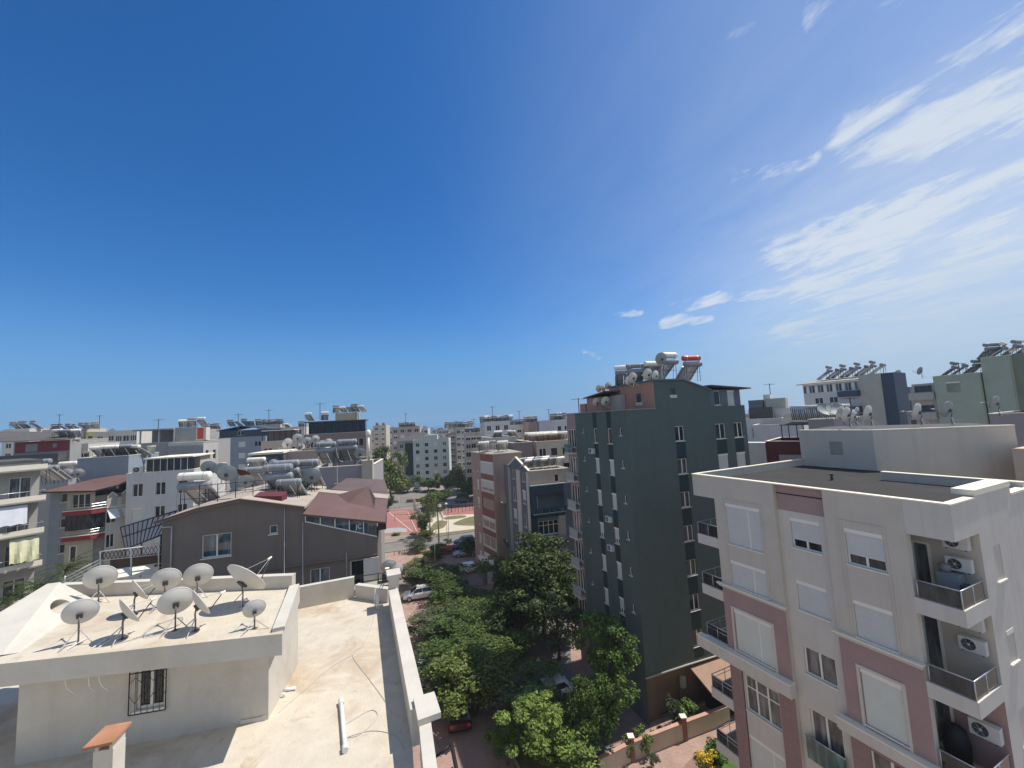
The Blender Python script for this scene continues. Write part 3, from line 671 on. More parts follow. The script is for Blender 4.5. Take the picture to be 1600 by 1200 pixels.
def T(kind):
    if kind in TREES: return TREES[kind]
    spec = {'mid1': dict(seed=1, H=9, rc=3.4, hc=6.6, leaf='mid', nclump=95, nleaf=120),
            'mid2': dict(seed=2, H=8, rc=3.2, hc=6.2, leaf='mid', nclump=90, nleaf=120),
            'dark1': dict(seed=3, H=11, rc=4.0, hc=8.6, leaf='dark', nclump=120, nleaf=120, lsize=.15, csz=.95),
            'bright1': dict(seed=4, H=10, rc=2.9, hc=8.0, leaf='bright', nclump=85, nleaf=150, lsize=.115, csz=.75),
            'olive1': dict(seed=5, H=7.5, rc=2.8, hc=6.0, leaf='olive', nclump=90, nleaf=130, lsize=.09, csz=.75),
            'shrub': dict(seed=6, H=2.4, rc=1.0, hc=2.1, leaf='bright', nclump=28, nleaf=70, lsize=.09, trunk_r=.04, csz=.38, name='garden_shrub'),
            'shrubo': dict(seed=9, H=2.6, rc=1.1, hc=2.2, leaf='olive', nclump=24, nleaf=70, lsize=.09, trunk_r=.04, csz=.4, name='garden_shrub'),
            'far1': dict(seed=7, H=15, rc=5.2, hc=13, leaf='dark', nclump=110, nleaf=80, lsize=.3, csz=1.5, trunk_r=.3),
            'far2': dict(seed=8, H=9, rc=4.6, hc=7, leaf='mid', nclump=80, nleaf=80, lsize=.26, csz=1.3, trunk_r=.25)}[kind]
    TREES[kind] = tree_proto(**spec); return TREES[kind]
TSZ = {'mid1': (9, 3.4), 'mid2': (8, 3.2), 'dark1': (11, 4.0), 'bright1': (10, 2.9), 'olive1': (7.5, 2.8), 'shrub': (2.4, 1.0), 'shrubo': (2.6, 1.1), 'far1': (15, 5.2), 'far2': (9, 4.6)}
def tree(kind, px, pytop, Y, wpx, label, rz=None, cat='tree', group='trees between the apartment blocks', base=G):
    """stands where the sight line to its top meets distance Y; its top is at that height"""
    top = atY(px, pytop, Y); H, rc = TSZ[kind]
    o = place(T(kind), (top.x, top.y, base), rz if rz is not None else random.uniform(0, 360), label, cat, group)
    sz = (top.z - base) / H; sx = (wpx / 2 * Y / FPX) / rc
    o.scale = (sx, sx, sz); return o
def palm(label, loc, h, n=26, fl=2.4, seed=1, tr=.16, cat='palm tree'):
    rnd = random.Random(seed); r = empty('palm_tree', (0, 0, 0), label, cat, 'palm trees')
    t = MB(); t.tube([(0, 0, 0), (.1, 0, h * .5), (0.05, .1, h)], tr, 'palmtrunk', 10, True, tr * .75); t.build('trunk', r)
    c = MB(); k = c.m(LM['palm'])
    for i in range(n):
        a = rnd.uniform(0, 2 * math.pi); el = rnd.uniform(-.5, 1.35); d = Vector((math.cos(a), math.sin(a), 0)); L_ = fl * rnd.uniform(.75, 1.1)
        pts = []
        for q in range(9):
            s_ = q / 8; ang = el - s_ * 1.5; 
            pts.append((pts[-1] if pts else Vector((.05, .1, h))) + (d * math.cos(ang) + Vector((0, 0, math.sin(ang)))) * (L_ / 8 if q else 0))
        for q in range(1, 9):
            for sg in (-1, 1):
                for u_ in (0, .5):
                    p = pts[q - 1].lerp(pts[q], u_); dd = (pts[q] - pts[q - 1]).normalized(); sd_ = d.cross(Vector((0, 0, 1))) * sg
                    ll = .55 * fl / 2.4 * math.sin(.35 + 2.5 * (q - 1 + u_) / 8)
                    tip = p + (sd_ * .8 + dd * .6 + Vector((0, 0, -.35))).normalized() * ll
                    i0 = len(c.v); c.v += [tuple(p), tuple(p + dd * .055), tuple(tip)]; c.f.append((i0, i0 + 1, i0 + 2)); c.mi.append(k); c.sm.append(False)
        c.tube(pts, .02, LM['palm'], 4, False, .006)
    c.build('crown', r); r.location = loc; r.rotation_euler = (0, 0, rnd.uniform(0, 6)); return r

# ------------------------------------------------------------------ ground, street, park (structure)
def sheet(name, poly, z, mt, kind='structure'):
    mb = MB(); mb.face([(p[0], p[1], z) for p in poly], mt); o = mb.build(name); tag(o, kind=kind); return o
def kerb(pts, h=.13, w_=.15, z=G, name='kerb', mt='kerb'):
    mb = MB()
    for a, b in zip(pts[:-1], pts[1:]):
        a = Vector(a); b = Vector(b); d = (b - a).normalized(); n = Vector((-d.y, d.x)) * w_ / 2
        mb.prism([tuple(a - n), tuple(b - n), tuple(b + n), tuple(a + n)], z, z + h, mt)
    o = mb.build(name); tag(o, kind='structure'); return o
sheet('ground', [(-900, -300), (900, -300), (900, 780), (-900, 780)], G - .02, 'ground')
sheet('sea', [(-30000, 700), (30000, 700), (30000, 50000), (-30000, 50000)], -62, 'sea')
g2 = lambda px, py: tuple(atZ(px, py, G)[:2])
# street beyond the blocks (runs left to right), parking road behind the park
sheet('street', [(-60, 72.5), (-26.8, 79.7), (-20.7, 81.1), (-11, 85.2), (20, 93), (20, 98.5), (-10.4, 91.5), (-22.2, 87.3), (-60, 77.5)], G, 'asphalt')
kerb([(-60, 77.7), (-22.2, 87.45), (-10.4, 91.7), (20, 98.8)])
kerb([(-60, 72.3), (-26.8, 79.5), (-20.7, 80.9), (-11, 85.0), (20, 92.8)])
sheet('parking_road', [(-90, 108), (-42, 121.5), (-12, 128), (20, 136), (20, 150), (-15, 146), (-45, 156), (-90, 140)], G, 'asphalt')
kerb([(-90, 107.8), (-42, 121.3), (-12, 127.8), (20, 135.8)])
sheet('brick_pavement', [(-40, 62), (-7, 66.5), (-10, 84.9), (-20.7, 80.8), (-26.8, 79.3), (-45, 75)], G + .004, 'paver')
sheet('sports_court', [(-38.5, 119.0), (-31.0, 119.2), (-21.4, 92.4), (-33, 92.2), (-45, 98)], G + .008, 'courtred')
sheet('court_marking', [(-33.2, 94.0), (-25.6, 94.2), (-26.6, 97.2), (-28.6, 98.6), (-31.4, 98.4), (-33.4, 96.6)], G + .012, 'courtgrey')
mb = MB()
for a, b in (((-36.8, 116.5), (-24.6, 94.5)), ((-33.9, 112), (-30.6, 112.1)), ((-36.4, 116.4), (-31.5, 116.6)), ((-31.5, 116.6), (-23.6, 94.6)), ((-30.6, 105), (-27.4, 105.1))):
    a = Vector(a); b = Vector(b); d = (b - a).normalized(); n = Vector((-d.y, d.x)) * .05
    mb.face([(*(a - n), G + .016), (*(b - n), G + .016), (*(b + n), G + .016), (*(a + n), G + .016)], 'coping')
tag(mb.build('court_line'), kind='structure')
sheet('park_path', [(-22, 90), (-8, 94.5), (2, 97), (2, 124), (-24, 124), (-22.4, 108)], G + .004, 'path')
sheet('playground_surface', [(-22.8, 122.8), (-8, 121.5), (-8, 108.9), (-19.9, 109.0)], G + .01, 'courtred')
def blobpoly(pts, n=6):
    """closed smooth outline through the given points"""
    out_ = []; L_ = len(pts)
    for i in range(L_):
        p0, p1, p2, p3 = [Vector(pts[(i + j - 1) % L_]) for j in range(4)]
        for q in range(n):
            t = q / n; out_.append(tuple(.5 * ((2 * p1) + (-p0 + p2) * t + (2 * p0 - 5 * p1 + 4 * p2 - p3) * t * t + (-p0 + 3 * p1 - 3 * p2 + p3) * t ** 3)))
    return out_
sheet('lawn', blobpoly([(-15.6, 98.8), (-14.9, 102.5), (-12, 106.2), (-6, 107.2), (-2, 103), (-5, 97.6), (-10.5, 96.8)]), G + .014, 'lawn')
sheet('lawn', blobpoly([(-19.2, 106.8), (-16.8, 108.2), (-14.2, 107.8), (-13.6, 105.9), (-16, 104.4), (-18.9, 104.6)]), G + .014, 'lawn')
sheet('lawn', blobpoly([(-20.6, 103), (-18.0, 102.6), (-17.6, 99.5), (-17.9, 96), (-20.6, 95)]), G + .014, 'lawn')
sheet('lawn', [(-22, 88.6), (-18.5, 91.6), (-8, 94.6), (2, 97), (2, 94.9), (-10.4, 92.0), (-22, 87.9)], G + .014, 'lawn')
# yards near the camera
sheet('paved_yard', [(-22, 40), (-8, 8), (6, 4), (40, 10), (40, 56), (0, 66), (-22, 62)], G, 'paver')
sheet('driveway', [(-3.2, 60), (5.6, 52.5), (4.3, 40), (6.2, 31), (3.5, 24), (-1, 30), (-2.5, 40), (-6, 52)], G + .004, 'asphalt')
sheet('garden_soil', [(-8.5, 52), (-3.5, 60), (-1.5, 52), (-.5, 40), (1, 33), (3.5, 24), (-.9, 29), (-2.4, 36), (-5.5, 44)], G + .008, 'lawn')
kerb([(-8.5, 50), (-5.5, 43.8), (-2.6, 35.8), (-1.92, 32.6), (-.93, 30.3), (.6, 26)])
sheet('garden_path', [(9.6, 29.0), (11.9, 30.8), (12.7, 29.8), (10.6, 27.6)], G + .006, 'paverdark')
sheet('garden_lawn', [(12.5, 31.2), (16.5, 33), (19, 29), (13, 26.5)], G + .006, 'lawng')

# ================================================================== near-left roof terrace building
FT = Fr(-7.5, 12.35, 12)
def near_left():
    B = Bld('roof_terrace_building', 'cream roof terrace building in the foreground with a rooftop room', FT)
    r = B.root
    terr = [(-2.1, 8.0), (-3.05, 11.2), (-6.1, 19.9), (-8.3, 20.6), (-10.5, 19.6), (-19.5, 16.2), (-24, 6), (-14, 0), (-2, 0)]
    mb = MB(); mb.prism(terr, G, -8.2, 'offwhite', 'terrace'); mb.build('wall', r)
    def wallseg(a, b, z0, z1, th, mt='offwhite', cop=None, name='parapet', zb=None):
        a = Vector(a); b = Vector(b); d = (b - a).normalized(); n = Vector((-d.y, d.x)) * th / 2
        m_ = MB(); m_.prism([tuple(a - n), tuple(b - n), tuple(b + n), tuple(a + n)], z0, z1, mt)
        if cop: 
            n2 = n * 1.12; m_.prism([tuple(a - n2), tuple(b - n2), tuple(b + n2), tuple(a + n2)], z1 + .002, z1 + .05, cop)
        return m_.build(name, r)
    wallseg((-5.92, 19.1), (-2.86, 11.15), -8.198, -7.35, .36, 'offwhite', 'offwhite')
    wallseg((-2.62, 10.8), (-1.6, 7.5), -8.198, -7.4, .26, 'offwhite', 'offwhite')
    wallseg((-10.5, 19.55), (-8.25, 20.5), -8.198, -7.28, .22, 'offwhite', 'offwhite')
    wallseg((-8.1, 20.45), (-6.3, 19.75), -8.198, -7.62, .24, 'offwhite', 'offwhite')
    # square pad on the parapet end and pillar with cap at the far corner
    m_ = MB(); m_.prism([(-3.05, 11.4), (-2.53, 11.6), (-2.2, 10.8), (-2.72, 10.55)], -7.34, -7.2, 'offwhite'); m_.build('parapet_pad', r)
    m_ = MB(); m_.prism([(-6.22, 19.4), (-5.82, 19.55), (-5.62, 19.02), (-6.02, 18.87)], -8.19, -6.86, 'offwhite'); m_.build('pillar', r)
    m_ = MB(); m_.prism([(-6.36, 19.55), (-5.8, 19.8), (-5.5, 19.0), (-6.06, 18.75)], -6.855, -6.68, 'offwhite'); m_.build('pillar_cap', r)
    # rooftop room
    ops = [(-3.3, -2.62, -7.36, -6.32, 'w2')]
    wall(B.w, FT, -5.93, 0, -8.2, -5.95, ops, 'offwhite'); 
    FR_ = Fr(-7.5, 12.35, 102)
    wall(B.w, FR_, 0, 2.7, -8.2, -5.95, [], 'offwhite')
    x, y = FT.xy(-5.93, 0); FLs = Fr(x - .645, y + 3.03, 12 - 90); wall(B.w, FLs, 0, 3.1, -8.2, -5.95, [], 'offwhite')
    b = FT.fbox if False else None
    m_ = MB(); m_.fbox(FT, -5.9, -.03, -2.7, -2.5, -8.19, -5.96, 'offwhite'); m_.build('room_back_wall', r)
    m_ = MB(); m_.fbox(FT, -.72, -.06, .003, .03, -8.198, -8.08, 'offwhite'); m_.build('skirting', r)
    window(r, FT, ops[0])
    # iron grille in front of the window
    g = MB(); a0, a1, c0, c1 = -3.42, -2.55, -7.42, -6.24
    for (p, q) in (((a0, c0), (a1, c0)), ((a0, c1), (a1, c1)), ((a0, c0), (a0, c1)), ((a1, c0), (a1, c1)), ((a0, c1 - .12), (a1, c1 - .12))):
        g.tube([FT.pt(p[0], .07, p[1]), FT.pt(q[0], .07, q[1])], .014, 'black', 5)
    for i in range(1, 6):
        s_ = a0 + (a1 - a0) * i / 6; g.tube([FT.pt(s_, .07, c0), FT.pt(s_, .07, c1)], .008, 'black', 4)
    for i in range(3):
        s_ = a0 + (a1 - a0) * (i + .5) / 3; h_ = (a1 - a0) / 6
        g.tube([FT.pt(s_ - h_, .075, c0 + .5), FT.pt(s_, .075, c0 + .28), FT.pt(s_ + h_, .075, c0 + .5)], .008, 'black', 4)
        g.tube([FT.pt(s_ - h_, .075, c0 + .8), FT.pt(s_, .075, c0 + .95), FT.pt(s_ + h_, .075, c0 + .8)], .008, 'black', 4)
    g.build('window_grille', r)
    # roof slab, coping, edge beams
    roof = [(-6.54, 11.36), (-7.85, 14.7), (-16.6, 14.95), (-15.9, 10.2)]
    m_ = MB(); m_.prism(roof, -5.95, -5.4, 'offwhite', 'terrace'); m_.build('roof', r)
    wallseg((-6.72, 11.5), (-7.95, 14.55), -5.398, -5.3, .3, 'offwhite', None, 'roof_edge')
    wallseg((-8.0, 14.6), (-16.4, 14.8), -5.398, -5.02, .22, 'offwhite', 'offwhite', 'roof_upstand')
    m_ = MB(); m_.tube([(-6.92, 11.6, -5.36), (-7.6, 13.3, -5.33), (-8.1, 14.4, -5.36)], .012, 'black', 4, False); m_.build('lightning_wire', r)
    # inclined side parapet with an oval opening
    o0 = Vector((-15.95, 13.95, 0)); o1 = Vector((-15.3, 10.35, 0)); i0 = Vector((-14.75, 14.35, 0)); i1 = Vector((-13.25, 11.05, 0))
    zt = -4.66; zb = -5.398; tw = (i0 - o0).normalized() * .32
    m_ = MB()
    def ringface(P, cu, cv, ru, rv, mt, flip=False, n=28):
        """quad patch P(u,v) on 0..1 with an elliptic opening"""
        E_ = []; Q_ = []
        for k in range(n):
            t = 2 * math.pi * k / n; c_, s_ = math.cos(t), math.sin(t); E_.append((cu + ru * c_, cv + rv * s_))
            f = min([((1 - cu) / c_) if c_ > 1e-6 else 9e9, (-cu / c_) if c_ < -1e-6 else 9e9, ((1 - cv) / s_) if s_ > 1e-6 else 9e9, (-cv / s_) if s_ < -1e-6 else 9e9]); Q_.append((cu + f * c_, cv + f * s_))
        cor = [(0, 0), (1, 0), (1, 1), (0, 1)]
        for k in range(n):
            a, b_ = Q_[k], Q_[(k + 1) % n]; extra = [c for c in cor if abs(a[0] - b_[0]) > 1e-6 and abs(a[1] - b_[1]) > 1e-6 and (abs(c[0] - a[0]) < 1e-6 or abs(c[1] - a[1]) < 1e-6) and (abs(c[0] - b_[0]) < 1e-6 or abs(c[1] - b_[1]) < 1e-6)]
            m_.face([P(*E_[k]), P(*a)] + [P(*c) for c in extra[:1]] + [P(*b_), P(*E_[(k + 1) % n])], mt)
        return E_
    ti0 = o0 + tw; ti1 = Vector((-13.55, 10.9, 0)); zn = -5.36
    def Pi(u_, v_): a = i0.lerp(i1, u_); b_ = ti0.lerp(ti1, u_); p = a.lerp(b_, v_); return (p.x, p.y, zb + (zt + (zn - zt) * u_ - zb) * v_)
    def Po(u_, v_): p = o0.lerp(o1, u_); return (p.x, p.y, zb + (zt + (zn - zt) * u_ - zb) * v_)
    Ei = ringface(Pi, .30, .47, .11, .32, 'offwhite'); Eo = ringface(Po, .30, .47, .11, .32, 'offwhite')
    for k in range(len(Ei)):
        k2 = (k + 1) % len(Ei); m_.face([Pi(*Ei[k]), Pi(*Ei[k2]), Po(*Eo[k2]), Po(*Eo[k])], 'offwhite')
    m_.face([(ti0.x, ti0.y, zt), (ti1.x, ti1.y, zn), (o1.x, o1.y, zn), (o0.x, o0.y, zt)], 'offwhite')
    m_.face([(i0.x, i0.y, zb), (ti0.x, ti0.y, zt), (o0.x, o0.y, zt), (o0.x, o0.y, zb)], 'offwhite'); m_.face([(i1.x, i1.y, zb), (o1.x, o1.y, zb), (o1.x, o1.y, zn), (ti1.x, ti1.y, zn)], 'offwhite')
    m_.build('inclined_parapet', r)
    # brown-lidded chimney
    m_ = MB(); ch = [(-8.98, 8.78), (-8.55, 8.84), (-8.3, 8.5), (-8.7, 8.4)]
    B.done()
    c = empty('chimney', (-8.6, 8.6, -8.2), 'white masonry chimney with a tilted terracotta slab on top', 'chimney')
    FC = Fr(-8.72, 8.5, 8)
    m_.fbox(FC, .05, .4, -.36, -.05, -8.2, -6.12, 'offwhite'); m_.build('shaft', c)
    m_ = MB(); m_.fbox(FC, 0.08, .14, -.36, -.05, -6.118, -5.98, 'offwhite'); m_.fbox(FC, .33, .39, -.36, -.05, -6.118, -5.98, 'offwhite'); m_.build('cap_support', c)
    m_ = MB(); m_.hexa([FC.pt(-.05, .08, -6.0), FC.pt(.46, .06, -5.97), FC.pt(.44, -.45, -5.93), FC.pt(-.05, -.45, -5.95), FC.pt(-.05, .08, -5.95), FC.pt(.46, .06, -5.92), FC.pt(.44, -.45, -5.88), FC.pt(-.05, -.45, -5.90)], 'tile'); m_.build('lid', c)
near_left()
# dishes on the room's roof: base (x,y), centre height, radius, azimuth it faces, elevation, what sets it apart
for (x, y, h, rad, az, el, lab) in [
    (-12.05, 11.35, .8, .37, 128, 14, 'ivory dish with a rust stained rim beside the oval opening'),
    (-14.35, 14.1, .78, .44, 124, 15, 'large ivory dish at the back left of the room roof'),
    (-11.5, 13.4, .84, .4, 122, 16, 'ivory dish in the middle of the back row on the room roof'),
    (-9.85, 11.85, .76, .41, 130, 12, 'greyish dish with a broad dark bracket at the middle of the front row'),
    (-11.0, 14.1, .7, .42, 120, 15, 'ivory dish at the back of the room roof just behind the edge-on dish'),
    (-8.85, 13.2, .85, .68, 68, 38, 'biggest dish tilted up to the sky with a three-rod feed support on the room roof'),
    (-7.52, 11.72, .5, .28, 126, 14, 'smallest dish standing alone near the right edge of the room roof'),
    (-11.0, 11.5, .7, .42, 56, 28, 'edge-on tan dish between the two front row dishes'),
    (-12.1, 13.0, .7, .4, 54, 27, 'edge-on white dish in front of the middle of the back row'),
    (-9.2, 11.75, .72, .42, 52, 26, 'edge-on white dish with a long feed arm right of the greyish dish')]:
    d = dish_proto(rad, az, el, h, 'dish', True); d.location = (x, y, -5.4); tag(d, lab, 'satellite dish', 'dishes on the near room roof')
# loose things on the terrace
def single(name, mb, label, cat, group=None):
    o = mb.build(name); return tag(o, label, cat, group)
m_ = MB(); m_.tube([(-5.62, 12.85, -8.12), (-5.2, 12.0, -8.12), (-4.72, 11.02, -8.12)], .055, 'plastic', 12); m_.tube([(-5.64, 12.9, -8.12), (-5.55, 12.72, -8.12)], .075, 'plastic', 12); m_.tube([(-4.78, 11.14, -8.12), (-4.7, 10.98, -8.12)], .075, 'plastic', 12)
single('plastic_pipe', m_, 'white plastic pipe lying on the roof terrace', 'pipe')
def cable(name, pts, r_, label, mt='cable'):
    c = [Vector(p) for p in pts]; o = []
    for i in range(len(c) - 1):
        p0, p1, p2, p3 = c[max(i - 1, 0)], c[i], c[i + 1], c[min(i + 2, len(c) - 1)]
        for q in range(5):
            t = q / 5; o.append(.5 * ((2 * p1) + (-p0 + p2) * t + (2 * p0 - 5 * p1 + 4 * p2 - p3) * t * t + (-p0 + 3 * p1 - 3 * p2 + p3) * t ** 3))
    o.append(c[-1]); m_ = MB(); m_.tube(o, r_, mt, 5); return single(name, m_, label, 'cable', 'loose cables on the roofs')
zt = -8.19
cable('cable', [(-6.6, 18.6, zt), (-6.3, 17.2, zt), (-6.15, 16.0, zt), (-6.3, 15.4, zt), (-5.2, 14.0, zt), (-4.4, 13.0, zt), (-3.9, 12.3, zt)], .009, 'long thin cable running down the terrace beside the shaded parapet')
cable('cable', [(-6.3, 15.4, zt), (-6.75, 14.8, zt), (-7.0, 13.9, zt), (-7.2, 13.2, zt), (-7.35, 12.6, zt)], .008, 'thin cable branching over the terrace towards the rooftop room')
cable('cable', [(-5.1, 12.0, zt), (-4.6, 12.5, zt), (-4.3, 12.2, zt), (-4.55, 11.6, zt), (-4.9, 11.5, zt), (-4.3, 11.7, zt), (-3.6, 11.5, zt), (-3.2, 11.0, zt)], .009, 'coiled cable looping over the white plastic pipe')
for i, (x, dx, lab) in enumerate([(-12.0, .1, 'white cable hanging over the roof edge under the rust stained dish'), (-11.35, -.02, 'white cable hanging over the roof edge left of the pair of edge-on dishes'), (-11.2, .12, 'curved white cable hanging beside the straight one over the roof edge')]):
    y = 11.02 + (x + 13.5) * .076 - .12
    cable('cable', [(x - .05, y + .6, -5.36), (x, y + .12, -5.36), (x, y - .03, -5.42), (x + dx * .5, y - .06, -5.8), (x + dx, y - .04, -6.25), (x + dx * 1.5, y + .1, -6.5)], .014, lab, 'plastic')
cable('cable', [(-9.9, 11.7, -5.36), (-10.4, 11.5, -5.37), (-10.7, 12.1, -5.37), (-10.3, 12.6, -5.37), (-10.0, 12.0, -5.37), (-10.9, 11.2, -5.38)], .01, 'tangled thin cable on the room roof between the front dishes')
m_ = MB(); m_.tube([(-7.75, 13.55, -8.15), (-7.4, 13.62, -8.15)], .05, 'plastic', 10); m_.tube([(-7.6, 13.3, -8.19), (-7.6, 13.3, -8.08)], .04, 'plastic', 10)
single('pipe_elbow', m_, 'short white pipe elbow on the terrace beside the rooftop room', 'pipe')
m_ = MB()
for dx in (0, .12, .22): m_.tube([(-6.75 + dx, 19.1 - dx, -8.2), (-6.75 + dx, 19.1 - dx, -7.35 - dx), (-6.6 + dx, 19.25, -7.2)], .03, 'plastic', 8)
single('pipe_cluster', m_, 'cluster of upright pipes at the far corner of the terrace under the capped pillar', 'pipe')
# railing and ledges outside the parapet, bottom centre
rl = empty('iron_railing', (-1.6, 9.5, -8.6), 'black iron railing outside the terrace parapet above the street', 'railing')
m_ = MB(); m_.tube([(-2.0, 11.0, -8.1), (-1.75, 10.2, -8.1), (-1.35, 9.0, -8.1), (-.9, 7.5, -8.1)], .05, 'black', 9); m_.build('top_rail', rl)
for (x, y) in ((-2.05, 10.95), (-1.85, 10.3)):
    m_ = MB(); m_.tube([(x - .35, y - .08, -8.3), (x, y, -8.12)], .035, 'black', 7); m_.build('wall_bracket', rl)
m_ = MB(); F9 = Fr(-2.25, 9.9, 22)
m_.fbox(F9, 0, .5, -.3, 0, -8.5, -8.44, 'offwhite'); m_.fbox(F9, .62, .84, -.4, -.05, -8.52, -8.44, 'offwhite'); m_.fbox(F9, .35, .6, .45, .7, -8.5, -8.44, 'offwhite')
o = m_.build('roof_ledge'); bpy.data.objects.remove(o)
for (a, b_, c, d, lab) in ((0, .5, -.3, 0, 'white ledge slab left of the black railing'), (.62, .84, -.4, -.05, 'small white ledge slab right of the black railing'), (.35, .6, .3, .75, 'narrow white ledge slab at the bottom edge below the railing')):
    m_ = MB(); m_.fbox(F9, a, b_, c, d, -8.52, -8.42, 'offwhite'); m_.fbox(F9, a + .02, b_ - .02, c + .02, d - .02, -9.6, -8.522, 'offwhite'); single('balcony_pillar', m_, lab, 'pillar', 'pillars outside the terrace parapet')

# ================================================================== right foreground block
F1 = Fr(10.42, 24.05, -65.5); FS = Fr(*F1.xy(10.8, 0), 24.5)
def right_block():
    B = Bld('apartment_building', 'cream and dusty pink apartment block with shuttered windows filling the right foreground', F1); r = B.root
    def tr(s0, s1, z0, z1, t=.03, wd=.07, mt='cream', name='window_surround', bottom=True):
        m_ = MB(); m_.fbox(F1, s0, s0 + wd, .002, t, z0, z1, mt); m_.fbox(F1, s1 - wd, s1, .002, t, z0, z1, mt); m_.fbox(F1, s0 + wd, s1 - wd, .002, t, z1 - wd, z1, mt)
        m_.build(name, r)
    # left bay
    B.wall(F1, 1.29, 4.65, -9.42, -3.65, [(1.95, 3.85, -7.1, -4.98, 'shut'), (1.95, 3.85, -9.25, -7.95, 'shut')], 'cream')
    tr(1.8, 4.02, -9.3, -4.75)
    B.wall(F1, 1.29, 4.65, -12.7, -9.42, [(1.86, 3.88, -12.55, -10.5, 'shut')], 'pinkclad', 'shutterw'); tr(1.72, 4.0, -12.66, -10.38, .05, .1, 'white')
    B.wall(F1, 1.29, 1.98, G, -12.7, (), 'pinkbrick'); B.wall(F1, 3.88, 4.65, G, -12.7, (), 'pinkbrick')
    Fp = F1.sub(0, -.06)
    ops = [(2.05, 3.82, -15.4, -13.68, 'w3_c_t')] + [(2.05, 3.82, -15.4 - 2.8 * k, -13.68 - 2.8 * k - .1, 'shut' if k % 2 else 'w3_c_t') for k in (1, 2, 3)]
    B.wall(Fp, 1.98, 3.88, G, -12.7, ops, 'white', 'shutterw')
    # recessed centre strip
    Fc = F1.sub(0, -.22)
    B.wall(Fc, 4.65, 6.8, -4.86, -3.65, (), 'pinkclad')
    B.wall(Fc, 4.65, 6.8, G, -4.86, [(5.18, 6.43, -6.5, -5.14, 'half'), (5.16, 6.42, -9.3, -7.98, 'shut'), (5.14, 6.42, -12.08, -10.9, 'w2_c'), (5.12, 6.38, -15.6, -13.6, 'w2_c'), (5.12, 6.38, -18.2, -16.6, 'w2_c'), (5.12, 6.38, -21, -19.6, 'w2_c')], 'white')
    m_ = MB()
    for s_ in (4.65, 6.8):
        m_.face([F1.pt(s_, 0, G), F1.pt(s_, -.22, G), F1.pt(s_, -.22, -3.65), F1.pt(s_, 0, -3.65)], 'cream')
    m_.build('bay_return', r)
    # right bay
    B.wall(F1, 6.8, 9.5, -9.55, -3.65, [(7.5, 8.78, -6.54, -5.1, 'half'), (7.5, 8.78, -9.4, -7.95, 'shut')], 'cream')
    tr(7.35, 8.9, -9.45, -4.78)
    B.wall(F1, 6.8, 9.5, -12.9, -9.55, [(7.45, 8.76, -12.75, -10.62, 'shut')], 'pinkclad', 'shutterw'); tr(7.33, 8.88, -12.86, -10.5, .05, .1, 'white')
    B.wall(F1, 6.8, 9.5, G, -12.9, [(7.45, 8.76, -15.3 - 2.8 * k, -13.7 - 2.8 * k, 'w2_c') for k in range(3)], 'pinkbrick')
    for (a, b_, z0, z1, t) in ((1.1, 4.72, -9.52, -9.32, .14), (6.68, 9.52, -9.66, -9.46, .14), (-.4, 4.72, -13.34, -12.66, .36), (6.5, 9.52, -13.42, -12.88, .3)):
        m_ = MB(); m_.fbox(F1, a, b_, .002, t, z0 + .08, z1 - .05, 'white'); m_.fbox(F1, a - .03, b_ + .03, .002, t + .05, z1 - .05, z1, 'coping'); m_.fbox(F1, a + .03, b_ - .03, .002, t - .05, z0, z0 + .08, 'white'); m_.build('cornice', r)
    # french balcony glass in the centre strip
    for z0 in (-15.7, -18.5):
        m_ = MB(); m_.fbox(Fc, 4.95, 6.5, .2, .22, z0, z0 + .95, 'glassgreen'); b_ = m_.build('french_balcony', r)
        m_ = MB(); m_.tube([Fc.pt(4.93, .21, z0 + .97), Fc.pt(6.52, .21, z0 + .97)], .025, 'metal', 6); m_.build('handrail', b_)
    # wall core, left return, back
    m_ = MB(); m_.fbox(F1, 1.3, 8.6, -9.5, -.45, G, -4.2, 'cream'); m_.fbox(F1, 8.6, 10.78, -9.5, -2.1, G, -4.2, 'cream'); m_.fbox(F1, 1.292, 1.5, -.44, -.003, G, -4.2, 'cream'); m_.build('core', r)
    # corner balcony recess
    Fb = F1.sub(0, -1.9)
    B.wall(Fb, 8.65, 10.8, -7.6, -4.9, [(8.8, 9.4, -7.6, -5.55, 'door_c')], 'cream'); B.wall(Fb, 8.65, 10.8, -10.45, -7.7, [(8.8, 9.4, -10.4, -8.3, 'door_c')], 'cream')
    B.wall(Fb, 8.65, 10.8, -13.3, -10.55, [(8.8, 9.4, -13.2, -11.1, 'door_c')], 'pinkclad'); B.wall(Fb, 8.65, 10.8, G, -13.35, (), 'pinkclad')
    m_ = MB(); m_.face([F1.pt(8.65, -.3, G), F1.pt(8.65, -1.9, G), F1.pt(8.65, -1.9, -4.9), F1.pt(8.65, -.3, -4.9)], 'cream'); m_.face([F1.pt(8.65, -.3, G), F1.pt(9.5, -.3, G), F1.pt(9.5, -.3, -4.9), F1.pt(8.65, -.3, -4.9)], 'cream'); m_.face([F1.pt(9.5, 0, G), F1.pt(9.5, -.3, G), F1.pt(9.5, -.3, -4.9), F1.pt(9.5, 0, -4.9)], 'cream'); m_.build('column', r)
    m_ = MB(); m_.fbox(F1, 9.502, 10.8, -.16, -.002, -4.88, -3.652, 'white'); m_.fbox(F1, 10.62, 10.8, -1.9, -.16, -4.88, -3.652, 'white'); m_.fbox(F1, 9.502, 10.62, -1.9, -.16, -4.88, -4.3, 'white'); m_.build('roof_fascia', r)
    m_ = MB(); m_.fbox(F1, 8.66, 9.5, -1.9, -.31, -4.88, -4.3, 'white'); m_.build('soffit', r)
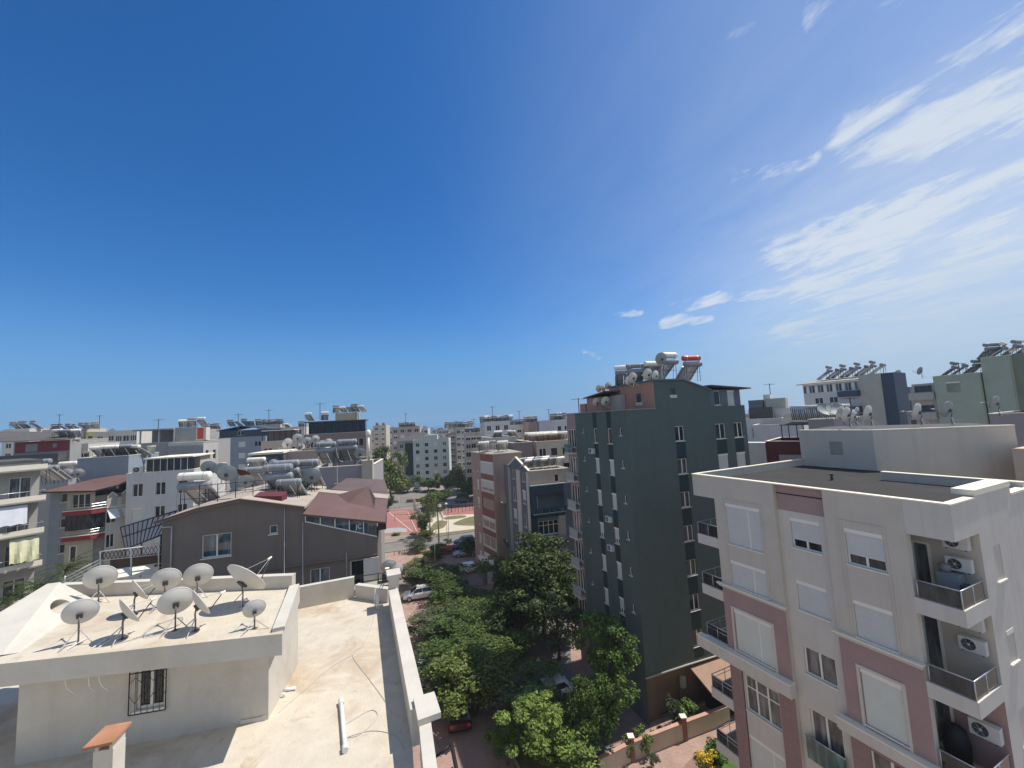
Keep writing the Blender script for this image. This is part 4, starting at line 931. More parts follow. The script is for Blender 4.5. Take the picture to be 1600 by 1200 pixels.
    for (zb, zt_) in ((-7.7, -7.14), (-10.57, -10.04), (-13.4, -12.9), (-16.2, -15.7), (-19, -18.5)):
        bl = MB(); bl.fbox(F1, 9.5, 10.8, -.12, 0, zb, zt_, 'white'); bl.fbox(F1, 10.68, 10.8, -1.9, -.12, zb, zt_, 'white'); bl.fbox(F1, 8.66, 10.68, -1.89, -.31, zb, zb + .15, 'white'); bo = bl.build('balcony', r)
        h_ = .62
        rr = MB(); zr = zt_ + h_
        rr.tube([F1.pt(9.56, -.05, zr), F1.pt(10.74, -.05, zr), F1.pt(10.74, -1.8, zr)], .025, 'metal', 7); rr.build('handrail', bo)
        for (s_, t_) in ((9.6, -.05), (10.74, -.05), (10.74, -.95)):
            q = MB(); q.tube([F1.pt(s_, t_, zt_), F1.pt(s_, t_, zr)], .02, 'metal', 6); q.build('post', bo)
        q = MB(); q.fbox(F1, 9.62, 10.71, -.055, -.045, zt_ + .04, zr - .04, 'railglass'); q.build('glass_panel', bo)
        q = MB(); q.fbox(F1, 10.735, 10.745, -1.78, -.07, zt_ + .04, zr - .04, 'railglass'); q.build('glass_panel', bo)
    # left end balconies
    for k in range(6):
        zt_ = -7.03 - 2.8 * k; zb = zt_ - .53
        bl = MB(); bl.fbox(F1, -.08, 1.285, -2.2, 0, zb, zb + .16, 'white'); bl.fbox(F1, -.08, 1.285, -.1, 0, zb + .16, zt_, 'white'); bl.fbox(F1, -.08, .02, -2.2, -.1, zb + .16, zt_, 'white'); bo = bl.build('balcony', r)
        zr = zt_ + .65
        rr = MB(); rr.tube([F1.pt(1.28, -.05, zr), F1.pt(-.03, -.05, zr), F1.pt(-.03, -2.15, zr)], .022, 'metal', 7); rr.build('handrail', bo)
        if k in (2, 3, 4):
            rr = MB(); rr.tube([F1.pt(1.28, -.05, zr - .2), F1.pt(-.03, -.05, zr - .2), F1.pt(-.03, -2.15, zr - .2)], .015, 'metal', 6); rr.build('handrail', bo)
        for (s_, t_) in ((-.03, -.05), (.65, -.05), (-.03, -1.1), (-.03, -2.1)):
            q = MB(); q.tube([F1.pt(s_, t_, zt_), F1.pt(s_, t_, zr)], .018, 'metal', 6); q.build('post', bo)
        q = MB(); q.fbox(F1, .0, 1.27, -.055, -.045, zt_ + .04, zr - .04, 'railglass'); q.build('glass_panel', bo)
    # top-left roof corner overhang
    m_ = MB(); m_.fbox(F1, -.1, 1.288, -10.4, -.001, -4.85, -4.1, 'cream'); m_.fbox(F1, -.1, 1.288, -.2, -.001, -4.1, -3.65, 'cream'); m_.build('roof_overhang', r)
    # side wall with slit windows
    B.wall(FS, 1.9, 5.2, G, -3.55, [(2.84, 3.5, -6.75, -5.5, 'slit'), (2.86, 3.5, -9.62, -8.5, 'shut'), (2.86, 3.5, -12.4, -11.2, 'slit')], 'white')
    B.wall(FS, 5.2, 12, G, -3.9, (), 'white')
    m_ = MB(); m_.fbox(FS, 1.98, 5.2, -.6, .03, -3.55, -3.35, 'coping'); m_.build('side_coping', r)
    m_ = MB(); m_.fbox(FS, 5.2, 12, -.3, .03, -3.9, -3.82, 'coping'); m_.build('side_coping', r)
    # roof
    m_ = MB(); m_.fbox(F1, -.05, 10.7, -10.45, -.2, -4.1, -4.05, 'roofgrey'); m_.build('roof', r)
    p = MB(); p.fbox(F1, 1.29, 4.65, -.2, -.23, -4.05, -3.66, 'cream')
    p = MB(); p.fbox(F1, -.12, .1, -10.4, .03, -3.65, -3.6, 'coping'); p.fbox(F1, .1, 9.5, -.24, .03, -3.65, -3.6, 'coping'); p.fbox(F1, 9.5, 10.83, -.24, .03, -3.648, -3.598, 'coping'); p.fbox(F1, 10.55, 10.83, -1.92, -.24, -3.65, -3.6, 'coping')
    p.build('coping', r)
    p = MB(); p.fbox(F1, -.1, .08, -10.4, -.2, -4.1, -3.652, 'cream'); p.fbox(F1, .08, 10.7, -.225, -.02, -4.05, -3.652, 'cream') if False else None
    p.fbox(F1, 5.9, 10.7, -7.25, -7.0, -4.05, -3.65, 'cream'); p.build('parapet', r)
    p = MB(); p.fbox(F1, 5.9, 10.7, -7.28, -6.97, -3.648, -3.6, 'coping'); p.build('coping', r)
    v_ = MB(); x, y, z = atZ(1300, 750, -4.05); v_.tube([(x, y, -4.05), (x, y, -3.75)], .06, 'darkmetal', 8); v_.tube([(x, y, -3.76), (x, y, -3.7)], .12, 'darkmetal', 10); v_.build('roof_vent', r)
    # stair tower
    P0 = F1.xy(0, -10.47); P1 = F1.xy(4.22, -10.47); P2 = (28.3, 22.9); P3 = (31, 27.5); P4 = (25, 32)
    tw_ = MB(); tw_.prism([P0, P1, P2, P3, P4], -4.6, -1.66, 'cream', 'concdark'); to = tw_.build('stair_tower', r)
    cp = MB()
    pts = [P0, P1, P2, P3, P4, P0]
    for a, b_ in zip(pts[:-1], pts[1:]):
        a = Vector(a); b_ = Vector(b_); d = (b_ - a).normalized(); n = Vector((-d.y, d.x)) * .25; e = Vector((-d.y, d.x)) * -.03
        cp.prism([tuple(a + e), tuple(b_ + e), tuple(b_ + n), tuple(a + n)], -1.655 + .002 * pts.index(tuple(a)) if False else -1.655, -1.6, 'coping')
        break
    a = Vector(P1); b_ = Vector(P2); d = (b_ - a).normalized(); n = Vector((-d.y, d.x)) * .25; e = Vector((-d.y, d.x)) * -.03
    cp.prism([tuple(a + e), tuple(b_ + e), tuple(b_ + n), tuple(a + n)], -1.652, -1.597, 'coping'); cp.build('coping', to)
    lv = MB(); FTw = F1.sub(0, -10.47)
    def fs(F, px, py):
        rr_ = ray(px, py); c = F.o[0] * F.n[0] + F.o[1] * F.n[1]; t = c / (rr_.x * F.n[0] + rr_.y * F.n[1]); p = rr_ * t
        return (p.x - F.o[0]) * F.d[0] + (p.y - F.o[1]) * F.d[1], p.z
    a = fs(FTw, 1296, 690); b_ = fs(FTw, 1318, 711)
    for i in range(8):
        zz = b_[1] + (a[1] - b_[1]) * i / 8; lv.fbox(FTw, a[0], b_[0], .002, .03, zz + .01, zz + .11, 'concrete')
    lv.build('louvre', to)
    B.done()
    # adjoining lower block behind the side wall
    return r
def _pb():
    mt = bpy.data.materials.new('pink_brick_cladding_blocks'); mt.use_nodes = True; t = mt.node_tree; n = t.nodes; p = n['Principled BSDF']; p.inputs['Roughness'].default_value = .88
    geo = n.new('ShaderNodeNewGeometry'); mp = n.new('ShaderNodeMapping'); mp.inputs['Rotation'].default_value = (0, 0, R(65.5)); t.links.new(geo.outputs['Position'], mp.inputs[0])
    sp = n.new('ShaderNodeSeparateXYZ'); t.links.new(mp.outputs[0], sp.inputs[0]); cb = n.new('ShaderNodeCombineXYZ'); t.links.new(sp.outputs[0], cb.inputs[0]); t.links.new(sp.outputs[2], cb.inputs[1])
    b = n.new('ShaderNodeTexBrick'); b.inputs['Scale'].default_value = 1; b.inputs['Brick Width'].default_value = .6; b.inputs['Row Height'].default_value = .2; b.inputs['Mortar Size'].default_value = .012
    b.inputs['Color1'].default_value = (.34, .215, .19, 1); b.inputs['Color2'].default_value = (.31, .195, .175, 1); b.inputs['Mortar'].default_value = (.27, .17, .152, 1)
    t.links.new(cb.outputs[0], b.inputs['Vector']); t.links.new(b.outputs['Color'], p.inputs['Base Color']); return mt
M['pinkbrick'] = _pb()
RB = right_block()
ac(F1, 10.25, -1.78, -6.3, 'upper air conditioner in the top corner balcony of the pink and cream block', .85)
ac(F1, 10.25, -1.78, -5.5, 'topmost air conditioner under the soffit of the top corner balcony', .85)
ac(F1, 10.3, -1.78, -9.1, 'air conditioner in the middle corner balcony of the pink and cream block', .85)
ac(F1, 10.3, -1.78, -8.3, 'second air conditioner high in the middle corner balcony, just under the slab', .85)
ac(F1, 10.3, -1.78, -12.0, 'air conditioner in the lowest visible corner balcony of the pink and cream block', .95)
m_ = MB(); m_.fbox(F1, 9.7, 10.3, -1.8, -1.3, -7.5, -6.4, 'bluegrey'); single('balcony_cabinet', m_, 'blue grey cabinet on the top corner balcony', 'cabinet')
m_ = MB(); m_.lathe([(0, 0), (.16, 0), (.18, .25), (.05, .3), (0, .3)], 'galv', F1.pt(9.9, -1.5, -6.4), (0, 0, 1), 12); single('cooking_pot', m_, 'grey metal pot on top of the balcony cabinet', 'pot')
m_ = MB(); m_.fbox(F1, 10.35, 10.65, -1.6, -1.2, -6.9, -6.7, 'navy'); m_.fbox(F1, 10.3, 10.67, -1.7, -1.1, -7.5, -6.902, 'beige'); single('storage_crate', m_, 'dark blue bundle on a beige crate on the top corner balcony', 'crate')
m_ = MB(); m_.lathe([(0, 0), (.34, .0), (.38, .7), (.3, 1.15), (.12, 1.3), (0, 1.32)], 'black', F1.pt(9.55, -1.45, -13.24), (0, 0, 1), 14); single('covered_bundle', m_, 'dark covered bundle standing on the lowest visible corner balcony', 'bundle')

# ================================================================== dark green tower
FG = Fr(9.31, 33.29, 21.5); FGL = Fr(*Fr(9.31, 33.29, -67.5).xy(-9.8, 0), -67.5)     # FGL: s = 9.8 at the corner
def green_tower():
    B = Bld('apartment_tower', 'dark slate green apartment tower with a pink penthouse and many rooftop water heaters', FG); r = B.root
    ops = []
    for k in range(7):
        z1 = -1.14 - 2.8 * k * 1.01; ops.append((5.02, 6.04, z1 - 1.3, z1, 'w2'))
    for k in range(5):
        z1 = -1.16 - 2.75 * k; kd = ['w2', 'shut', 'half', 'shut', 'w2'][k]; ops.append((9.75, 10.95, z1 - 1.38, z1, kd)); kd = ['w2', 'shut', 'shut', 'w2', 'shut'][k]; ops.append((12.04, 13.15, z1 - 1.38, z1, kd))
    B.wall(FG, 0, 13.7, -20.4, .45, ops, 'green', 'shutter')
    # dark panels between the windows of a column (proud sheets)
    m_ = MB()
    zs = [-1.14 - 2.8 * k * 1.01 for k in range(7)]
    for k in range(7):
        m_ = MB(); m_.fbox(FG, 5.02, 6.04, .003, .02, (zs[k + 1] if k < 6 else -20.3) + .02, zs[k] - 1.3 - .06, 'greendark'); m_.build('spandrel_panel', r)
    for s0, s1 in ((9.75, 10.95), (12.04, 13.15)):
        for k in range(4):
            z = -1.16 - 2.75 * k; m_ = MB(); m_.fbox(FG, s0, s1, .003, .02, z - 2.75 + .02, z - 1.38 - .06, 'greendark'); m_.build('spandrel_panel', r)
    # left face: columns of narrow windows, small vents
    C9 = 9.8
    ops = []
    tops = [-1.04, -3.76, -7.0 + .35, -9.56, -12.42, -15.32, -18.0]
    kinds1 = ['w1', 'shut', 'shut', 'half', 'shut', 'shut', 'w1']; kinds2 = ['w1', 'shut', 'shut', 'half', 'shut', 'half', 'w1']
    for k, z in enumerate(tops):
        ops.append((C9 - 4.92, C9 - 4.33, z - 1.35, z, kinds1[k])); ops.append((C9 - 2.75, C9 - 2.12, z - 1.35, z, kinds2[k]))
        ops.append((C9 - 1.05, C9 - .72, z - .62, z + .02, 'w1')); ops.append((C9 - 6.9, C9 - 6.62, z - .42, z, 'w1'))
    B.wall(FGL, 1.7, C9, G, .45, ops, 'green', 'shutter')
    for k, z in enumerate(tops):
        zn = .45 if k == 0 else tops[k - 1] - 1.35 - .06
        for (a, b_) in ((C9 - 4.92, C9 - 4.33), (C9 - 2.75, C9 - 2.12)):
            m_ = MB(); m_.fbox(FGL, a, b_, .003, .02, z + .02, zn, 'greendark'); m_.build('spandrel_panel', r)
    # pink balcony bay at the far end of the left face
    B.wall(FGL, 0, 1.7, G, .45, [(.12, 1.6, z - 2.05, z - .25, 'w3_c' if k % 2 else 'w3') for k, z in enumerate([-.9 - 2.8 * q for q in range(7)])], 'pinkclad')
    for q in range(7):
        z = -3.3 - 2.8 * q
        m_ = MB(); m_.fbox(FGL, .05, 1.66, .002, .55, z - .3, z - .16, 'white'); bo = m_.build('balcony', r)
        m_ = MB(); m_.fbox(FGL, .08, 1.64, .5, .52, z - .16, z + .65, 'glassgreen' if q == 0 else 'palegrey'); m_.build('balcony_panel', bo)
        for zz in (z + .3, z + .7):
            m_ = MB(); m_.tube([FGL.pt(.06, .53, zz), FGL.pt(1.65, .53, zz)], .02, 'metal', 5); m_.build('handrail', bo)
    # core and hidden sides
    m_ = MB(); m_.fbox(FG, .3, 13.69, -9.78, -.3, -20.4, .3, 'green'); m_.fbox(FG, .3, 13.69, -9.78, -.6, G, -20.41, 'beigedark'); m_.build('core', r)
    # gable / penthouse wall flush with the right face
    gp = [(3.1, .45), (9.5, .45), (9.5, 1.95), (6.33, 2.9), (3.1, 2.85)]
    m_ = MB()
    fr_ = [FG.pt(s_, .001, z) for s_, z in gp]; bk = [FG.pt(s_, -6.5, z) for s_, z in gp]
    m_.face(fr_, 'green'); m_.face(bk[::-1], 'green')
    for i in range(5):
        j = (i + 1) % 5
        m_.face([fr_[j], fr_[i], bk[i], bk[j]], 'salmon' if i == 4 else ('concdark' if i in (2, 3) else 'green'))
    po = m_.build('penthouse', r)
    m_ = MB(); e = [(2.95, 2.86), (6.33, 2.9), (9.6, 1.9)]
    for (a, b_) in zip(e[:-1], e[1:]):
        m_.hexa([FG.pt(a[0], .12, a[1] + .01), FG.pt(b_[0], .12, b_[1] + .01), FG.pt(b_[0], -6.6, b_[1] + .01), FG.pt(a[0], -6.6, a[1] + .01), FG.pt(a[0], .12, a[1] + .14), FG.pt(b_[0], .12, b_[1] + .14), FG.pt(b_[0], -6.6, b_[1] + .14), FG.pt(a[0], -6.6, a[1] + .14)], 'slate')
    m_.build('roof', po)
    FPn = Fr(*FG.xy(3.1, -6.5), FG.a - 90)
    # small openings on the penthouse
    for (F_, o_) in ((FG.sub(0, .004), (4.9, 5.4, 1.62, 2.18)), (FPn.sub(0, .004), (4.15, 4.75, 1.15, 1.95))):
        m_ = MB(); m_.fbox(F_, o_[0], o_[1], 0, .01, o_[2], o_[3], 'glass'); wo = m_.build('window', po)
        m_ = MB(); m_.fbox(F_, o_[0] - .12, o_[1] + .12, 0, .06, o_[2] - .28, o_[2] - .01, 'white'); m_.build('sill', wo)
    # right attic storey with its own lean-to roof
    FA = FG.sub(0, -.25)
    B.wall(FA, 9.5, 13.55, .4, 2.0, [(10.22, 11.0, .55, 1.9, 'w1'), (11.9, 12.78, .5, 1.9, 'shut')], 'slate')
    m_ = MB(); m_.fbox(FG, 9.52, 13.54, -6.4, -.45, .46, 2.0, 'slate'); m_.build('attic', r)
    m_ = MB(); m_.hexa([FG.pt(9.3, .35, 2.3), FG.pt(14.4, .35, 1.98), FG.pt(14.4, -6.6, 1.98), FG.pt(9.3, -6.6, 2.3), FG.pt(9.3, .35, 2.42), FG.pt(14.4, .35, 2.08), FG.pt(14.4, -6.6, 2.08), FG.pt(9.3, -6.6, 2.42)], 'concdark'); m_.build('attic_roof', r)
    # left roof terrace: coping, further penthouses
    m_ = MB(); m_.fbox(FGL, -.04, C9 + .02, -.2, .04, .45, .52, 'concrete'); m_.build('coping', r)
    m_ = MB(); m_.fbox(FG, 0, 3.1, -.2, .04, .452, .522, 'concrete'); m_.build('coping', r)
    Fq = FGL
    m_ = MB(); m_.fbox(Fq, 1.6, 4.2, -5, -1.6, .3, 1.95, 'salmon'); q1 = m_.build('penthouse', r)
    m_ = MB(); m_.hexa([Fq.pt(1.4, -1.3, 1.95), Fq.pt(5.2, -1.3, 2.35), Fq.pt(5.2, -5, 2.35), Fq.pt(1.4, -5, 1.95), Fq.pt(1.4, -1.3, 2.05), Fq.pt(5.2, -1.3, 2.45), Fq.pt(5.2, -5, 2.45), Fq.pt(1.4, -5, 2.05)], 'brownmetal'); m_.build('roof', q1)
    m_ = MB(); m_.fbox(Fq, 3.6, 5.9, -3.1, -2.6, .3, 2.0, 'palegrey'); m_.build('chimney_breast', r)
    m_ = MB(); m_.fbox(Fq, .2, 1.2, -3, -1.6, .3, 1.45, 'salmon'); m_.build('chimney_breast', r)
    # ground floor, gutter and shed canopy
    Fz = FG.sub(0, -.35); B.wall(Fz, 0, 13.7, G, -20.42, [(5.2, 7.2, -23.9, -21.6, 'hole'), (1.2, 3.6, -23.9, -21.4, 'hole')], 'beigedark')
    m_ = MB(); m_.tube([FG.pt(-.05, .08, -20.45), FG.pt(4.4, .08, -20.5), FG.pt(7.9, .08, -20.6), FG.pt(13.7, .08, -20.6)], .07, 'palegrey', 8); m_.build('gutter', r)
    m_ = MB(); m_.fbox(FG, 0, 13.7, -.34, -.002, -20.46, -20.405, 'concrete'); m_.build('soffit', r)
    B.done()
    for i, z in enumerate((-3.05, -8.9, -11.35)):
        F_ = FGL; s_ = C9 - (5.2 if i == 0 else 3.25); ac(F_, s_, .03, z - .35, ['air conditioner beside the upper narrow windows of the green tower', 'air conditioner below the halfway shuttered window on the green tower side', 'lowest air conditioner on the side of the green tower'][i], .9)
    sh = empty('garden_shed', FG.pt(6.5, 1.5, G), 'dark timber shed with a brown canopy against the foot of the green tower', 'shed')
    m_ = MB(); m_.fbox(FG, 5.6, 8.6, .1, 1.8, G, -21.95, 'darkbrown'); m_.build('wall', sh)
    for k in range(9):
        q = MB(); q.fbox(FG, 5.62 + k * .33, 5.72 + k * .33, 1.803, 1.84, G, -21.95, 'black'); q.build('slat', sh)
    m_ = MB(); m_.hexa([FG.pt(4.4, 2.3, -21.8), FG.pt(9.0, 2.3, -21.8), FG.pt(9.0, .02, -20.9), FG.pt(4.4, .02, -20.9), FG.pt(4.4, 2.3, -21.68), FG.pt(9.0, 2.3, -21.68), FG.pt(9.0, .02, -20.78), FG.pt(4.4, .02, -20.78)], 'canopybrown'); m_.build('canopy', sh)
    m_ = MB(); m_.fbox(FG, 3.6, 4.0, -.34, -.1, -22.3, -21.4, 'palegrey'); single('meter_box', m_, 'pale meter box on the ground floor wall of the green tower', 'meter box')
green_tower()
# equipment on the green tower, placed by the sight line to its foot
def hp(px, py, Y): return atY(px, py, Y)
for (p, px, py, Y, rz, s_, lab) in [
    (P_H3, 976, 607, 38.5, None, 1.0, 'leftmost two-tank heater on the green tower, above the pink dormer'),
    (P_H2, 994, 604, 37, None, .95, 'grey-tank heater just left of the penthouse corner on the green tower'),
    (P_H1, 1020, 594, 36.5, None, 1.0, 'heater with a lettered tank left of the big dish on the green tower roof'),
    (P_H3, 1045, 594, 37, None, 1.15, 'highest two-tank heater in the middle of the green tower roof'),
    (P_HR, 1082, 596, 38, None, 1.1, 'heater with a bright red upper tank on the green tower roof')]:
    heater(p, hp(px, py, Y), lab, [20, -12, 10, 25, -8][px % 5], s_ * .86)
for (i, px, py, Y, s_, lab) in [(0, 991, 604, 34.8, 1.0, 'ivory dish at the pink penthouse corner of the green tower, right of its smaller twin'), (0, 984, 606, 34.9, .8, 'smaller ivory dish touching the pink penthouse corner of the green tower'),
    (0, 1015, 600, 35, 1.1, 'first ivory dish behind the green gable wall, under the lettered tank'), (2, 1027, 600, 35, 1.1, 'second ivory dish behind the green gable wall, under the lettered tank'),
    (1, 1036, 578, 36, 1.2, 'large grey dish raised beside the highest tanks of the green tower'), (0, 934, 640, 39, .9, 'ivory dish on the low edge of the green tower roof before the pink dormer'),
    (0, 948, 640, 38, 1.0, 'wide ivory dish leaning on the pale wall of the green tower roof'), (0, 938, 617, 41, .85, 'leftmost of three small dishes on the pink dormer roof'), (2, 945, 615, 41, .8, 'middle one of three small dishes on the pink dormer roof'), (0, 952, 613, 41, .85, 'rightmost of three small dishes on the pink dormer roof')]:
    fdish(i, hp(px, py, Y), lab, s_)

# ================================================================== slate gable house between pink tower and green tower
def slate_house():
    k = 53 / 50.5; C = (1.51 * k, 53.0); F = Fr(C[0], C[1], 17); FLf = Fr(*Fr(C[0], C[1], -68).xy(-8.8 * k, 0), -68); S = 8.8 * k
    B = Bld('apartment_house', 'slate blue house with a white edged gable, glazed balcony and solar panels on top', F); r = B.root
    q = lambda v: v * k
    B.wall(F, 0, q(5.6), q(-8.04), q(-6.3), [(q(3.45), q(4.0), q(-7.88), q(-6.95), 'w1')], 'beige')
    # lower storeys stand proud
    Fp = F.sub(0, .35)
    B.wall(Fp, q(0), q(.75), G, q(-8.1), (), 'navy'); B.wall(Fp, q(4.45), q(5.6), G, q(-8.1), (), 'slate')
    B.wall(Fp, q(.75), q(4.45), q(-9.25), q(-8.1), (), 'navy')
    Fi = F.sub(0, -.5); B.wall(Fi, q(.3), q(4.45), q(-11.5), q(-9.25), [(q(.58), q(1.15), q(-11.4), q(-9.5), 'door_c')], 'slate')
    B.wall(Fp, q(.0), q(4.45), q(-12.0), q(-11.45), (), 'navy')
    B.wall(Fp, q(.0), q(3.5), q(-14.3), q(-12.0), [(q(.82), q(3.46), q(-14.05), q(-12.42), 'w4_t')], 'slate'); B.wall(Fp, q(3.5), q(4.45), q(-14.3), q(-12.0), (), 'palegrey')
    B.wall(Fp, q(.0), q(4.45), q(-15.9), q(-14.3), (), 'bluegrey'); m_ = MB(); m_.fbox(Fp, q(2.0), q(4.5), .003, .12, q(-15.5), q(-14.85), 'navy'); m_.build('band', r)
    B.wall(Fp, q(.0), q(4.45), G, q(-15.9), [(q(2.2), q(4.1), q(-18.9), q(-17.4), 'w3_c')], 'bluegrey')
    m_ = MB(); m_.fbox(F, -.05, q(5.6) + .05, .3, .42, q(-8.1), q(-7.98), 'coping'); m_.build('coping', r)
    m_ = MB(); m_.fbox(F, 0, q(5.6), 0, .3, q(-8.1), q(-8.0), 'navy'); m_.build('ledge', r)
    m_ = MB(); m_.fbox(F, q(.2), q(4.45), .8, .82, q(-11.4), q(-10.8), 'glassblue'); m_.fbox(F, q(.2), q(4.45), .3, .85, q(-11.55), q(-11.42), 'slate'); m_.build('balcony', r)
    # left gable face
    zt = [(0, -6.1), (2.1, -6.14), (4.8, -4.93), (8.8, -6.3)]
    ops = []
    for j, z in enumerate((-6.6, -8.82, -11.72, -14.4, -17.1)):
        ops.append((q(6.5), q(7.6), q(z - 1.7 if j else z - 1.15), q(z), 'half' if j % 2 else 'w2'))
        if j: ops.append((q(3.1), q(4.25), q(z - 1.85), q(z), 'w2' if j % 2 else 'half'))
    ops.append((q(3.1), q(4.25), q(-7.8), q(-6.5), 'w2'))
    B.wall(FLf, 0, S, G, q(-6.4), ops, 'slate')
    m_ = MB(); m_.face([FLf.pt(0, 0, q(-6.4)), FLf.pt(S, 0, q(-6.4)), FLf.pt(S, 0, q(-6.3)), FLf.pt(q(4.8), 0, q(-4.93)), FLf.pt(q(2.1), 0, q(-6.14)), FLf.pt(0, 0, q(-6.1))], 'slate'); m_.build('gable', r)
    for (a, b_) in ((q(4.8), q(6.1)), (q(8.1), S), (q(2.2), q(2.5))):
        m_ = MB(); m_.fbox(FLf, a, b_ - .02, .004, .1, G, q(-6.4), 'white'); m_.build('pilaster', r)
    m_ = MB()
    for (a, b_) in (((2.0, -6.14), (4.8, -4.88)), ((4.8, -4.88), (9.0, -6.32))):
        m_.hexa([FLf.pt(q(a[0]), .14, q(a[1])), FLf.pt(q(b_[0]), .14, q(b_[1])), FLf.pt(q(b_[0]), -.15, q(b_[1])), FLf.pt(q(a[0]), -.15, q(a[1])), FLf.pt(q(a[0]), .14, q(a[1]) + .16), FLf.pt(q(b_[0]), .14, q(b_[1]) + .16), FLf.pt(q(b_[0]), -.15, q(b_[1]) + .16), FLf.pt(q(a[0]), -.15, q(a[1]) + .16)], 'coping')
    m_.build('gable_coping', r)
    m_ = MB(); m_.fbox(F, .05, q(5.58), -8.8, -.55, G, q(-6.5), 'slate'); m_.build('core', r)
    m_ = MB(); m_.fbox(F, -.0, q(5.6), -8.9, -.02, q(-6.42), q(-6.32), 'concrete'); m_.build('roof', r)
    FRt = Fr(*F.xy(q(5.6), .35), 17 + 90); B.wall(FRt, 0, 9, G, q(-6.4), (), 'slate')
    m_ = MB(); m_.tube([FLf.pt(q(2.3), .2, G), FLf.pt(q(2.3), .2, q(-6.2))], .1, 'palegrey', 8); m_.build('downpipe', r)
    B.done(); return F
FSH = slate_house()
for i in range(9):
    s_ = .6 + (i % 5) * 1.15; t_ = -1.6 - (i // 5) * 2.6
    heater([P_H1, P_H4, P_H1, P_H4][i % 4], FSH.pt(s_, t_, -6.63), '%s heater from left in the %s row on the slate gable house' % (ORD[i % 5], 'front' if i < 5 else 'back'), 35, .72)

# ================================================================== pink and brick tower left of it
def pink_tower():
    C = (-3.47, 62.0); F = Fr(C[0], C[1], 17); W_ = 8.05; FLf = Fr(*Fr(C[0], C[1], -60).xy(-W_, 0), -60)
    B = Bld('apartment_tower', 'pinkish brown apartment tower with stacked white shuttered balconies on its corner', F); r = B.root
    ops = [(5.3, 5.9, z - 1.3, z, 'w1_c') for z in [-6.6 - 2.85 * k for k in range(6)]] if False else []
    B.wall(FLf, 0, 1.2, G, -5.0, [(.35, .8, z - 1.6, z, 'w1') for z in [-6.4 - 2.85 * k for k in range(6)]], 'pinkbrown')
    B.wall(FLf, 1.2, 3.4, G, -5.0, [(1.8, 2.6, z - 1.5, z, ['w1', 'shut', 'half'][k % 3]) for k, z in enumerate([-6.4 - 2.85 * q for q in range(6)])], 'pinkbrown')
    kinds = ['shut', 'half', 'deep', 'low', 'w2_c', 'shut']
    cols = ['brick'] * 7
    for k in range(6):
        z = -6.1 - 2.85 * k
        B.wall(FLf, 3.4, W_ - .1, z - 2.0, z, [(3.65, W_ - .35, z - 1.75, z - .1, kinds[k])], 'white' if k != 2 else 'brick')
        B.wall(FLf, 3.4, W_ - .1, z, z + (.85 if k else 1.1), (), 'brick')
    B.wall(FLf, 3.4, W_ - .1, G, -22.35, (), 'pinkbrown'); B.wall(FLf, W_ - .1, W_, G, -5.0, (), 'pinkbrown')
    B.wall(F, 0, 4.6, G, -5.0, [(1.6, 2.3, z - .6, z, 'w1') for z in (-9.72, -15.3)], 'pinkbrown')
    m_ = MB(); m_.fbox(F, .02, .5, .002, .12, G, -5.05, 'pinkbrown'); m_.build('pilaster', r)
    m_ = MB(); m_.prism([F.xy(.1, -.1), F.xy(4.6, -.02), F.xy(5, -9), FLf.xy(.1, -3), FLf.xy(.1, -.1), ], G, -5.05, 'pinkbrown', 'roofgrey'); m_.build('core', r)
    m_ = MB(); m_.prism([F.xy(-.15, .12), F.xy(4.7, .12), F.xy(4.9, -9), FLf.xy(-.1, -4), FLf.xy(-.1, .12)], -5.0, -4.82, 'beige', 'concrete'); m_.build('roof', r)
    m_ = MB(); m_.fbox(F, .8, 4.6, .0, 1.4, -12.2, -12.05, 'concrete'); m_.fbox(F, .8, 4.6, 1.36, 1.4, -12.05, -11.2, 'palegrey'); m_.build('balcony', r)
    m_ = MB(); m_.hexa([F.pt(1.0, 0.002, -17.8), F.pt(4.6, .002, -17.8), F.pt(4.6, 1.8, -18.2), F.pt(1.0, 1.8, -18.2), F.pt(1.0, 0.002, -17.65), F.pt(4.6, .002, -17.65), F.pt(4.6, 1.8, -18.05), F.pt(1.0, 1.8, -18.05)], 'concdark'); m_.build('canopy', r)
    B.done()
    return F
FPT = pink_tower()
for i, (s_, t_) in enumerate([(.6, -3.5), (2.2, -5.5), (3.4, -2.2)]):
    heater([P_H1, P_H4, P_H1][i], FPT.pt(s_ - 1.2, t_, -4.82), '%s white-tank heater from the left on the pinkish brown corner tower roof' % ORD[i], None, .9)

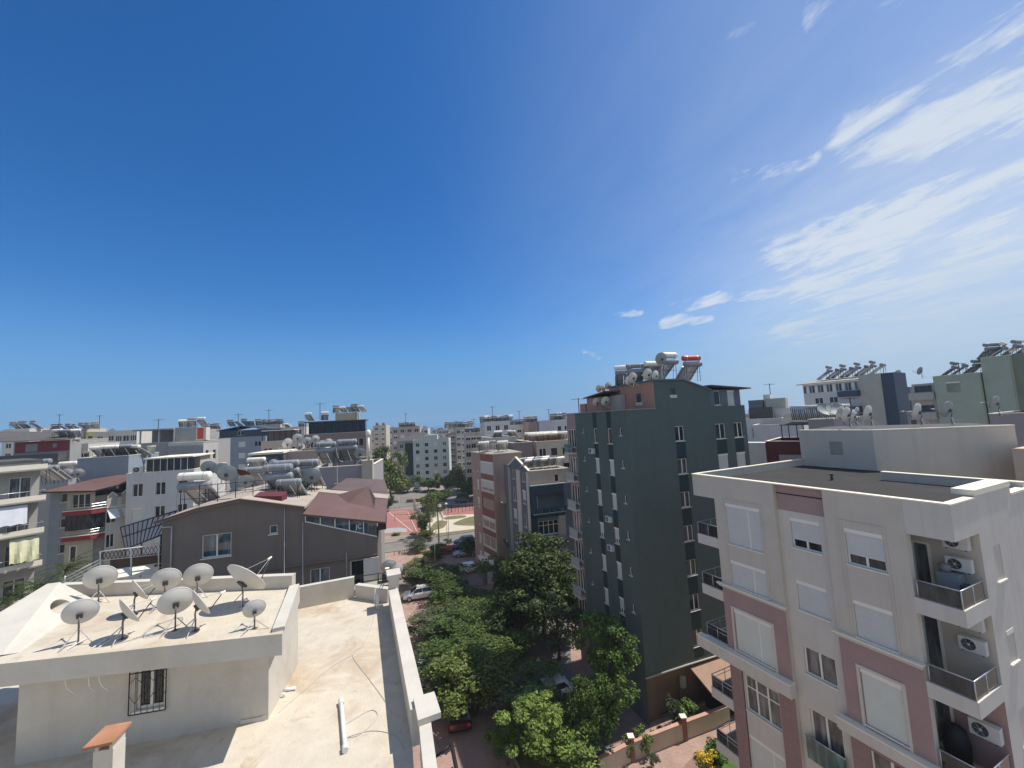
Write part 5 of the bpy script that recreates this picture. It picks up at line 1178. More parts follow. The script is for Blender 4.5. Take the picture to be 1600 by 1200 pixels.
# ================================================================== brown house behind the terrace
FB = Fr(-17, 24, 17)
def brown_house():
    B = Bld('apartment_house', 'brown grey house with a low gable, blue windows and a brown sheet lean-to roof', FB); r = B.root
    Fl = FB.sub(0, -.12)
    B.wall(FB, -3.2, 4.0, -8.0, -5.0, [(-1.3, .17, -6.95, -5.65, 'w2_b'), (2.12, 2.56, -6.02, -5.5, 'w1_b')], 'brownwall')
    B.wall(FB, 4.0, 8.25, -8.0, -6.95, (), 'brownwall')
    B.wall(Fl, -3.2, 8.25, G, -8.0, [(4.3, 5.42, -9.3, -8.42, 'w2_c'), (-.2, .9, -9.3, -8.5, 'w2_b'), (2.3, 2.75, -9.2, -8.75, 'w1'), (6.6, 7.6, -10.2, -8.25, 'w1')], 'brownwall')
    m_ = MB(); gp = [(-3.2, -5.0), (4.0, -5.0), (4.0, -4.62), (.6, -3.8), (-1.5, -4.1), (-3.2, -4.52)]; m_.face([FB.pt(s_, 0, z) for s_, z in gp], 'brownwall')
    m_.face([FB.pt(4.0, 0, -6.95), FB.pt(8.25, 0, -6.95), FB.pt(4.0, 0, -5.5)], 'brownwall'); m_.build('gable', r)
    m_ = MB(); m_.fbox(FB, -3.2, 8.25, -.118, .06, -8.06, -7.98, 'brownwall'); m_.build('floor_band', r)
    m_ = MB()
    e = [(-3.5, -4.6), (-1.5, -4.07), (.6, -3.77), (4.05, -4.6)]
    for a, b_ in zip(e[:-1], e[1:]):
        m_.hexa([FB.pt(a[0], .22, a[1] - .1), FB.pt(b_[0], .22, b_[1] - .1), FB.pt(b_[0], .02, b_[1] - .1), FB.pt(a[0], .02, a[1] - .1), FB.pt(a[0], .22, a[1] + .03), FB.pt(b_[0], .22, b_[1] + .03), FB.pt(b_[0], .02, b_[1] + .03), FB.pt(a[0], .02, a[1] + .03)], 'brownmetal')
    m_.build('fascia', r)
    m_ = MB()
    for a, b_ in zip(e[:-1], e[1:]):
        m_.hexa([FB.pt(a[0], .015, a[1] - .15), FB.pt(b_[0], .015, b_[1] - .15), FB.pt(b_[0], -8.8, b_[1] - .15), FB.pt(a[0], -8.8, a[1] - .15), FB.pt(a[0], .015, a[1]), FB.pt(b_[0], .015, b_[1]), FB.pt(b_[0], -8.8, b_[1]), FB.pt(a[0], -8.8, a[1])], 'rooftan')
    m_.build('roof', r)
    # lean-to: glazed strip, steep sheet roof, dormer ridge and lower strip at the back
    n = 5
    for i in range(n):
        a = 4.05 + 4.18 * i / n; b_ = 4.05 + 4.18 * (i + 1) / n
        zt = lambda s_: -5.12 - (s_ - 4.09) * .215; zl = lambda s_: -5.5 - (s_ - 4.0) * .341
        m_ = MB(); F_ = FB.sub(0, -.03)
        m_.hexa([F_.pt(a, .05, zl(a)), F_.pt(b_, .05, zl(b_)), F_.pt(b_, 0, zl(b_)), F_.pt(a, 0, zl(a)), F_.pt(a, .05, zl(a) + .06), F_.pt(b_, .05, zl(b_) + .06), F_.pt(b_, 0, zl(b_) + .06), F_.pt(a, 0, zl(a) + .06)], 'frame')
        m_.hexa([F_.pt(a, .05, zl(a) + .06), F_.pt(a + .06, .05, zl(a) + .06), F_.pt(a + .06, 0, zl(a) + .06), F_.pt(a, 0, zl(a) + .06), F_.pt(a, .05, zt(a)), F_.pt(a + .06, .05, zt(a)), F_.pt(a + .06, 0, zt(a)), F_.pt(a, 0, zt(a))], 'frame')
        wo = m_.build('window', r)
        g_ = MB(); g_.face([F_.pt(a + .06, .02, zl(a + .06) + .06), F_.pt(b_, .02, zl(b_) + .06), F_.pt(b_, .02, zt(b_)), F_.pt(a + .06, .02, zt(a))], 'glassblue'); g_.build('pane', wo)
    def slab(p, th, mt, name):
        m_ = MB(); p = [Vector(q) for q in p]; m_.hexa([q - Vector((0, 0, th)) for q in p] + p, mt); return m_.build(name, r)
    slab([FB.pt(3.98, .25, -4.98), FB.pt(8.75, .25, -6.02), FB.pt(8.9, -3.3, -5.2), FB.pt(4.3, -3.3, -4.25)], .12, 'brownmetal', 'lean_to_roof')
    m_ = MB(); m_.fbox(FB, 8.3, 8.8, -3.2, .2, -6.5, -6.16, 'darkbrown'); m_.build('box_gutter', r)
    m_ = MB(); A = FB.pt(5.6, -3.2, -4.5); Bq = FB.pt(7.6, -2.9, -4.1); C_ = FB.pt(8.0, -1.6, -5.4); D_ = FB.pt(6.2, -1.9, -5.05); E_ = FB.pt(8.1, -3.3, -5.1)
    m_.face([A, D_, Bq], 'brownmetal'); m_.face([D_, C_, Bq], 'brownmetal'); m_.face([C_, E_, Bq], 'darkbrown'); m_.face([A, Bq, E_], 'brownmetal'); m_.build('dormer_hood', r)
    slab([FB.pt(4.3, -3.35, -4.22), FB.pt(8.9, -3.35, -5.16), FB.pt(9.0, -3.9, -4.95), FB.pt(4.3, -3.9, -4.12)], .1, 'rooftan', 'ridge_flashing')
    slab([FB.pt(5.0, -3.95, -4.2), FB.pt(9.0, -3.95, -5.0), FB.pt(8.6, -8.5, -4.4), FB.pt(5.6, -8.5, -4.0)], .1, 'brownmetal2', 'lean_to_roof')
    m_ = MB(); m_.fbox(FB, -3.15, 8.2, -8.8, -.3, G, -7.0, 'brownwall'); m_.fbox(FB, -3.15, 3.9, -8.8, -.2, -7.0, -4.9, 'brownwall'); m_.build('core', r)
    B.wall(Fr(*FB.xy(8.25, 0), 107), 0, 8.8, G, -6.95, (), 'brownwall'); B.wall(Fr(*FB.xy(-3.2, -8.8), -73), 0, 8.8, G, -4.6, (), 'brownwall')
    for (s_, z0, z1) in ((-2.72, -8.0, -4.95), (2.95, G, -4.5), (3.95, G, -5.5), (6.4, -9.5, -7.65)):
        m_ = MB(); m_.tube([FB.pt(s_, .06, z0), FB.pt(s_, .06, z1)], .022 if s_ > 0 else .04, 'cable', 6); m_.build('wall_conduit', r)
    m_ = MB(); m_.tube([FB.pt(-3.2, .06, -4.95), FB.pt(-2.72, .06, -4.97)], .04, 'cable', 6); m_.build('downpipe', r)
    B.done()
    # small roof balcony at the right corner
    bt = empty('corner_balcony', FB.pt(7.2, 0, -9.6), 'cluttered corner balcony with a black rail at the right end of the brown house', 'balcony')
    m_ = MB(); m_.fbox(FB, 6.3, 9.3, .05, 1.1, -9.75, -9.6, 'concrete'); m_.build('slab', bt)
    for z in (-9.2, -8.85):
        m_ = MB(); m_.tube([FB.pt(6.3, 1.08, z), FB.pt(9.3, 1.08, z)], .025, 'black', 6); m_.build('rail', bt)
    for s_ in (6.3, 7.3, 8.3, 9.3):
        m_ = MB(); m_.tube([FB.pt(s_, 1.08, -9.6), FB.pt(s_, 1.08, -8.85)], .025, 'black', 6); m_.build('post', bt)
    m_ = MB(); m_.fbox(FB, 7.4, 8.3, .03, .12, -9.6, -8.15, 'white'); m_.build('wall_panel', bt)
    m_ = MB(); m_.fbox(FB, 8.5, 9.1, .2, .7, -9.6, -9.1, 'darkmetal'); single('gas_cooker', m_, 'dark metal appliance standing on the corner balcony of the brown house', 'appliance')
    m_ = MB(); m_.fbox(FB, 8.7, 8.95, .5, .75, -9.1, -8.75, 'coping'); single('storage_tub', m_, 'small cream tub on top of the balcony appliance', 'tub')
brown_house()
for (i, px, py, Y, s_, lab) in [(0, 608, 905, 27.2, 1.0, 'left dish behind the capped terrace pillar'), (2, 622, 908, 26.8, .95, 'right dish overlapping its neighbour behind the capped terrace pillar')]:
    fdish(i, hp(px, py, Y), lab, s_)
# on the brown house roof
for (p, px, py, Y, s_, lab) in [
    (P_H3, 305, 800, 27.0, 1.0, 'white two-tank heater on an iron rack at the left slope of the brown house roof'),
    (P_H2, 435, 782, 28.0, .95, 'grey lettered-tank heater at the middle of the brown house roof'),
    (P_H4, 452, 786, 27.4, .8, 'grey collector heater leaning over the eave of the brown house'),
    (P_H2, 448, 770, 29.5, .9, 'grey heater behind the lettered one on the brown house roof'),
    (P_H2, 478, 770, 30.5, .95, 'tall grey two-tank heater near the sheet roof of the brown house'),
    (P_H4, 402, 768, 31.5, .95, 'old tan heater at the back of the brown house roof')]:
    heater(p, hp(px, py, Y), lab, None, s_)
m_ = MB(); m_.prism([FB.xy(1.0, -1.0), FB.xy(2.6, -.8), FB.xy(2.7, -1.7), FB.xy(1.1, -1.9)], -4.3, [-3.82, -3.95, -3.8, -3.7], 'maroon'); single('roof_tray', m_, 'dark red metal tray under the lettered water tank', 'tray')
for (i, px, py, Y, s_, lab) in [(1, 325, 752, 28.5, 1.05, 'grey dish high on the iron rack, left one of the brown house'), (1, 346, 755, 28.7, 1.05, 'grey dish overlapping behind the largest rack dish'), (1, 353, 765, 27.6, 1.2, 'largest grey dish on the iron rack of the brown house'),
    (1, 383, 772, 27.8, .95, 'grey dish low beside the iron rack, near the rust brown one'), (1, 487, 768, 29, 1.2, 'grey latticed dish beside the sheet roof of the brown house')]:
    fdish(i, hp(px, py, Y), lab, s_)
db = dish_proto(.55, SOUTH - 20, 60, .9, 'maroon', False); db.location = hp(377, 758, 29.5); tag(db, 'rust brown dish tipped towards the sky on the brown house roof', 'satellite dish', 'rooftop satellite dishes')
def letters(text, parent, loc, rot, size, mt, name='lettering'):
    cu = bpy.data.curves.new('lettering', 'FONT'); cu.body = text; cu.size = size; cu.extrude = .003; to = bpy.data.objects.new('lettering_tmp', cu); COL.objects.link(to)
    me = bpy.data.meshes.new_from_object(to); bpy.data.objects.remove(to); me.name = name; me.materials.clear(); me.materials.append(M[mt])
    o = bpy.data.objects.new(name, me); COL.objects.link(o); o.parent = parent; o.location = loc; o.rotation_euler = rot; return o
LH = [o for o in COL.objects if o.get('label', '').startswith('grey lettered-tank')][0]; LT = [c for c in LH.children if c.name.startswith('hot_water_tank')][0]
letters('AI OVO', LT, (-.72, -.12 - .262, 2.28), (R(78), 0, 0), .36, 'letterblue')
BH = [o for o in COL.objects if o.get('label', '').startswith('brown grey house')][0]; WN = [c for c in BH.children if c.name.startswith('window') and not c.name.startswith('window_')][-2]
pw = Vector(FB.pt(6.95, -.0, -6.3)) - Vector(BH.location); letters('JC', WN, pw, (R(90), 0, R(17)), .42, 'frame')
rk = empty('iron_rack', hp(345, 785, 27.9), 'rusty iron rack carrying dishes on the brown house roof', 'rack')
a0 = FB.xy(-1.9, -1.2)
for k in range(4):
    s_ = -2.0 + k * .95
    q = MB(); q.tube([FB.pt(s_, -1.4, -4.4), FB.pt(s_, -1.4, -2.9)], .025, 'rust', 5); q.build('post', rk)
for z in (-3.9, -3.45, -2.95):
    q = MB(); q.tube([FB.pt(-2.0, -1.4, z), FB.pt(.85, -1.4, z)], .02, 'rust', 5); q.build('rail', rk)

# ================================================================== the other blocks
def fsolve(F, px, py):
    rr_ = ray(px, py); c = F.o[0] * F.n[0] + F.o[1] * F.n[1]; t = c / (rr_.x * F.n[0] + rr_.y * F.n[1]); p = rr_ * t
    return (p.x - F.o[0]) * F.d[0] + (p.y - F.o[1]) * F.d[1], p.z
BL = {}
def fb(key, label, px0, px1, py, Y, ang=17, D=9, wm='white', rows=None, cols=0, kinds=('w2',), ww=1.3, wh=1.4, st=2.8, lcols=0, rcols=0, ph=.5, roofm='roofgrey', wml=None, wmr=None, cat='building', group=None, name='apartment_block', lpx=None, pyr=None, off=1.3, z0=G, near=False, cop='coping'):
    """front face between two sight-line columns; py = row of its top at the left corner"""
    P = atY(px0, py, Y); F = Fr(P.x, P.y, ang)
    W = fsolve(F, px1, py)[0]
    if lpx is not None:      # the left side wall runs back to this column
        D = -fsolve(Fr(P.x, P.y, ang - 90), lpx, py)[0]
    B = Bld(name, label, F, cat, group, near, z0)
    rows = rows or 7; rows = min(rows, max(1, int((P.z - z0 - off) / st)))
    def cols_(n, L_): return [L_ * (i + .5) / n for i in range(n)]
    fr = grid(cols_(cols, W), ww, P.z - off, rows, st, wh, kinds) if cols else []
    lf = grid(cols_(lcols, D), min(ww, 1.1), P.z - off, rows, st, wh, kinds[::-1]) if lcols else []
    rt = grid(cols_(rcols, D), min(ww, 1.1), P.z - off, rows, st, wh, kinds[::-1]) if rcols else []
    block(B, F, W, D, z0, P.z, fr, lf, rt, wm, ph, roofm, 'shutter', wml, wmr, cop)
    B.F = F; B.W = W; B.D = D; B.z = P.z; BL[key] = B; return B
def extra(B, name, s0, s1, t0, t1, z0, z1, mt): return B.box(name, B.F, s0, s1, t0, t1, B.z + z0, B.z + z1, mt)
def balconies(B, s0, s1, n, zoff, st=2.8, mt='white', dep=1.1, h=.85, F=None, rail=False):
    F = F or B.F
    for k in range(n):
        z = B.z - zoff - k * st
        m_ = MB(); m_.fbox(F, s0, s1, .003, dep, z - .2, z, mt)
        if not rail: m_.fbox(F, s0, s1, dep - .1, dep, z, z + h, mt)
        else:
            m_.fbox(F, s0, s1, dep - .05, dep, z + h - .05, z + h, 'black'); 
            for i in range(int((s1 - s0) / .35) + 1): m_.fbox(F, s0 + i * .35, s0 + i * .35 + .03, dep - .04, dep - .01, z, z + h - .05, 'black')
        m_.build('balcony', B.root)
def pole_canopy(name, label, F, s0, s1, t0, t1, zf, zr, mt, cat='canopy', n=3, post='black', slope=.3):
    r = empty(name, F.pt((s0 + s1) / 2, (t0 + t1) / 2, zf), label, cat)
    m_ = MB(); m_.hexa([F.pt(s0, t1, zr), F.pt(s1, t1, zr), F.pt(s1, t0, zr + slope), F.pt(s0, t0, zr + slope), F.pt(s0, t1, zr + .1), F.pt(s1, t1, zr + .1), F.pt(s1, t0, zr + slope + .1), F.pt(s0, t0, zr + slope + .1)], mt); m_.build('roof_sheet', r)
    for i in range(n):
        s_ = s0 + .15 + (s1 - s0 - .3) * i / (n - 1)
        for (t_, z_) in ((t1 - .15, zr + .01), (t0 + .15, zr + slope - .05)):
            q = MB(); q.tube([F.pt(s_, t_, zf), F.pt(s_, t_, z_)], .05, post, 6); q.build('post', r)
    return r
HR = random.Random(5)
def heaters_on(B, n, s0, s1, t, where, protos=None, sc=1.0, z=None, rz=None):
    protos = protos or [P_H1, P_H2, P_H3]
    for i in range(n):
        s_ = s0 + (s1 - s0) * (i / max(1, n - 1))
        heater(protos[i % len(protos)], B.F.pt(s_, t + (i % 2) * .3, (B.z - .5) if z is None else z), ('%s water heater from the left on %s' % (ORD[i], where)) if n > 1 else 'lone water heater on ' + where, (8 + HR.uniform(-28, 28)) if rz is None else rz, sc * HR.uniform(.85, 1.0) * (.72 if sc >= 1.1 else 1.0))

# ---- far left: house with white balconies at the picture edge
def left_edge():
    o = atY(12, 740, 36.0); F = Fr(-45.26, 36, 57)
    B = Bld('apartment_house', 'grey rendered house with white balcony fronts and cloth awnings at the left edge', F); r = B.root
    F = F.sub(0, -.8)
    B.wall(F, -4, 2.0, G, -1.6, [(.2, 1.5, z - 2.0, z, 'w2_c') for z in (-2.9, -5.9, -8.9, -11.9)], 'palegrey')
    FR_ = Fr(*F.xy(2.0, 0), 57 - 90 + 180); B.wall(FR_, 0, 9, G, -1.6, [(1.2, 1.9, z - 1.0, z, 'w1') for z in (-5.0, -8.0, -11.0)] + [(4.2, 5.0, z - 1.2, z, 'w2') for z in (-5.0, -8.0, -11.0)], 'palegrey')
    m_ = MB(); m_.fbox(F, -4, 1.98, -8.9, -.3, G, -1.62, 'palegrey'); m_.build('core', r)
    m_ = MB(); m_.fbox(F, -4.2, 2.1, -9, .1, -1.58, -1.35, 'concdark'); m_.build('roof', r)
    for i, z in enumerate((-2.32, -5.15, -8.05, -10.95)):
        m_ = MB(); m_.fbox(F, -3.5, 2.25, .003, 1.5, z, z + .14, 'concrete'); m_.fbox(F, -3.5, 2.25, 1.4, 1.5, z + .14, z + .56, 'coping'); bo = m_.build('balcony', r)
        if i:
            q = MB(); q.tube([F.pt(-3.4, 1.45, z + 1.0), F.pt(2.2, 1.45, z + 1.0), F.pt(2.2, .05, z + 1.0)], .03, 'metal', 6); q.build('handrail', bo)
    B.done()
    def awn(s0, s1, z1, z0, mt, label, t0=1.2, t1=1.75, wav=.12):
        m_ = MB(); n = 12; rows_ = 5; P = []
        for j in range(rows_ + 1):
            P.append([F.pt(s0 + (s1 - s0) * i / n, t0 + (t1 - t0) * j / rows_ + wav * math.sin(i * 1.3 + j * .6) * (j / rows_), z1 + (z0 - z1) * j / rows_ + .05 * math.sin(i * 2.1) * j / rows_) for i in range(n + 1)])
        for j in range(rows_):
            for i in range(n): m_.face([P[j + 1][i], P[j + 1][i + 1], P[j][i + 1], P[j][i]], mt, True)
        single('cloth_awning', m_, label, 'awning', 'cloth awnings on the left edge house')
    awn(-1.6, 1.2, -5.3, -6.9, 'fabricw', 'white cloth awning bulging over the middle balcony at the left edge', 1.3, 1.7, .05)
    awn(.3, 2.0, -8.2, -10.2, 'fabricy', 'pale yellow cloth awning blown loose over the lower balcony at the left edge', 1.3, 1.9, .25)
    awn(-1.9, -.6, -8.4, -10.6, 'fabricy', 'pale yellow cloth awning cut by the left picture edge', 1.3, 1.9, .2)
left_edge()
# ---- house with the brown canopy roof and red balcony bands
def red_band_house():
    k = 46 / 42; C = (-43.87 * k, 46.0); F = Fr(C[0], C[1], 17); g = Fr(C[0], C[1], 63)
    B = Bld('apartment_house', 'grey house with red balcony bands, dark glazing and a brown lean-to roof', F); r = B.root; q = lambda v: v * k
    B.wall(F.sub(0, -.9), q(-3.9), q(-2.3), G, q(-4.8), [(q(-3.0), q(-2.5), z - 1.0, z, 'w1') for z in (-5.6, -8.4, -11.2)], 'bluegrey')
    B.wall(F.sub(0, -.5), q(-2.3), .0, G, q(-5.0), [(q(-1.9), q(-.4), -7.3, -5.8, 'w3'), (q(-1.9), q(-1.3), -13.2, -11.4, 'door')], 'palegrey')
    for z1, z0 in ((-6.9, -7.35), (-9.45, -9.88)):
        for F_, s0, s1 in ((F, q(-2.35), 0), (g, 0, q(1.1))):
            m_ = MB(); m_.fbox(F_, s0, s1, -.35, 0, q(z0), q(z1), 'red'); m_.fbox(F_, s0, s1, -.3, .04, q(z1) + .002, q(z1) + .07, 'coping'); bo = m_.build('balcony_band', r)
            for zz in (.35, .62):
                p_ = MB(); p_.tube([F_.pt(s0, -.03, q(z1) + zz), F_.pt(s1, -.03, q(z1) + zz)], .02, 'metal', 5); p_.build('handrail', bo)
    for F_, s0, s1, n in ((F, q(-2.2), -.03, 4), (g, .05, q(1.05), 3)):
        for i in range(n):
            a = s0 + (s1 - s0) * i / n; b_ = s0 + (s1 - s0) * (i + 1) / n
            m_ = MB(); m_.fbox(F_, a, b_ - .03, -.28, -.22, q(-8.9), q(-7.36), 'glassblue' if False else 'glass'); m_.build('glazing_panel', r)
    B.wall(g.sub(0, -.02), q(1.1), q(3.5), G, q(-6.0), [(q(1.2), q(1.85), q(-11.1), q(-9.75), 'w2'), (q(1.15), q(1.95), q(-8.6), q(-7.4), 'w2'), (q(2.6), q(3.15), q(-8.4), q(-7.1), 'w2')], 'white')
    for (a, b_, zt) in ((1.15, 1.95, -5.45), (2.3, 3.2, -5.3)):
        m_ = MB(); s0, s1 = q(a), q(b_); mid = (s0 + s1) / 2
        m_.face([g.pt(s0, .03, q(-6.9)), g.pt(s1, .03, q(-6.9)), g.pt(s1, .03, q(zt - .45)), g.pt(mid, .03, q(zt)), g.pt(s0, .03, q(zt - .45))], 'palegrey')
        for (u0, u1) in (((s0, zt - .45), (mid, zt)), ((mid, zt), (s1, zt - .45))):
            m_.hexa([g.pt(u0[0], .12, q(u0[1])), g.pt(u1[0], .12, q(u1[1])), g.pt(u1[0], -.1, q(u1[1])), g.pt(u0[0], -.1, q(u0[1])), g.pt(u0[0], .12, q(u0[1]) + .12), g.pt(u1[0], .12, q(u1[1]) + .12), g.pt(u1[0], -.1, q(u1[1]) + .12), g.pt(u0[0], -.1, q(u0[1]) + .12)], 'coping')
        m_.fbox(g, s0, s1, .0, .1, q(-7.0), q(-6.88), 'coping'); m_.build('wall_gable', r)
        aw = MB(); aw.hexa([g.pt(s0 + .1, .75, q(-8.1)), g.pt(s1 + .1, .75, q(-8.1)), g.pt(s1, .1, q(-7.2)), g.pt(s0, .1, q(-7.2)), g.pt(s0 + .1, .78, q(-8.08)), g.pt(s1 + .1, .78, q(-8.08)), g.pt(s1, .13, q(-7.16)), g.pt(s0, .13, q(-7.16))], 'fabricw'); aw.build('window_awning', r)
    B.wall(g.sub(0, -.02), q(3.5), q(5.0), G, q(-6.0), [(q(3.65), q(4.3), q(-7.75), q(-6.6), 'w4')], 'palegrey')
    m_ = MB(); m_.fbox(g, q(3.5), q(4.6), .0, .12, q(-6.5), q(-6.12), 'red'); m_.fbox(g, q(3.5), q(4.6), .0, .12, q(-8.35), q(-7.95), 'red'); m_.build('balcony_band', r)
    # brown lean-to roof
    A = Vector(F.pt(q(-3.9), .3, q(-4.68))); Bq = Vector(F.pt(.3, .4, q(-4.95))); C_ = Vector(g.pt(q(5.0), .6, q(-4.15))); D_ = Vector(F.pt(q(2.2), -7.5, q(-3.6))); E_ = Vector(F.pt(q(-2.3), -4.5, q(-4.1)))
    m_ = MB(); top = [A, Bq, C_, D_, E_]; lo = [p - Vector((0, 0, .15)) for p in top]; m_.face(top, 'brownmetal'); m_.face(lo[::-1], 'darkbrown')
    for i in range(5): m_.face([lo[i], lo[(i + 1) % 5], top[(i + 1) % 5], top[i]], 'darkbrown')
    m_.build('lean_to_roof', r)
    m_ = MB(); m_.prism([F.xy(q(-3.85), -1.2), F.xy(-.3, -.9), g.xy(q(4.9), -.4), F.xy(q(1.5), -8), F.xy(q(-3.85), -7)], G, q(-5.6), 'palegrey', 'concdark'); m_.build('core', r)
    for (a, b_) in ((.3, 1.3), (2.2, 3.3), (3.9, 4.7)):
        m_ = MB(); m_.fbox(g, q(a), q(b_), -1.2, -.45, q(-5.6), q(-5.0 if a < 2 else -4.8), 'glass'); m_.build('loft_glazing', r)
    B.done()
    for i, (px, py, Y, p, lab) in enumerate([(62, 758, 45, P_H2, 'grey heater behind the left edge house roof, left of the drum tank'), (75, 757, 47, P_H4, 'grey drum heater on the brown canopy house, beside an orange bucket'), (108, 748, 52, P_H1, 'white tank heater standing behind the brown canopy roof')]):
        heater(p, hp(px, py, Y), lab, None, 1.1)
    for i, (px, py, Y) in enumerate([(104, 752, 49), (112, 752, 49.2), (121, 752, 49.4)]): fdish([0, 2, 0][i], hp(px, py, Y), '%s of three dishes crowded behind the brown canopy roof, from the left' % ORD[i], 1.2)
    m_ = MB(); b0 = Vector(hp(46, 748, 46)); m_.lathe([(0, 0), (.32, 0), (.4, .7), (.34, .72), (0, .6)], 'orangep', b0, (0, 0, 1), 12); single('plastic_bucket', m_, 'orange plastic bucket on the roof behind the left edge house', 'bucket')
red_band_house()
# ---- terrace railing, stair landing and glazed pergola left of the brown house
def stair_landing():
    r = empty('stair_landing', FB.pt(-6, -1, -10), 'stair landing with white railings, lattice panel and brown planter left of the brown house', 'landing')
    F = FB
    m_ = MB(); m_.fbox(F, -9, -3.22, -6, .4, G, -9.6, 'concrete'); m_.build('base', r)
    def rail(a, b_, z, name='handrail', rr_=.03, mt='metal'):
        m_ = MB(); m_.tube([F.pt(a[0], a[1], z if len(a) < 3 else a[2]), F.pt(b_[0], b_[1], z if len(b_) < 3 else b_[2])], rr_, mt, 6); m_.build(name, r)
    for dz in (): rail((-7.6, -1.9, -8.1 + dz), (-3.3, -1.9, -7.9 + dz), 0) if dz == 0 else None
    for dz in (): rail((-7.0, .3, -8.6 + dz), (-3.25, .3, -8.45 + dz), 0)
    for dz in (): rail((-9.2, .9, -9.9 + dz), (-6.6, -1.0, -8.1 + dz), 0)
    for i in range(5):
        m_ = MB(); m_.hexa([F.pt(-9 + i * .5, 1.3 - i * .42, -11.2 + i * .3), F.pt(-8.5 + i * .5, .9 - i * .42, -11.2 + i * .3), F.pt(-6.8 + i * .5, 1.2 - i * .42, -11.2 + i * .3), F.pt(-7.3 + i * .5, 1.6 - i * .42, -11.2 + i * .3)] + [F.pt(-9 + i * .5, 1.3 - i * .42, -11.0 + i * .3), F.pt(-8.5 + i * .5, .9 - i * .42, -11.0 + i * .3), F.pt(-6.8 + i * .5, 1.2 - i * .42, -11.0 + i * .3), F.pt(-7.3 + i * .5, 1.6 - i * .42, -11.0 + i * .3)], 'coping'); m_.build('step', r)
    m_ = MB(); m_.fbox(F, -6.4, -3.4, -.9, .2, -9.598, -9.2, 'palegrey'); m_.build('slab', r)
    # white railings seen over the near roof
    def ln(pts, rad=.03, mt='frame', nm='handrail'):
        m_ = MB(); m_.tube([atY(*p) for p in pts], rad, mt, 6); m_.build(nm, r)
    YL, YR = 22.2, 23.4
    def yy(px): return YL + (YR - YL) * (px - 100) / 150
    for dy in (0, 5, 10, 15): ln([(102, 902 + dy, yy(102)), (156, 874 + dy, yy(156))], .028)
    for dy in (0, 7): ln([(156, 893 + dy, yy(156)), (251, 880 + dy, yy(251))], .025)
    ln([(156, 862, yy(156)), (251, 851, yy(251))], .03); ln([(156, 876, yy(156)), (251, 866, yy(251))], .02)
    for px, a, b_ in ((102, 900, 922), (157, 862, 905), (205, 856, 900), (248, 851, 895)): ln([(px, a, yy(px)), (px, b_, yy(px))], .035, 'frame', 'post')
    m_ = MB()
    for i in range(15):
        px = 156 + i * 6.2; f0 = 862 - (px - 156) * .116; f1 = 876 - (px - 156) * .105
        m_.tube([atY(px, f0, yy(px)), atY(px + 7, f1 - .7, yy(px + 7))], .016, 'black', 4, False); m_.tube([atY(px + 7, f0 - .8, yy(px + 7)), atY(px, f1, yy(px))], .016, 'black', 4, False)
    m_.build('lattice_panel', r)
    m_ = MB(); A_ = [atY(172, 873, 23.9), atY(246, 865, 24.2), atY(246, 882, 24.2), atY(172, 890, 23.9)]; m_.hexa([A_[3], A_[2], A_[2] + Vector((0, .1, 0)), A_[3] + Vector((0, .1, 0)), A_[0], A_[1], A_[1] + Vector((0, .1, 0)), A_[0] + Vector((0, .1, 0))], 'brownplant'); m_.build('planter_panel', r)
    m_ = MB(); A_ = [atZ(150, 908, -8.6), atZ(245, 893, -8.6), atZ(225, 884, -8.6), atZ(165, 893, -8.6)]; m_.hexa([a_ - Vector((0, 0, .1)) for a_ in A_] + A_, 'coping'); m_.build('slab', r)
    m_ = MB(); A_ = [atY(112, 921, 21.6), atY(160, 893, 22.4), atY(170, 893, 22.8), atY(125, 921, 22.2)]; m_.hexa([a_ - Vector((0, 0, .12)) for a_ in A_] + A_, 'coping'); m_.build('stair_flight', r)
    # dark framed pergola of white panels
    p = empty('glazed_pergola', FB.pt(-4.5, -6, -8), 'dark framed pergola with pale roof panels between the red band house and brown house', 'pergola')
    a0 = Vector(atY(188, 824, 33)); a1 = Vector(atY(196, 858, 32)); b0 = Vector(atY(276, 798, 27)); b1 = Vector(atY(252, 836, 26.5))
    for i in range(11):
        u0, u1 = i / 11, (i + 1) / 11
        for v0, v1 in ((0, .45), (.45, 1)):
            def P(uu, vv): return a0.lerp(b0, uu).lerp(a1.lerp(b1, uu), vv)
            m_ = MB(); e = Vector((.1, .25, .05)); qd = [P(u0 + .012, v1 - .03), P(u1 - .012, v1 - .03), P(u1 - .012, v0 + .03), P(u0 + .012, v0 + .03)]
            m_.hexa([x_ for x_ in qd] + [x_ + e * .15 for x_ in qd], 'lilacp'); m_.build('roof_panel', p)
    for i in range(12):
        m_ = MB(); m_.tube([a0.lerp(b0, i / 11), a1.lerp(b1, i / 11)], .035, 'black', 5); m_.build('rafter', p)
    for (x_, y_) in ((a0, b0), (a1, b1), (a0.lerp(a1, .45), b0.lerp(b1, .45))):
        m_ = MB(); m_.tube([x_, y_], .05, 'black', 6); m_.build('beam', p)
    for x_ in (a1, b1, a1.lerp(b1, .5)):
        m_ = MB(); m_.tube([x_, (x_.x, x_.y, -9.6)], .05, 'black', 6); m_.build('post', p)
stair_landing()

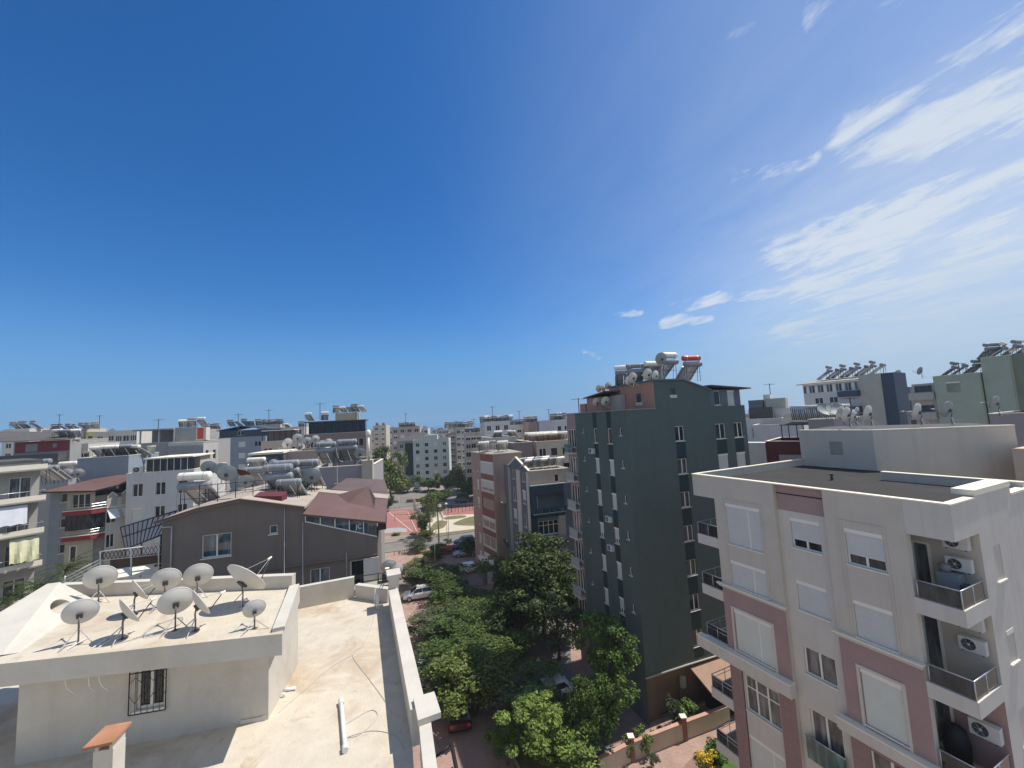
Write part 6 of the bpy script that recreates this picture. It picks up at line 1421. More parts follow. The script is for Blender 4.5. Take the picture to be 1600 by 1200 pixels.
# ---- left middle distance
B = fb('LD', 'white and grey house with a steel glass terrace under a thin flat roof', 198, 303, 740, 48, 17, 10, 'whitegrey', 6, 3, ('w2', 'shut', 'w2'), 1.0, 1.5, ph=.3)
F = B.F; W = B.W; z = B.z
m_ = MB(); m_.fbox(F, W * .25, W, -6, .3, z + 1.5, z + 1.66, 'coping'); m_.build('terrace_roof', B.root)
for i in range(7):
    a = W * .27 + (W * .72) * i / 7
    m_ = MB(); m_.fbox(F, a, a + W * .1, -.3, -.26, z + .02, z + 1.5, 'glass'); m_.build('terrace_glazing', B.root)
    m_ = MB(); m_.fbox(F, a - .06, a, -.34, -.22, z + .02, z + 1.5, 'frame'); m_.build('terrace_post', B.root)
B.box('terrace_room', F, W * .3, W * .95, -5.5, -2.5, z - .3, z + 1.45, 'palegrey')
B.done()
ac(F, W * .16, -.3, z + .01, 'air conditioner standing on the ledge left of the glass terrace', 1.3)
B = fb('LD2', 'blue grey rooftop room with a small blue window before the glass terrace', 121, 201, 716, 50, 17, 7, 'bluegrey', 6, 0); F = B.F
B.wall(F.sub(0, .02), B.W * .5, B.W * .86, B.z - 1.8, B.z - .7, [(B.W * .58, B.W * .8, B.z - 1.6, B.z - .9, 'w3_b')], 'bluegrey'); B.done()
heaters_on(B, 4, .4, B.W - .6, -3.0, 'the blue grey rooftop room', [P_H1, P_H1, P_H4, P_H1], .95)
m_ = MB(); m_.lathe([(0, 0), (.4, 0), (.48, .9), (.52, .92), (.5, 1.0), (0, 1.0)], 'tankwhite', hp(236, 708, 56), (0, 0, 1), 14); single('water_barrel', m_, 'white open water barrel right of the collectors on the glass terrace house', 'barrel')
B = fb('LF', 'long grey building with a deep concrete roof terrace and thin white columns', 215, 318, 693, 66, 17, 12, 'palegrey2', 7, 0, lcols=0); F = B.F; W = B.W; z = B.z
m_ = MB(); m_.fbox(F, -.5, W * .55, -9, .5, z + 2.0, z + 2.25, 'concrete'); m_.build('terrace_slab', B.root); B.box('terrace_room', F, .5, W * .85, -9, -3, z - .45, z + 1.98, 'palegrey2')
for s_ in (.2, W * .3, W * .55 - .2): B.box('terrace_column', F, s_, s_ + .18, -.2, 0, z + .003, z + 2.0, 'white')
B.box('parapet_block', F, W * .55, W * .9, -3, -.1, z + .003, z + 2.3, 'palegrey2'); 
B.box('white_pier', F, W * .88, W * 1.04, -1.5, .1, z + .003, z + 2.2, 'white'); B.box('red_panel', F, W * .905, W * 1.0, .1, .16, z + .25, z + 2.1, 'redpaint'); B.done()
heaters_on(B, 3, W * .45, W * .75, -5, 'the grey block with the red panel', None, 1.1, z + 2.3)
B = fb('LG', 'white narrow building with slit windows in front of the blue grey block', 318, 341, 690, 60, 60, 12, 'white', 7, 2, ('w1',), .4, 1.4, lcols=0, wml='palegrey2'); B.done()
B = fb('BL', 'slate blue apartment block with a row of collectors on its ridge', 341, 415, 684, 100, 5, 10, 'bluegrey', 7, 3, ('w2', 'shut', 'w2', 'shut'), 1.6, 1.3, cop='navy'); W = B.W; z = B.z; F = B.F
B.wall(F.sub(0, -.4), 0, W, z + .003, z + 1.6, [(W * .38, W * .52, z + .3, z + 1.4, 'w2')], 'navy'); B.box('attic', F, 0, W, -8, -.8, z - .3, z + 1.55, 'navy')
m_ = MB(); m_.hexa([F.pt(-.5, .3, z + 1.6), F.pt(W * .5, .3, z + 2.5), F.pt(W * .5, -8, z + 2.5), F.pt(-.5, -8, z + 1.6), F.pt(-.5, .3, z + 1.75), F.pt(W * .5, .3, z + 2.7), F.pt(W * .5, -8, z + 2.7), F.pt(-.5, -8, z + 1.75)], 'navy'); m_.hexa([F.pt(W * .5, .3, z + 2.5), F.pt(W + .5, .3, z + 1.6), F.pt(W + .5, -8, z + 1.6), F.pt(W * .5, -8, z + 2.5), F.pt(W * .5, .3, z + 2.7), F.pt(W + .5, .3, z + 1.75), F.pt(W + .5, -8, z + 1.75), F.pt(W * .5, -8, z + 2.7)], 'navy'); m_.build('roof', B.root)
B.done(); heaters_on(B, 5, W * .15, W * .75, -2, 'the slate blue block', [P_H2, P_H4], 1.15, z + 2.5)
B = fb('BM', 'white house crowned by a dense rack of heaters right of the slate blue block', 402, 438, 664, 115, 12, 10, 'beige', 5, 2, ('w2', 'shut')); B.done(); heaters_on(B, 6, .5, B.W - .3, -1.5, 'the beige house right of the slate blue block', [P_H2, P_H2], 1.15)
B = fb('BM2', 'small white gabled house with a bright white roof edge in the skyline', 438, 476, 668, 108, 12, 8, 'white', 5, 2, ('w2', 'shut')); B.done(); heaters_on(B, 2, 1, B.W - 1, -1, 'the small white gabled skyline house', None, 1.1)
# cluster in the middle left
B = fb('H1', 'dark steel and glass rooftop pergola building with tan walls', 475, 572, 679, 80, 14, 12, 'brownwall2', 6, 4, ('w3', 'w2'), 2.0, 1.6); W = B.W; z = B.z; F = B.F
for i in range(9):
    s_ = .2 + (W - .5) * i / 8; B.box('terrace_post', F, s_, s_ + .15, -.3, -.15, z + .003, z + 2.3, 'black')
m_ = MB(); m_.fbox(F, 0, W, -5, 0, z + 2.3, z + 2.5, 'concdark'); m_.build('terrace_roof', B.root); B.box('terrace_room', F, .4, W - .4, -5, -2, z - .4, z + 2.28, 'glass')
B.box('upper_room', F, W * .42, W * .8, -9, -5.2, z - .4, z + 4.2, 'yellowb'); B.done()
heaters_on(B, 5, W * .42, W * .85, -6.5, 'the yellow upper room of the pergola building', [P_H2, P_H1, P_H4], 1.1, z + 4.2)
heaters_on(B, 2, W * .03, W * .3, -2, 'the left end of the pergola roof', [P_H3], 1.1, z + 2.55)
B = fb('H2', 'terraced house with dark railings and dishes left of the pergola building', 408, 472, 690, 76, 14, 10, 'beige', 6, 3, ('w2', 'low'), 1.4, 1.5)
for i in range(7): B.box('terrace_post', B.F, .1 + i * B.W / 7, .2 + i * B.W / 7, -.2, -.1, B.z + .003, B.z + 1.9, 'black')
m_ = MB(); m_.fbox(B.F, 0, B.W * .8, -5, 0, B.z + 1.9, B.z + 2.05, 'coping'); m_.build('terrace_roof', B.root); B.box('terrace_room', B.F, .4, B.W * .8, -5, -1.8, B.z - .4, B.z + 1.88, 'brownwall2'); B.done()
B = fb('H3', 'beige stair head block above the brown house roof', 444, 497, 706, 52, 14, 8, 'pinkbrown2', 6, 0); B.done()
for i, px in enumerate((449, 450, 465, 468, 480, 493, 503, 514)):
    fdish([0, 2][i % 2], hp(px, 706 - (i % 3) * 5, 53 + i * .4), '%s dish from the left along the parapet of the beige stair head' % ORD[i], 1.25 if i not in (3,) else 1.0)
B = fb('H4', 'low annex with a bright white slab roof and dark glazing beside the beige stair head', 393, 443, 711, 50, 14, 6, 'concdark', 6, 0, cop='coping'); m_ = MB(); m_.fbox(B.F, -.3, B.W + .1, -6.2, .35, B.z + .003, B.z + .22, 'coping'); m_.build('roof_slab', B.root)
for i in range(5): B.box('glazing_panel', B.F, .1 + i * B.W / 5, B.W / 5 * (i + 1) - .05, .003, .03, B.z - 2.2, B.z - .3, 'glassblue')
B.done(); heater(P_H1, hp(401, 742, 47), 'white tank heater against the dark glazed annex', None, 1.0)
fdish(0, hp(427, 735, 46), 'small pale dish before the dark glazed annex', 1.0)
B = fb('H5', 'grey terrace building with lilac grey parapets and a white corner post', 490, 584, 731, 43, 10, 7, 'lilac', 6, 0, ph=1.2, cop='coping'); W = B.W; z = B.z; F = B.F
B.box('corner_pier', F, W * .82, W * 1.0, .003, .8, z - 2.2, z + .5, 'beige'); B.box('lower_wall', F, W * .35, W * .82, .003, .5, z - 4, z - 1.75, 'concrete')
B.box('parapet_post', F, W * .385, W * .4, .003, .08, z - 2.0, z + .1, 'coping'); B.done()
fdish(1, hp(563, 726, 43.5), 'olive grey dish at the right end of the lilac grey parapet', 1.3)
heater(P_H2, hp(510, 730, 46), 'left heater behind the lilac grey parapet', None, 1.1); heater(P_H2, hp(543, 726, 46), 'right heater behind the lilac grey parapet', None, 1.1)
m_ = MB(); b0 = Vector(hp(576, 719, 43)); m_.tube([b0, b0 + Vector((0, 0, 2.6))], .12, 'tankwhite', 10); m_.lathe([(0, 0), (.24, 0), (.26, .1), (.26, .45), (.15, .6), (0, .62)], 'tankwhite', b0 + Vector((0, 0, 2.6)), (0, 0, 1), 12); m_.fbox(Fr(b0.x, b0.y, 10), -.9, .6, -.06, .06, .0 + b0.z + .35, b0.z + .42, 'coping'); single('chimney_flue', m_, 'white chimney flue with a round cap on the lilac grey parapet corner', 'flue')
# ---- skyline on the left
B = fb('LR', 'maroon walled house under a broad dark grey roof in the far left', 22, 110, 691, 62, 17, 9, 'palegrey2', 6, 0, roofm='concdark'); W = B.W; F = B.F; z = B.z
B.wall(F.sub(0, .05), W * .03, W * .98, z - 1.7, z - .05, [(W * .2, W * .42, z - 1.6, z - .4, 'w3'), (W * .68, W * .76, z - 1.1, z - .5, 'w1')], 'red')
m_ = MB(); m_.hexa([F.pt(-6, 1.2, z + .05), F.pt(W, 1.2, z + .05), F.pt(W * .7, -5, z + 1.1), F.pt(-6, -5, z + 1.9), F.pt(-6, 1.2, z + .15), F.pt(W, 1.2, z + .15), F.pt(W * .7, -5, z + 1.2), F.pt(-6, -5, z + 2.0)], 'concdark'); m_.build('roof', B.root)
m_ = MB(); m_.fbox(F, -2, W * .95, .05, 1.8, z - 3.2, z - 2.0, 'concdark'); m_.build('balcony', B.root); B.done()
heaters_on(B, 3, W * .72, W * 1.02, -.5, 'the right end of the maroon house', [P_H1, P_H4], .9, z + .1)
heaters_on(B, 3, W * -.05, W * .18, -5.5, 'the ridge of the maroon house', [P_H2], 1.0, z + 1.9) if False else None
B = fb('LR2', 'white panel terrace house right of the maroon house', 110, 138, 694, 66, 17, 8, 'white', 5, 2, ('low',), 1.6, 1.0); B.done()
B = fb('LA', 'low cream apartment house with a rack of dark heaters on the far left skyline', 60, 118, 672, 120, 12, 12, 'beige', 4, 4, ('w2', 'low')); B.done(); heaters_on(B, 7, B.W * .2, B.W * 1.3, -3, 'the cream house on the far left skyline', [P_H2], 1.3)
B = fb('LA0', 'pale house half hidden behind the broad dark roof, with three dark heaters', 4, 46, 671, 115, 12, 12, 'white', 4, 2, ('w2',)); B.done(); heaters_on(B, 3, B.W * .15, B.W * .9, -2, 'the pale house behind the broad dark roof', [P_H2], 1.6)
B = fb('LB2', 'pale yellow skyline house with one dark doorway', 134, 148, 675, 125, 12, 10, 'yellow', 4, 1, ('w1',)); B.done()
B = fb('LC2', 'pinkish white gabled house with one window in the left skyline', 148, 182, 675, 115, 12, 10, 'offwhite', 4, 2, ('w2',)); F = B.F; m_ = MB(); m_.face([F.pt(B.W * .6, .05, B.z), F.pt(B.W, .05, B.z), F.pt(B.W * .8, .05, B.z + .9)], 'offwhite'); m_.build('gable', B.root); B.done()
B = fb('LC3', 'white house with dark upper glazing left of the concrete terrace building', 180, 214, 673, 100, 12, 10, 'white', 4, 3, ('w3', 'w2')); B.done()
B = fb('LC4', 'grey far house between the red panel block and the slate blue block', 308, 337, 672, 150, 12, 10, 'palegrey2', 4, 2, ('w1',)); B.done(); heaters_on(B, 4, 1, B.W - 1, -3, 'the grey far house behind the red panel block', [P_H2], 1.6)

# ---- middle distance
B = fb('C1', 'small tan tower standing alone before the sea', 583, 603, 665, 230, 5, 10, 'beige', 6, 2, ('w2', 'low'), 1.6, 1.5); B.done(); heaters_on(B, 2, 1.5, B.W - 2, -3, 'the small tan tower before the sea', [P_H2], 1.2)
B = fb('C2', 'pinkish grey far block with a comb of tall collectors', 612, 656, 668, 205, 10, 14, 'pinkbrown2', 6, 4, ('w2', 'low', 'shut'), 2.0, 1.6); B.done(); heaters_on(B, 6, B.W * .3, B.W * .75, -2, 'the pinkish grey far block', [P_H2], 1.7)
B = fb('C3', 'dark hipped roof block with a black recess, left of the mint block', 620, 648, 690, 168, 10, 12, 'palegrey2', 6, 2, ('w2', 'shut'), 1.4, 1.6); F = B.F; W = B.W; z = B.z
m_ = MB(); a = [F.pt(-.5, .5, z), F.pt(W + 9, .5, z + .2), F.pt(W + 9, -12, z + .2), F.pt(-.5, -12, z)]; t1, t2 = F.pt(W * .9, -5, z + 3.2), F.pt(W + 4, -5, z + 3.2)
m_.face([a[0], a[1], t2, t1], 'concdark'); m_.face([a[1], a[2], t2], 'concdark'); m_.face([a[2], a[3], t1, t2], 'concdark'); m_.face([a[3], a[0], t1], 'concdark'); m_.build('hip_roof', B.root)
m_ = MB(); m_.fbox(F, W * .45, W * .98, .003, .25, z - 14.2, z - .9, 'navydark'); m_.build('dark_facade', B.root); B.done()
B = fb('C4', 'pale mint block with scattered windows and trees at its foot', 645, 701, 688, 164, 5, 12, 'mint', 6, 4, ('w2', 'w2_c', 'shut', 'w1'), 1.5, 1.5); B.box('stair_head', B.F, B.W * .34, B.W * .68, -4, -.01, B.z - .5, B.z + 1.8, 'mint'); B.done()
B = fb('C5', 'brown walled block with a narrow face right of the mint block', 700, 714, 676, 185, 5, 12, 'pinkbrown2', 6, 1, ('low',), 2, 1.5); B.done()
B = fb('C6', 'beige tower with balconies left of the white tower in the centre', 712, 728, 668, 180, 5, 14, 'beige2', 7, 2, ('w2', 'low'), 1.5, 1.5); B.done(); heaters_on(B, 6, -4, B.W + 2, -4, 'the beige tower behind the mint block', [P_H2], 1.8)
B = fb('C7', 'weathered beige tower with an open balcony column in the centre', 727, 752, 676, 140, 10, 12, 'beige2', 7, 3, ('low', 'w2', 'deep'), 1.6, 1.5); balconies(B, B.W * .4, B.W * .75, 6, 3.4); B.done(); heaters_on(B, 3, 1, B.W - 1, -4, 'the weathered beige tower', [P_H4], 1.5)
B = fb('C8', 'white tall tower with many heaters crowding its top in the centre', 757, 797, 659, 122, 10, 12, 'whitegrey', 7, 3, ('w2', 'shut', 'w1'), 1.3, 1.5, lpx=750, lcols=1); B.done(); heaters_on(B, 8, -.5, B.W + .5, -2, 'the white tall tower in the centre', [P_H2, P_H3, P_H2], 1.25)
B = fb('C9', 'pale block behind the white tall tower, right side', 797, 825, 664, 135, 10, 12, 'whitegrey', 6, 3, ('w2', 'low'), 1.4, 1.4); B.done(); heaters_on(B, 4, 1, B.W, -3, 'the pale block right of the white tall tower', [P_H2], 1.4)
B = fb('C10', 'brown walled block with a white sunlit side in the centre right', 825, 848, 660, 128, 10, 10, 'pinkbrown', 6, 0, wmr='white'); B.box('white_front', B.F, B.W * .55, B.W, .003, .3, B.z - 12, B.z, 'whitegrey'); B.done(); heaters_on(B, 3, 0, B.W * .6, -3, 'the brown walled block in the centre right', [P_H2], 1.4)
B = fb('C11', 'dark glass fronted block beside the green tower', 848, 870, 658, 120, 10, 10, 'slate', 6, 3, ('w3_b', 'w2_b'), 2.0, 1.7); B.done()
B = fb('C12', 'white block with small square windows touching the green tower', 868, 890, 656, 84, 17, 10, 'whitegrey', 6, 2, ('w1', 'w2'), .9, 1.0); B.done(); heaters_on(B, 3, .3, B.W * .8, -2, 'the white block touching the green tower', [P_H2], 1.1)
B = fb('C13', 'white roofed house with a pale turret behind the pinkish brown tower', 768, 806, 684, 74, 17, 9, 'offwhite', 5, 2, ('w1', 'shut'), .8, 1.2, wmr='brownwall2'); B.done(); heaters_on(B, 2, B.W * .35, B.W * .9, -1.5, 'the white roofed house behind the pinkish brown tower', [P_H1], .9)
B = fb('C14', 'brown stair head with a bright slab edge behind the slate gable house', 802, 832, 692, 70, 17, 8, 'brownwall2', 5, 0); B.done()
B = fb('C15', 'terracotta roofed low house crowded with white tank heaters near the green tower', 838, 892, 690, 72, 17, 12, 'beige', 5, 3, ('w2', 'w1'), roofm='tile'); B.done()
heaters_on(B, 6, .2, B.W - .8, -2, 'the terracotta roofed low house, front row', [P_H1], 1.0); 
for i in range(4): heater(P_H1, B.F.pt(1 + i * B.W / 4.2, -6.5, B.z - .5), '%s white tank heater from the left in the back row of the terracotta roofed house' % ORD[i], None, 1.0)

# ---- right middle distance
B = fb('R1', 'white terraced building with a round grey stair head behind the green tower', 1164, 1222, 655, 62, -40, 10, 'whitegrey', 6, 2, ('w1', 'w2'), .8, 1.6, lcols=0, ph=.8); F = B.F; W = B.W; z = B.z
B.box('dark_terrace', F, W * .1, W * .75, -3, -1, z - .5, z + 1.7, 'concdark'); B.box('stair_head', F, W * .5, W * 1.05, -7, -4, z - .5, z + 3.0, 'palegrey'); B.box('lift_head', F, W * .42, W * .62, -7.5, -5, z - .5, z + 3.7, 'whitegrey')
B.box('water_tank', F, W * .0, W * .4, -6, -4, z + .6, z + 2.9, 'slate'); B.box('terrace_wall', F, W * .0, W * 1.15, -4, -3.2, z - .5, z + 1.4, 'whitegrey'); B.done()
B = fb('R1b', 'white lower wing with a slit window beside the maroon block', 1176, 1256, 664, 57, -40, 7, 'whitegrey', 6, 0); B.wall(B.F.sub(0, .03), 0, B.W, B.z - 3.4, B.z - .05, [(B.W * .06, B.W * .1, B.z - 1.0, B.z - .6, 'w1'), (B.W * .2, B.W * .25, B.z - 1.7, B.z - .5, 'w1')], 'whitegrey'); B.done()
B = fb('R2', 'maroon block with a pale grey panel beside the right foreground roof', 1196, 1262, 689, 46, -45, 7, 'maroon', 6, 0); B.box('pale_panel', B.F, B.W * .3, B.W, .003, .1, B.z - 4, B.z - 1.5, 'lilac'); B.box('white_annex', B.F, -2.7, -.05, -1.5, .1, G, B.z - .2, 'whitegrey'); B.done()
pole_canopy('tiled_canopy', 'dark tiled canopy on thin posts above the maroon block', B.F, B.W * .32, B.W * 1.5, -5, -1.2, B.z - .5, B.z + 1.65, 'concdark', n=4, slope=1.2)
B = fb('R3', 'beige stair head wall under the long row of tube collectors', 1262, 1302, 655, 40, -65, 5, 'lilac', 5, 0); B.done()
tc_ = empty('tube_collector_row', hp(1265, 652, 44), 'long row of vertical tube collectors under a pale header behind the tiled canopy', 'solar collector')
a = Vector(hp(1234, 636, 46)); b_ = Vector(hp(1328, 633, 42))
m_ = MB(); m_.tube([a, b_], .14, 'tankwhite', 8); m_.build('header_pipe', tc_)
for i in range(30):
    p = a.lerp(b_, i / 29); m_ = MB(); m_.tube([p + Vector((0, -.05, -.15)), p + Vector((0, -.25, -1.5))], .07, ['galv', 'glassblue', 'slate'][i % 3], 6); m_.build('collector_tube', tc_)
B = fb('R4', 'pale grey block with a glazed strip under its roof and stacked heaters above', 1254, 1344, 602, 84, -60, 14, 'whitegrey', 7, 0, ph=.2); F = B.F; W = B.W; z = B.z
B.done()
for k in range(3):
    zz = z - 2.4 - k * 2.9
    for (a, b_) in ((.2, .36), (.46, .62)):
        m_ = MB(); m_.fbox(F, W * a, W * b_, .003, .06, zz - 1.7, zz - .4, 'frame'); wo = m_.build('window', B.root)
        for (c0_, c1_) in ((W * a + .1, W * (a + b_) / 2 - .05), (W * (a + b_) / 2 + .05, W * b_ - .1)):
            m_ = MB(); m_.fbox(F, c0_, c1_, .062, .07, zz - 1.6, zz - .5, 'glass'); m_.build('pane', wo)
for i in range(18):
    m_ = MB(); m_.fbox(F, W * (.02 + i * .053), W * (.02 + i * .053) + W * .036, .003, .05, z - 1.75, z - .35, ['glass', 'frame', 'glassblue'][i % 3]); m_.build('strip_window', B.root)
m_ = MB(); m_.fbox(F, W * .66, W * .99, .003, 1.3, z - 3.0, z - 1.9, 'navy'); m_.build('balcony', B.root); m_ = MB(); m_.fbox(F, W * .66, W * .99, .003, 1.3, z - 6.6, z - 4.9, 'navy'); m_.build('balcony', B.root)
x0, y0 = F.xy(W, .4); Fq = Fr(x0, y0, -60); s1 = fsolve(Fq, 1376, 590)[0]; s2 = fsolve(Fq, 1396, 590)[0]
B.box('stair_tower', Fq, .02, s1, -6, 0, G, z + .9, 'palegrey'); B.box('dark_stair_tower', Fq, s1 + .01, s2, -6, -.2, G, z + .85, 'navy')
m_ = MB(); m_.hexa([F.pt(-.8, .8, z + .02), F.pt(W, .8, z + .02), F.pt(W, -8, z + 1.0), F.pt(-.8, -8, z + 1.0), F.pt(-.8, .8, z + .2), F.pt(W, .8, z + .2), F.pt(W, -8, z + 1.2), F.pt(-.8, -8, z + 1.2)], 'concrete'); m_.build('roof', B.root)
for i in range(8): heater([P_H2, P_H4][i % 2], F.pt(W * (.3 + .125 * i), -5.0 - (i % 2), z + .8), '%s heater along the ridge of the pale block with a glazed strip' % ORD[i], 35, 1.15)
B = fb('R5', 'dark slate balcony block right of the pale grey stair tower', 1398, 1421, 606, 78, -60, 8, 'slate', 6, 1, ('w2', 'deep'), 1.6, 1.6); balconies(B, .5, B.W - .2, 3, 3.4, 2.9, 'slate'); B.done(); fdish(1, hp(1407, 603, 80), 'round grey dish on the dark slate balcony block', 2.4)
B = fb('R6', 'lilac low house between the dark block and the sage green block', 1417, 1440, 643, 66, -60, 8, 'lilac', 5, 1, ('w1',)); B.done()
B = fb('R7', 'sage green block with a shuttered window and dishes before it', 1457, 1531, 588, 56, -65, 9, 'sage', 6, 0, ('shut',), 1.7, 1.2, lcols=0); F = B.F; W = B.W; z = B.z
B.wall(F.sub(0, .05), W * .02, W * .98, z - 11, z - .55, [(W * .28, W * .58, z - 2.4, z - 1.0, 'shut'), (W * .3, W * .6, z - 5.3, z - 3.8, 'w3'), (W * .4, W * .62, z - 8.2, z - 6.8, 'w3')], 'sage')
B.box('balcony_wing', F, -2.5, -.02, -3, -.4, G, z - .9, 'palegrey'); 
for k in range(3): B.box('balcony', F, -2.7, -.1, -.4, .4, z - 3.2 - 2.8 * k, z - 2.2 - 2.8 * k, 'palegrey'); B.box('wing_window', F, -2.2, -.4, -.4, -.36, z - 2.1 - 2.8 * k, z - 1.2 - 2.8 * k, 'glass')
B.done(); heaters_on(B, 3, W * .35, W * .85, -2, 'the sage green block', [P_H2, P_H4], .95); fdish(1, hp(1441, 591, 56), 'rusty dish with a white box on the balcony wing of the sage green block', 1.2)
B = fb('R8', 'taller sage green block at the right edge with piled heaters', 1531, 1577, 559, 52, -65, 9, 'sage', 6, 0); F = B.F; W = B.W; z = B.z; B.wall(F.sub(0, .05), 0, W * .98, z - 9, z - .55, [(W * .05, W * .18, z - 3.2, z - 2.85, 'w1'), (W * .05, W * .18, z - 5.6, z - 5.25, 'w1')], 'sage')
B.box('side_wing', F, W + .02, W + 6, -6, -.8, G, z + .1, 'sagedark'); B.done(); heaters_on(B, 4, W * .25, W * 1.5, -2, 'the taller sage green block', [P_H2, P_H3], .95)
B = fb('R9', 'lilac grey flat roofed block at the right picture edge', 1545, 1640, 646, 32, -62, 6, 'lilac', 5, 0); B.done()
m_ = MB(); F = B.F; m_.hexa([F.pt(1.2, -.5, B.z), F.pt(5, -.5, B.z), F.pt(5, -4, B.z), F.pt(2.2, -4, B.z), F.pt(1.6, -.5, B.z + .15), F.pt(5, -.5, B.z + 1.2), F.pt(5, -4, B.z + 1.4), F.pt(2.4, -4, B.z + .3)], 'concdark'); m_.build('dark_roof', B.root)
# peach lit wing beside the foreground stair tower
PE = FS.sub(0, -.5); PE = FS.sub(fsolve(FS.sub(0, -2.0), 1580, 700)[0], -.5)
B = Bld('rooftop_room', 'peach cream rooftop room at the right edge behind the foreground block', PE); F = PE; B.wall(F, 0, 8, -5.0, -2.75, (), 'peach'); B.wall(F.left(1.5), 0, 1.5, -5, -2.75, (), 'peach'); B.box('core', F, .02, 8, -1.5, -.02, G, -2.77, 'peach'); B.done()
# dishes on the foreground stair tower
for i, (px, py, Y, s_, k) in enumerate([(1319, 664, 27, 1.0, 0), (1328, 667, 26.5, 1.05, 0), (1338, 666, 26.6, 1.0, 2), (1362, 665, 26.4, 1.05, 0), (1440, 664, 25.5, 1.1, 0), (1488, 664, 25, 1.1, 1), (1562, 650, 27, 1.0, 1), (1342, 655, 29, .7, 0)]):
    fdish(k, atY(px, py, Y), ['leftmost ivory dish behind the front pair on the foreground stair tower', 'left one of the front pair of ivory dishes on the foreground stair tower', 'right one of the front pair of ivory dishes on the foreground stair tower', 'ivory dish right of the front pair on the foreground stair tower', 'dish before the balcony wing of the sage green block', 'grey dish before the sage green block, right of the ivory one', 'faded dish by the lilac grey block at the right edge', 'small white dish behind the group on the foreground stair tower'][i], s_)
for i, (px, Y) in enumerate(((1292, 36), (1306, 35))):
    o = dish_proto(.75, 262, 40, .9, 'dishgrey', False); o.location = atY(px, 655, Y); tag(o, ['left one of two dark upturned dishes before the pale grey block', 'right one of two dark upturned dishes before the pale grey block'][i], 'satellite dish', 'upturned dishes')

# ---- distant blocks closing the skyline, each with its own place
rnd = random.Random(21)
pal = [('whitegrey', 'white'), ('whitegrey', 'white'), ('beige2', 'beige'), ('palegrey2', 'grey'), ('pinkbrown2', 'tan'), ('bluegrey', 'bluish'), ('mint', 'pale green')]
marks = [('left of the red panel block', 20, 300), ('behind the slate blue block', 300, 480), ('beyond the small tan tower', 560, 700), ('behind the white tall tower', 700, 890), ('among the centre towers', 690, 880), ('between the tan tower and mint block', 588, 725), ('over the brown house roof', 470, 585), ('over the glass terrace house', 120, 340), ('behind the right foreground roof', 1165, 1260), ('beyond the sage green blocks', 1410, 1600)]
cnt = 0
hcount = len([o for o in COL.objects if o.get('category') == 'water heater'])
print('HEATERS', hcount)
for mi, (mk, xa, xb) in enumerate(marks):
    n = max(3, int((xb - xa) / 21))
    for i in range(n):
        px = xa + (xb - xa) * (i + .5) / n + rnd.uniform(-6, 6); Y = rnd.uniform(150, 420); wpx = rnd.uniform(14, 26); k = pal[rnd.randrange(len(pal))]
        hor = 658.5 - (px - 800) * .0498; zt = rnd.uniform(-7.5, -1.2); py = hor - zt * FPX / Y
        if 1165 < px < 1260: Y = rnd.uniform(120, 200)
        B = fb('D%d' % cnt, 'distant %s block %s, %s from left' % (k[1], mk, (ORD + ['fifteenth', 'sixteenth'])[i]), px, px + wpx, py, Y, rnd.choice([5, 14, 20]), 12, k[0], 4, 3, ('w2', 'low', 'shut'), 1.8, 1.6, group='distant apartment blocks'); 
        B.box('stair_head', B.F, B.W * .2, B.W * .5, -6, -2, B.z - .5, B.z + 1.6, k[0]); B.done()
        for j in range(rnd.randint(2, 4) if zt > -6.0 and hcount < 300 - 2 else 0):
            hcount += 1
            heater([P_H2, P_H4, P_H2][j % 3], B.F.pt(B.W * (.08 + .2 * j) + rnd.uniform(-.5, .5), -2 - rnd.uniform(0, 5), B.z - .5), '%s heater on distant %s block %s, block %s' % (ORD[j], k[1], mk, (ORD + ['fifteenth', 'sixteenth'])[i]), rnd.uniform(-70, 70) + 8, 1.0 if Y > 250 else .85, 'heaters on the distant blocks')
        cnt += 1

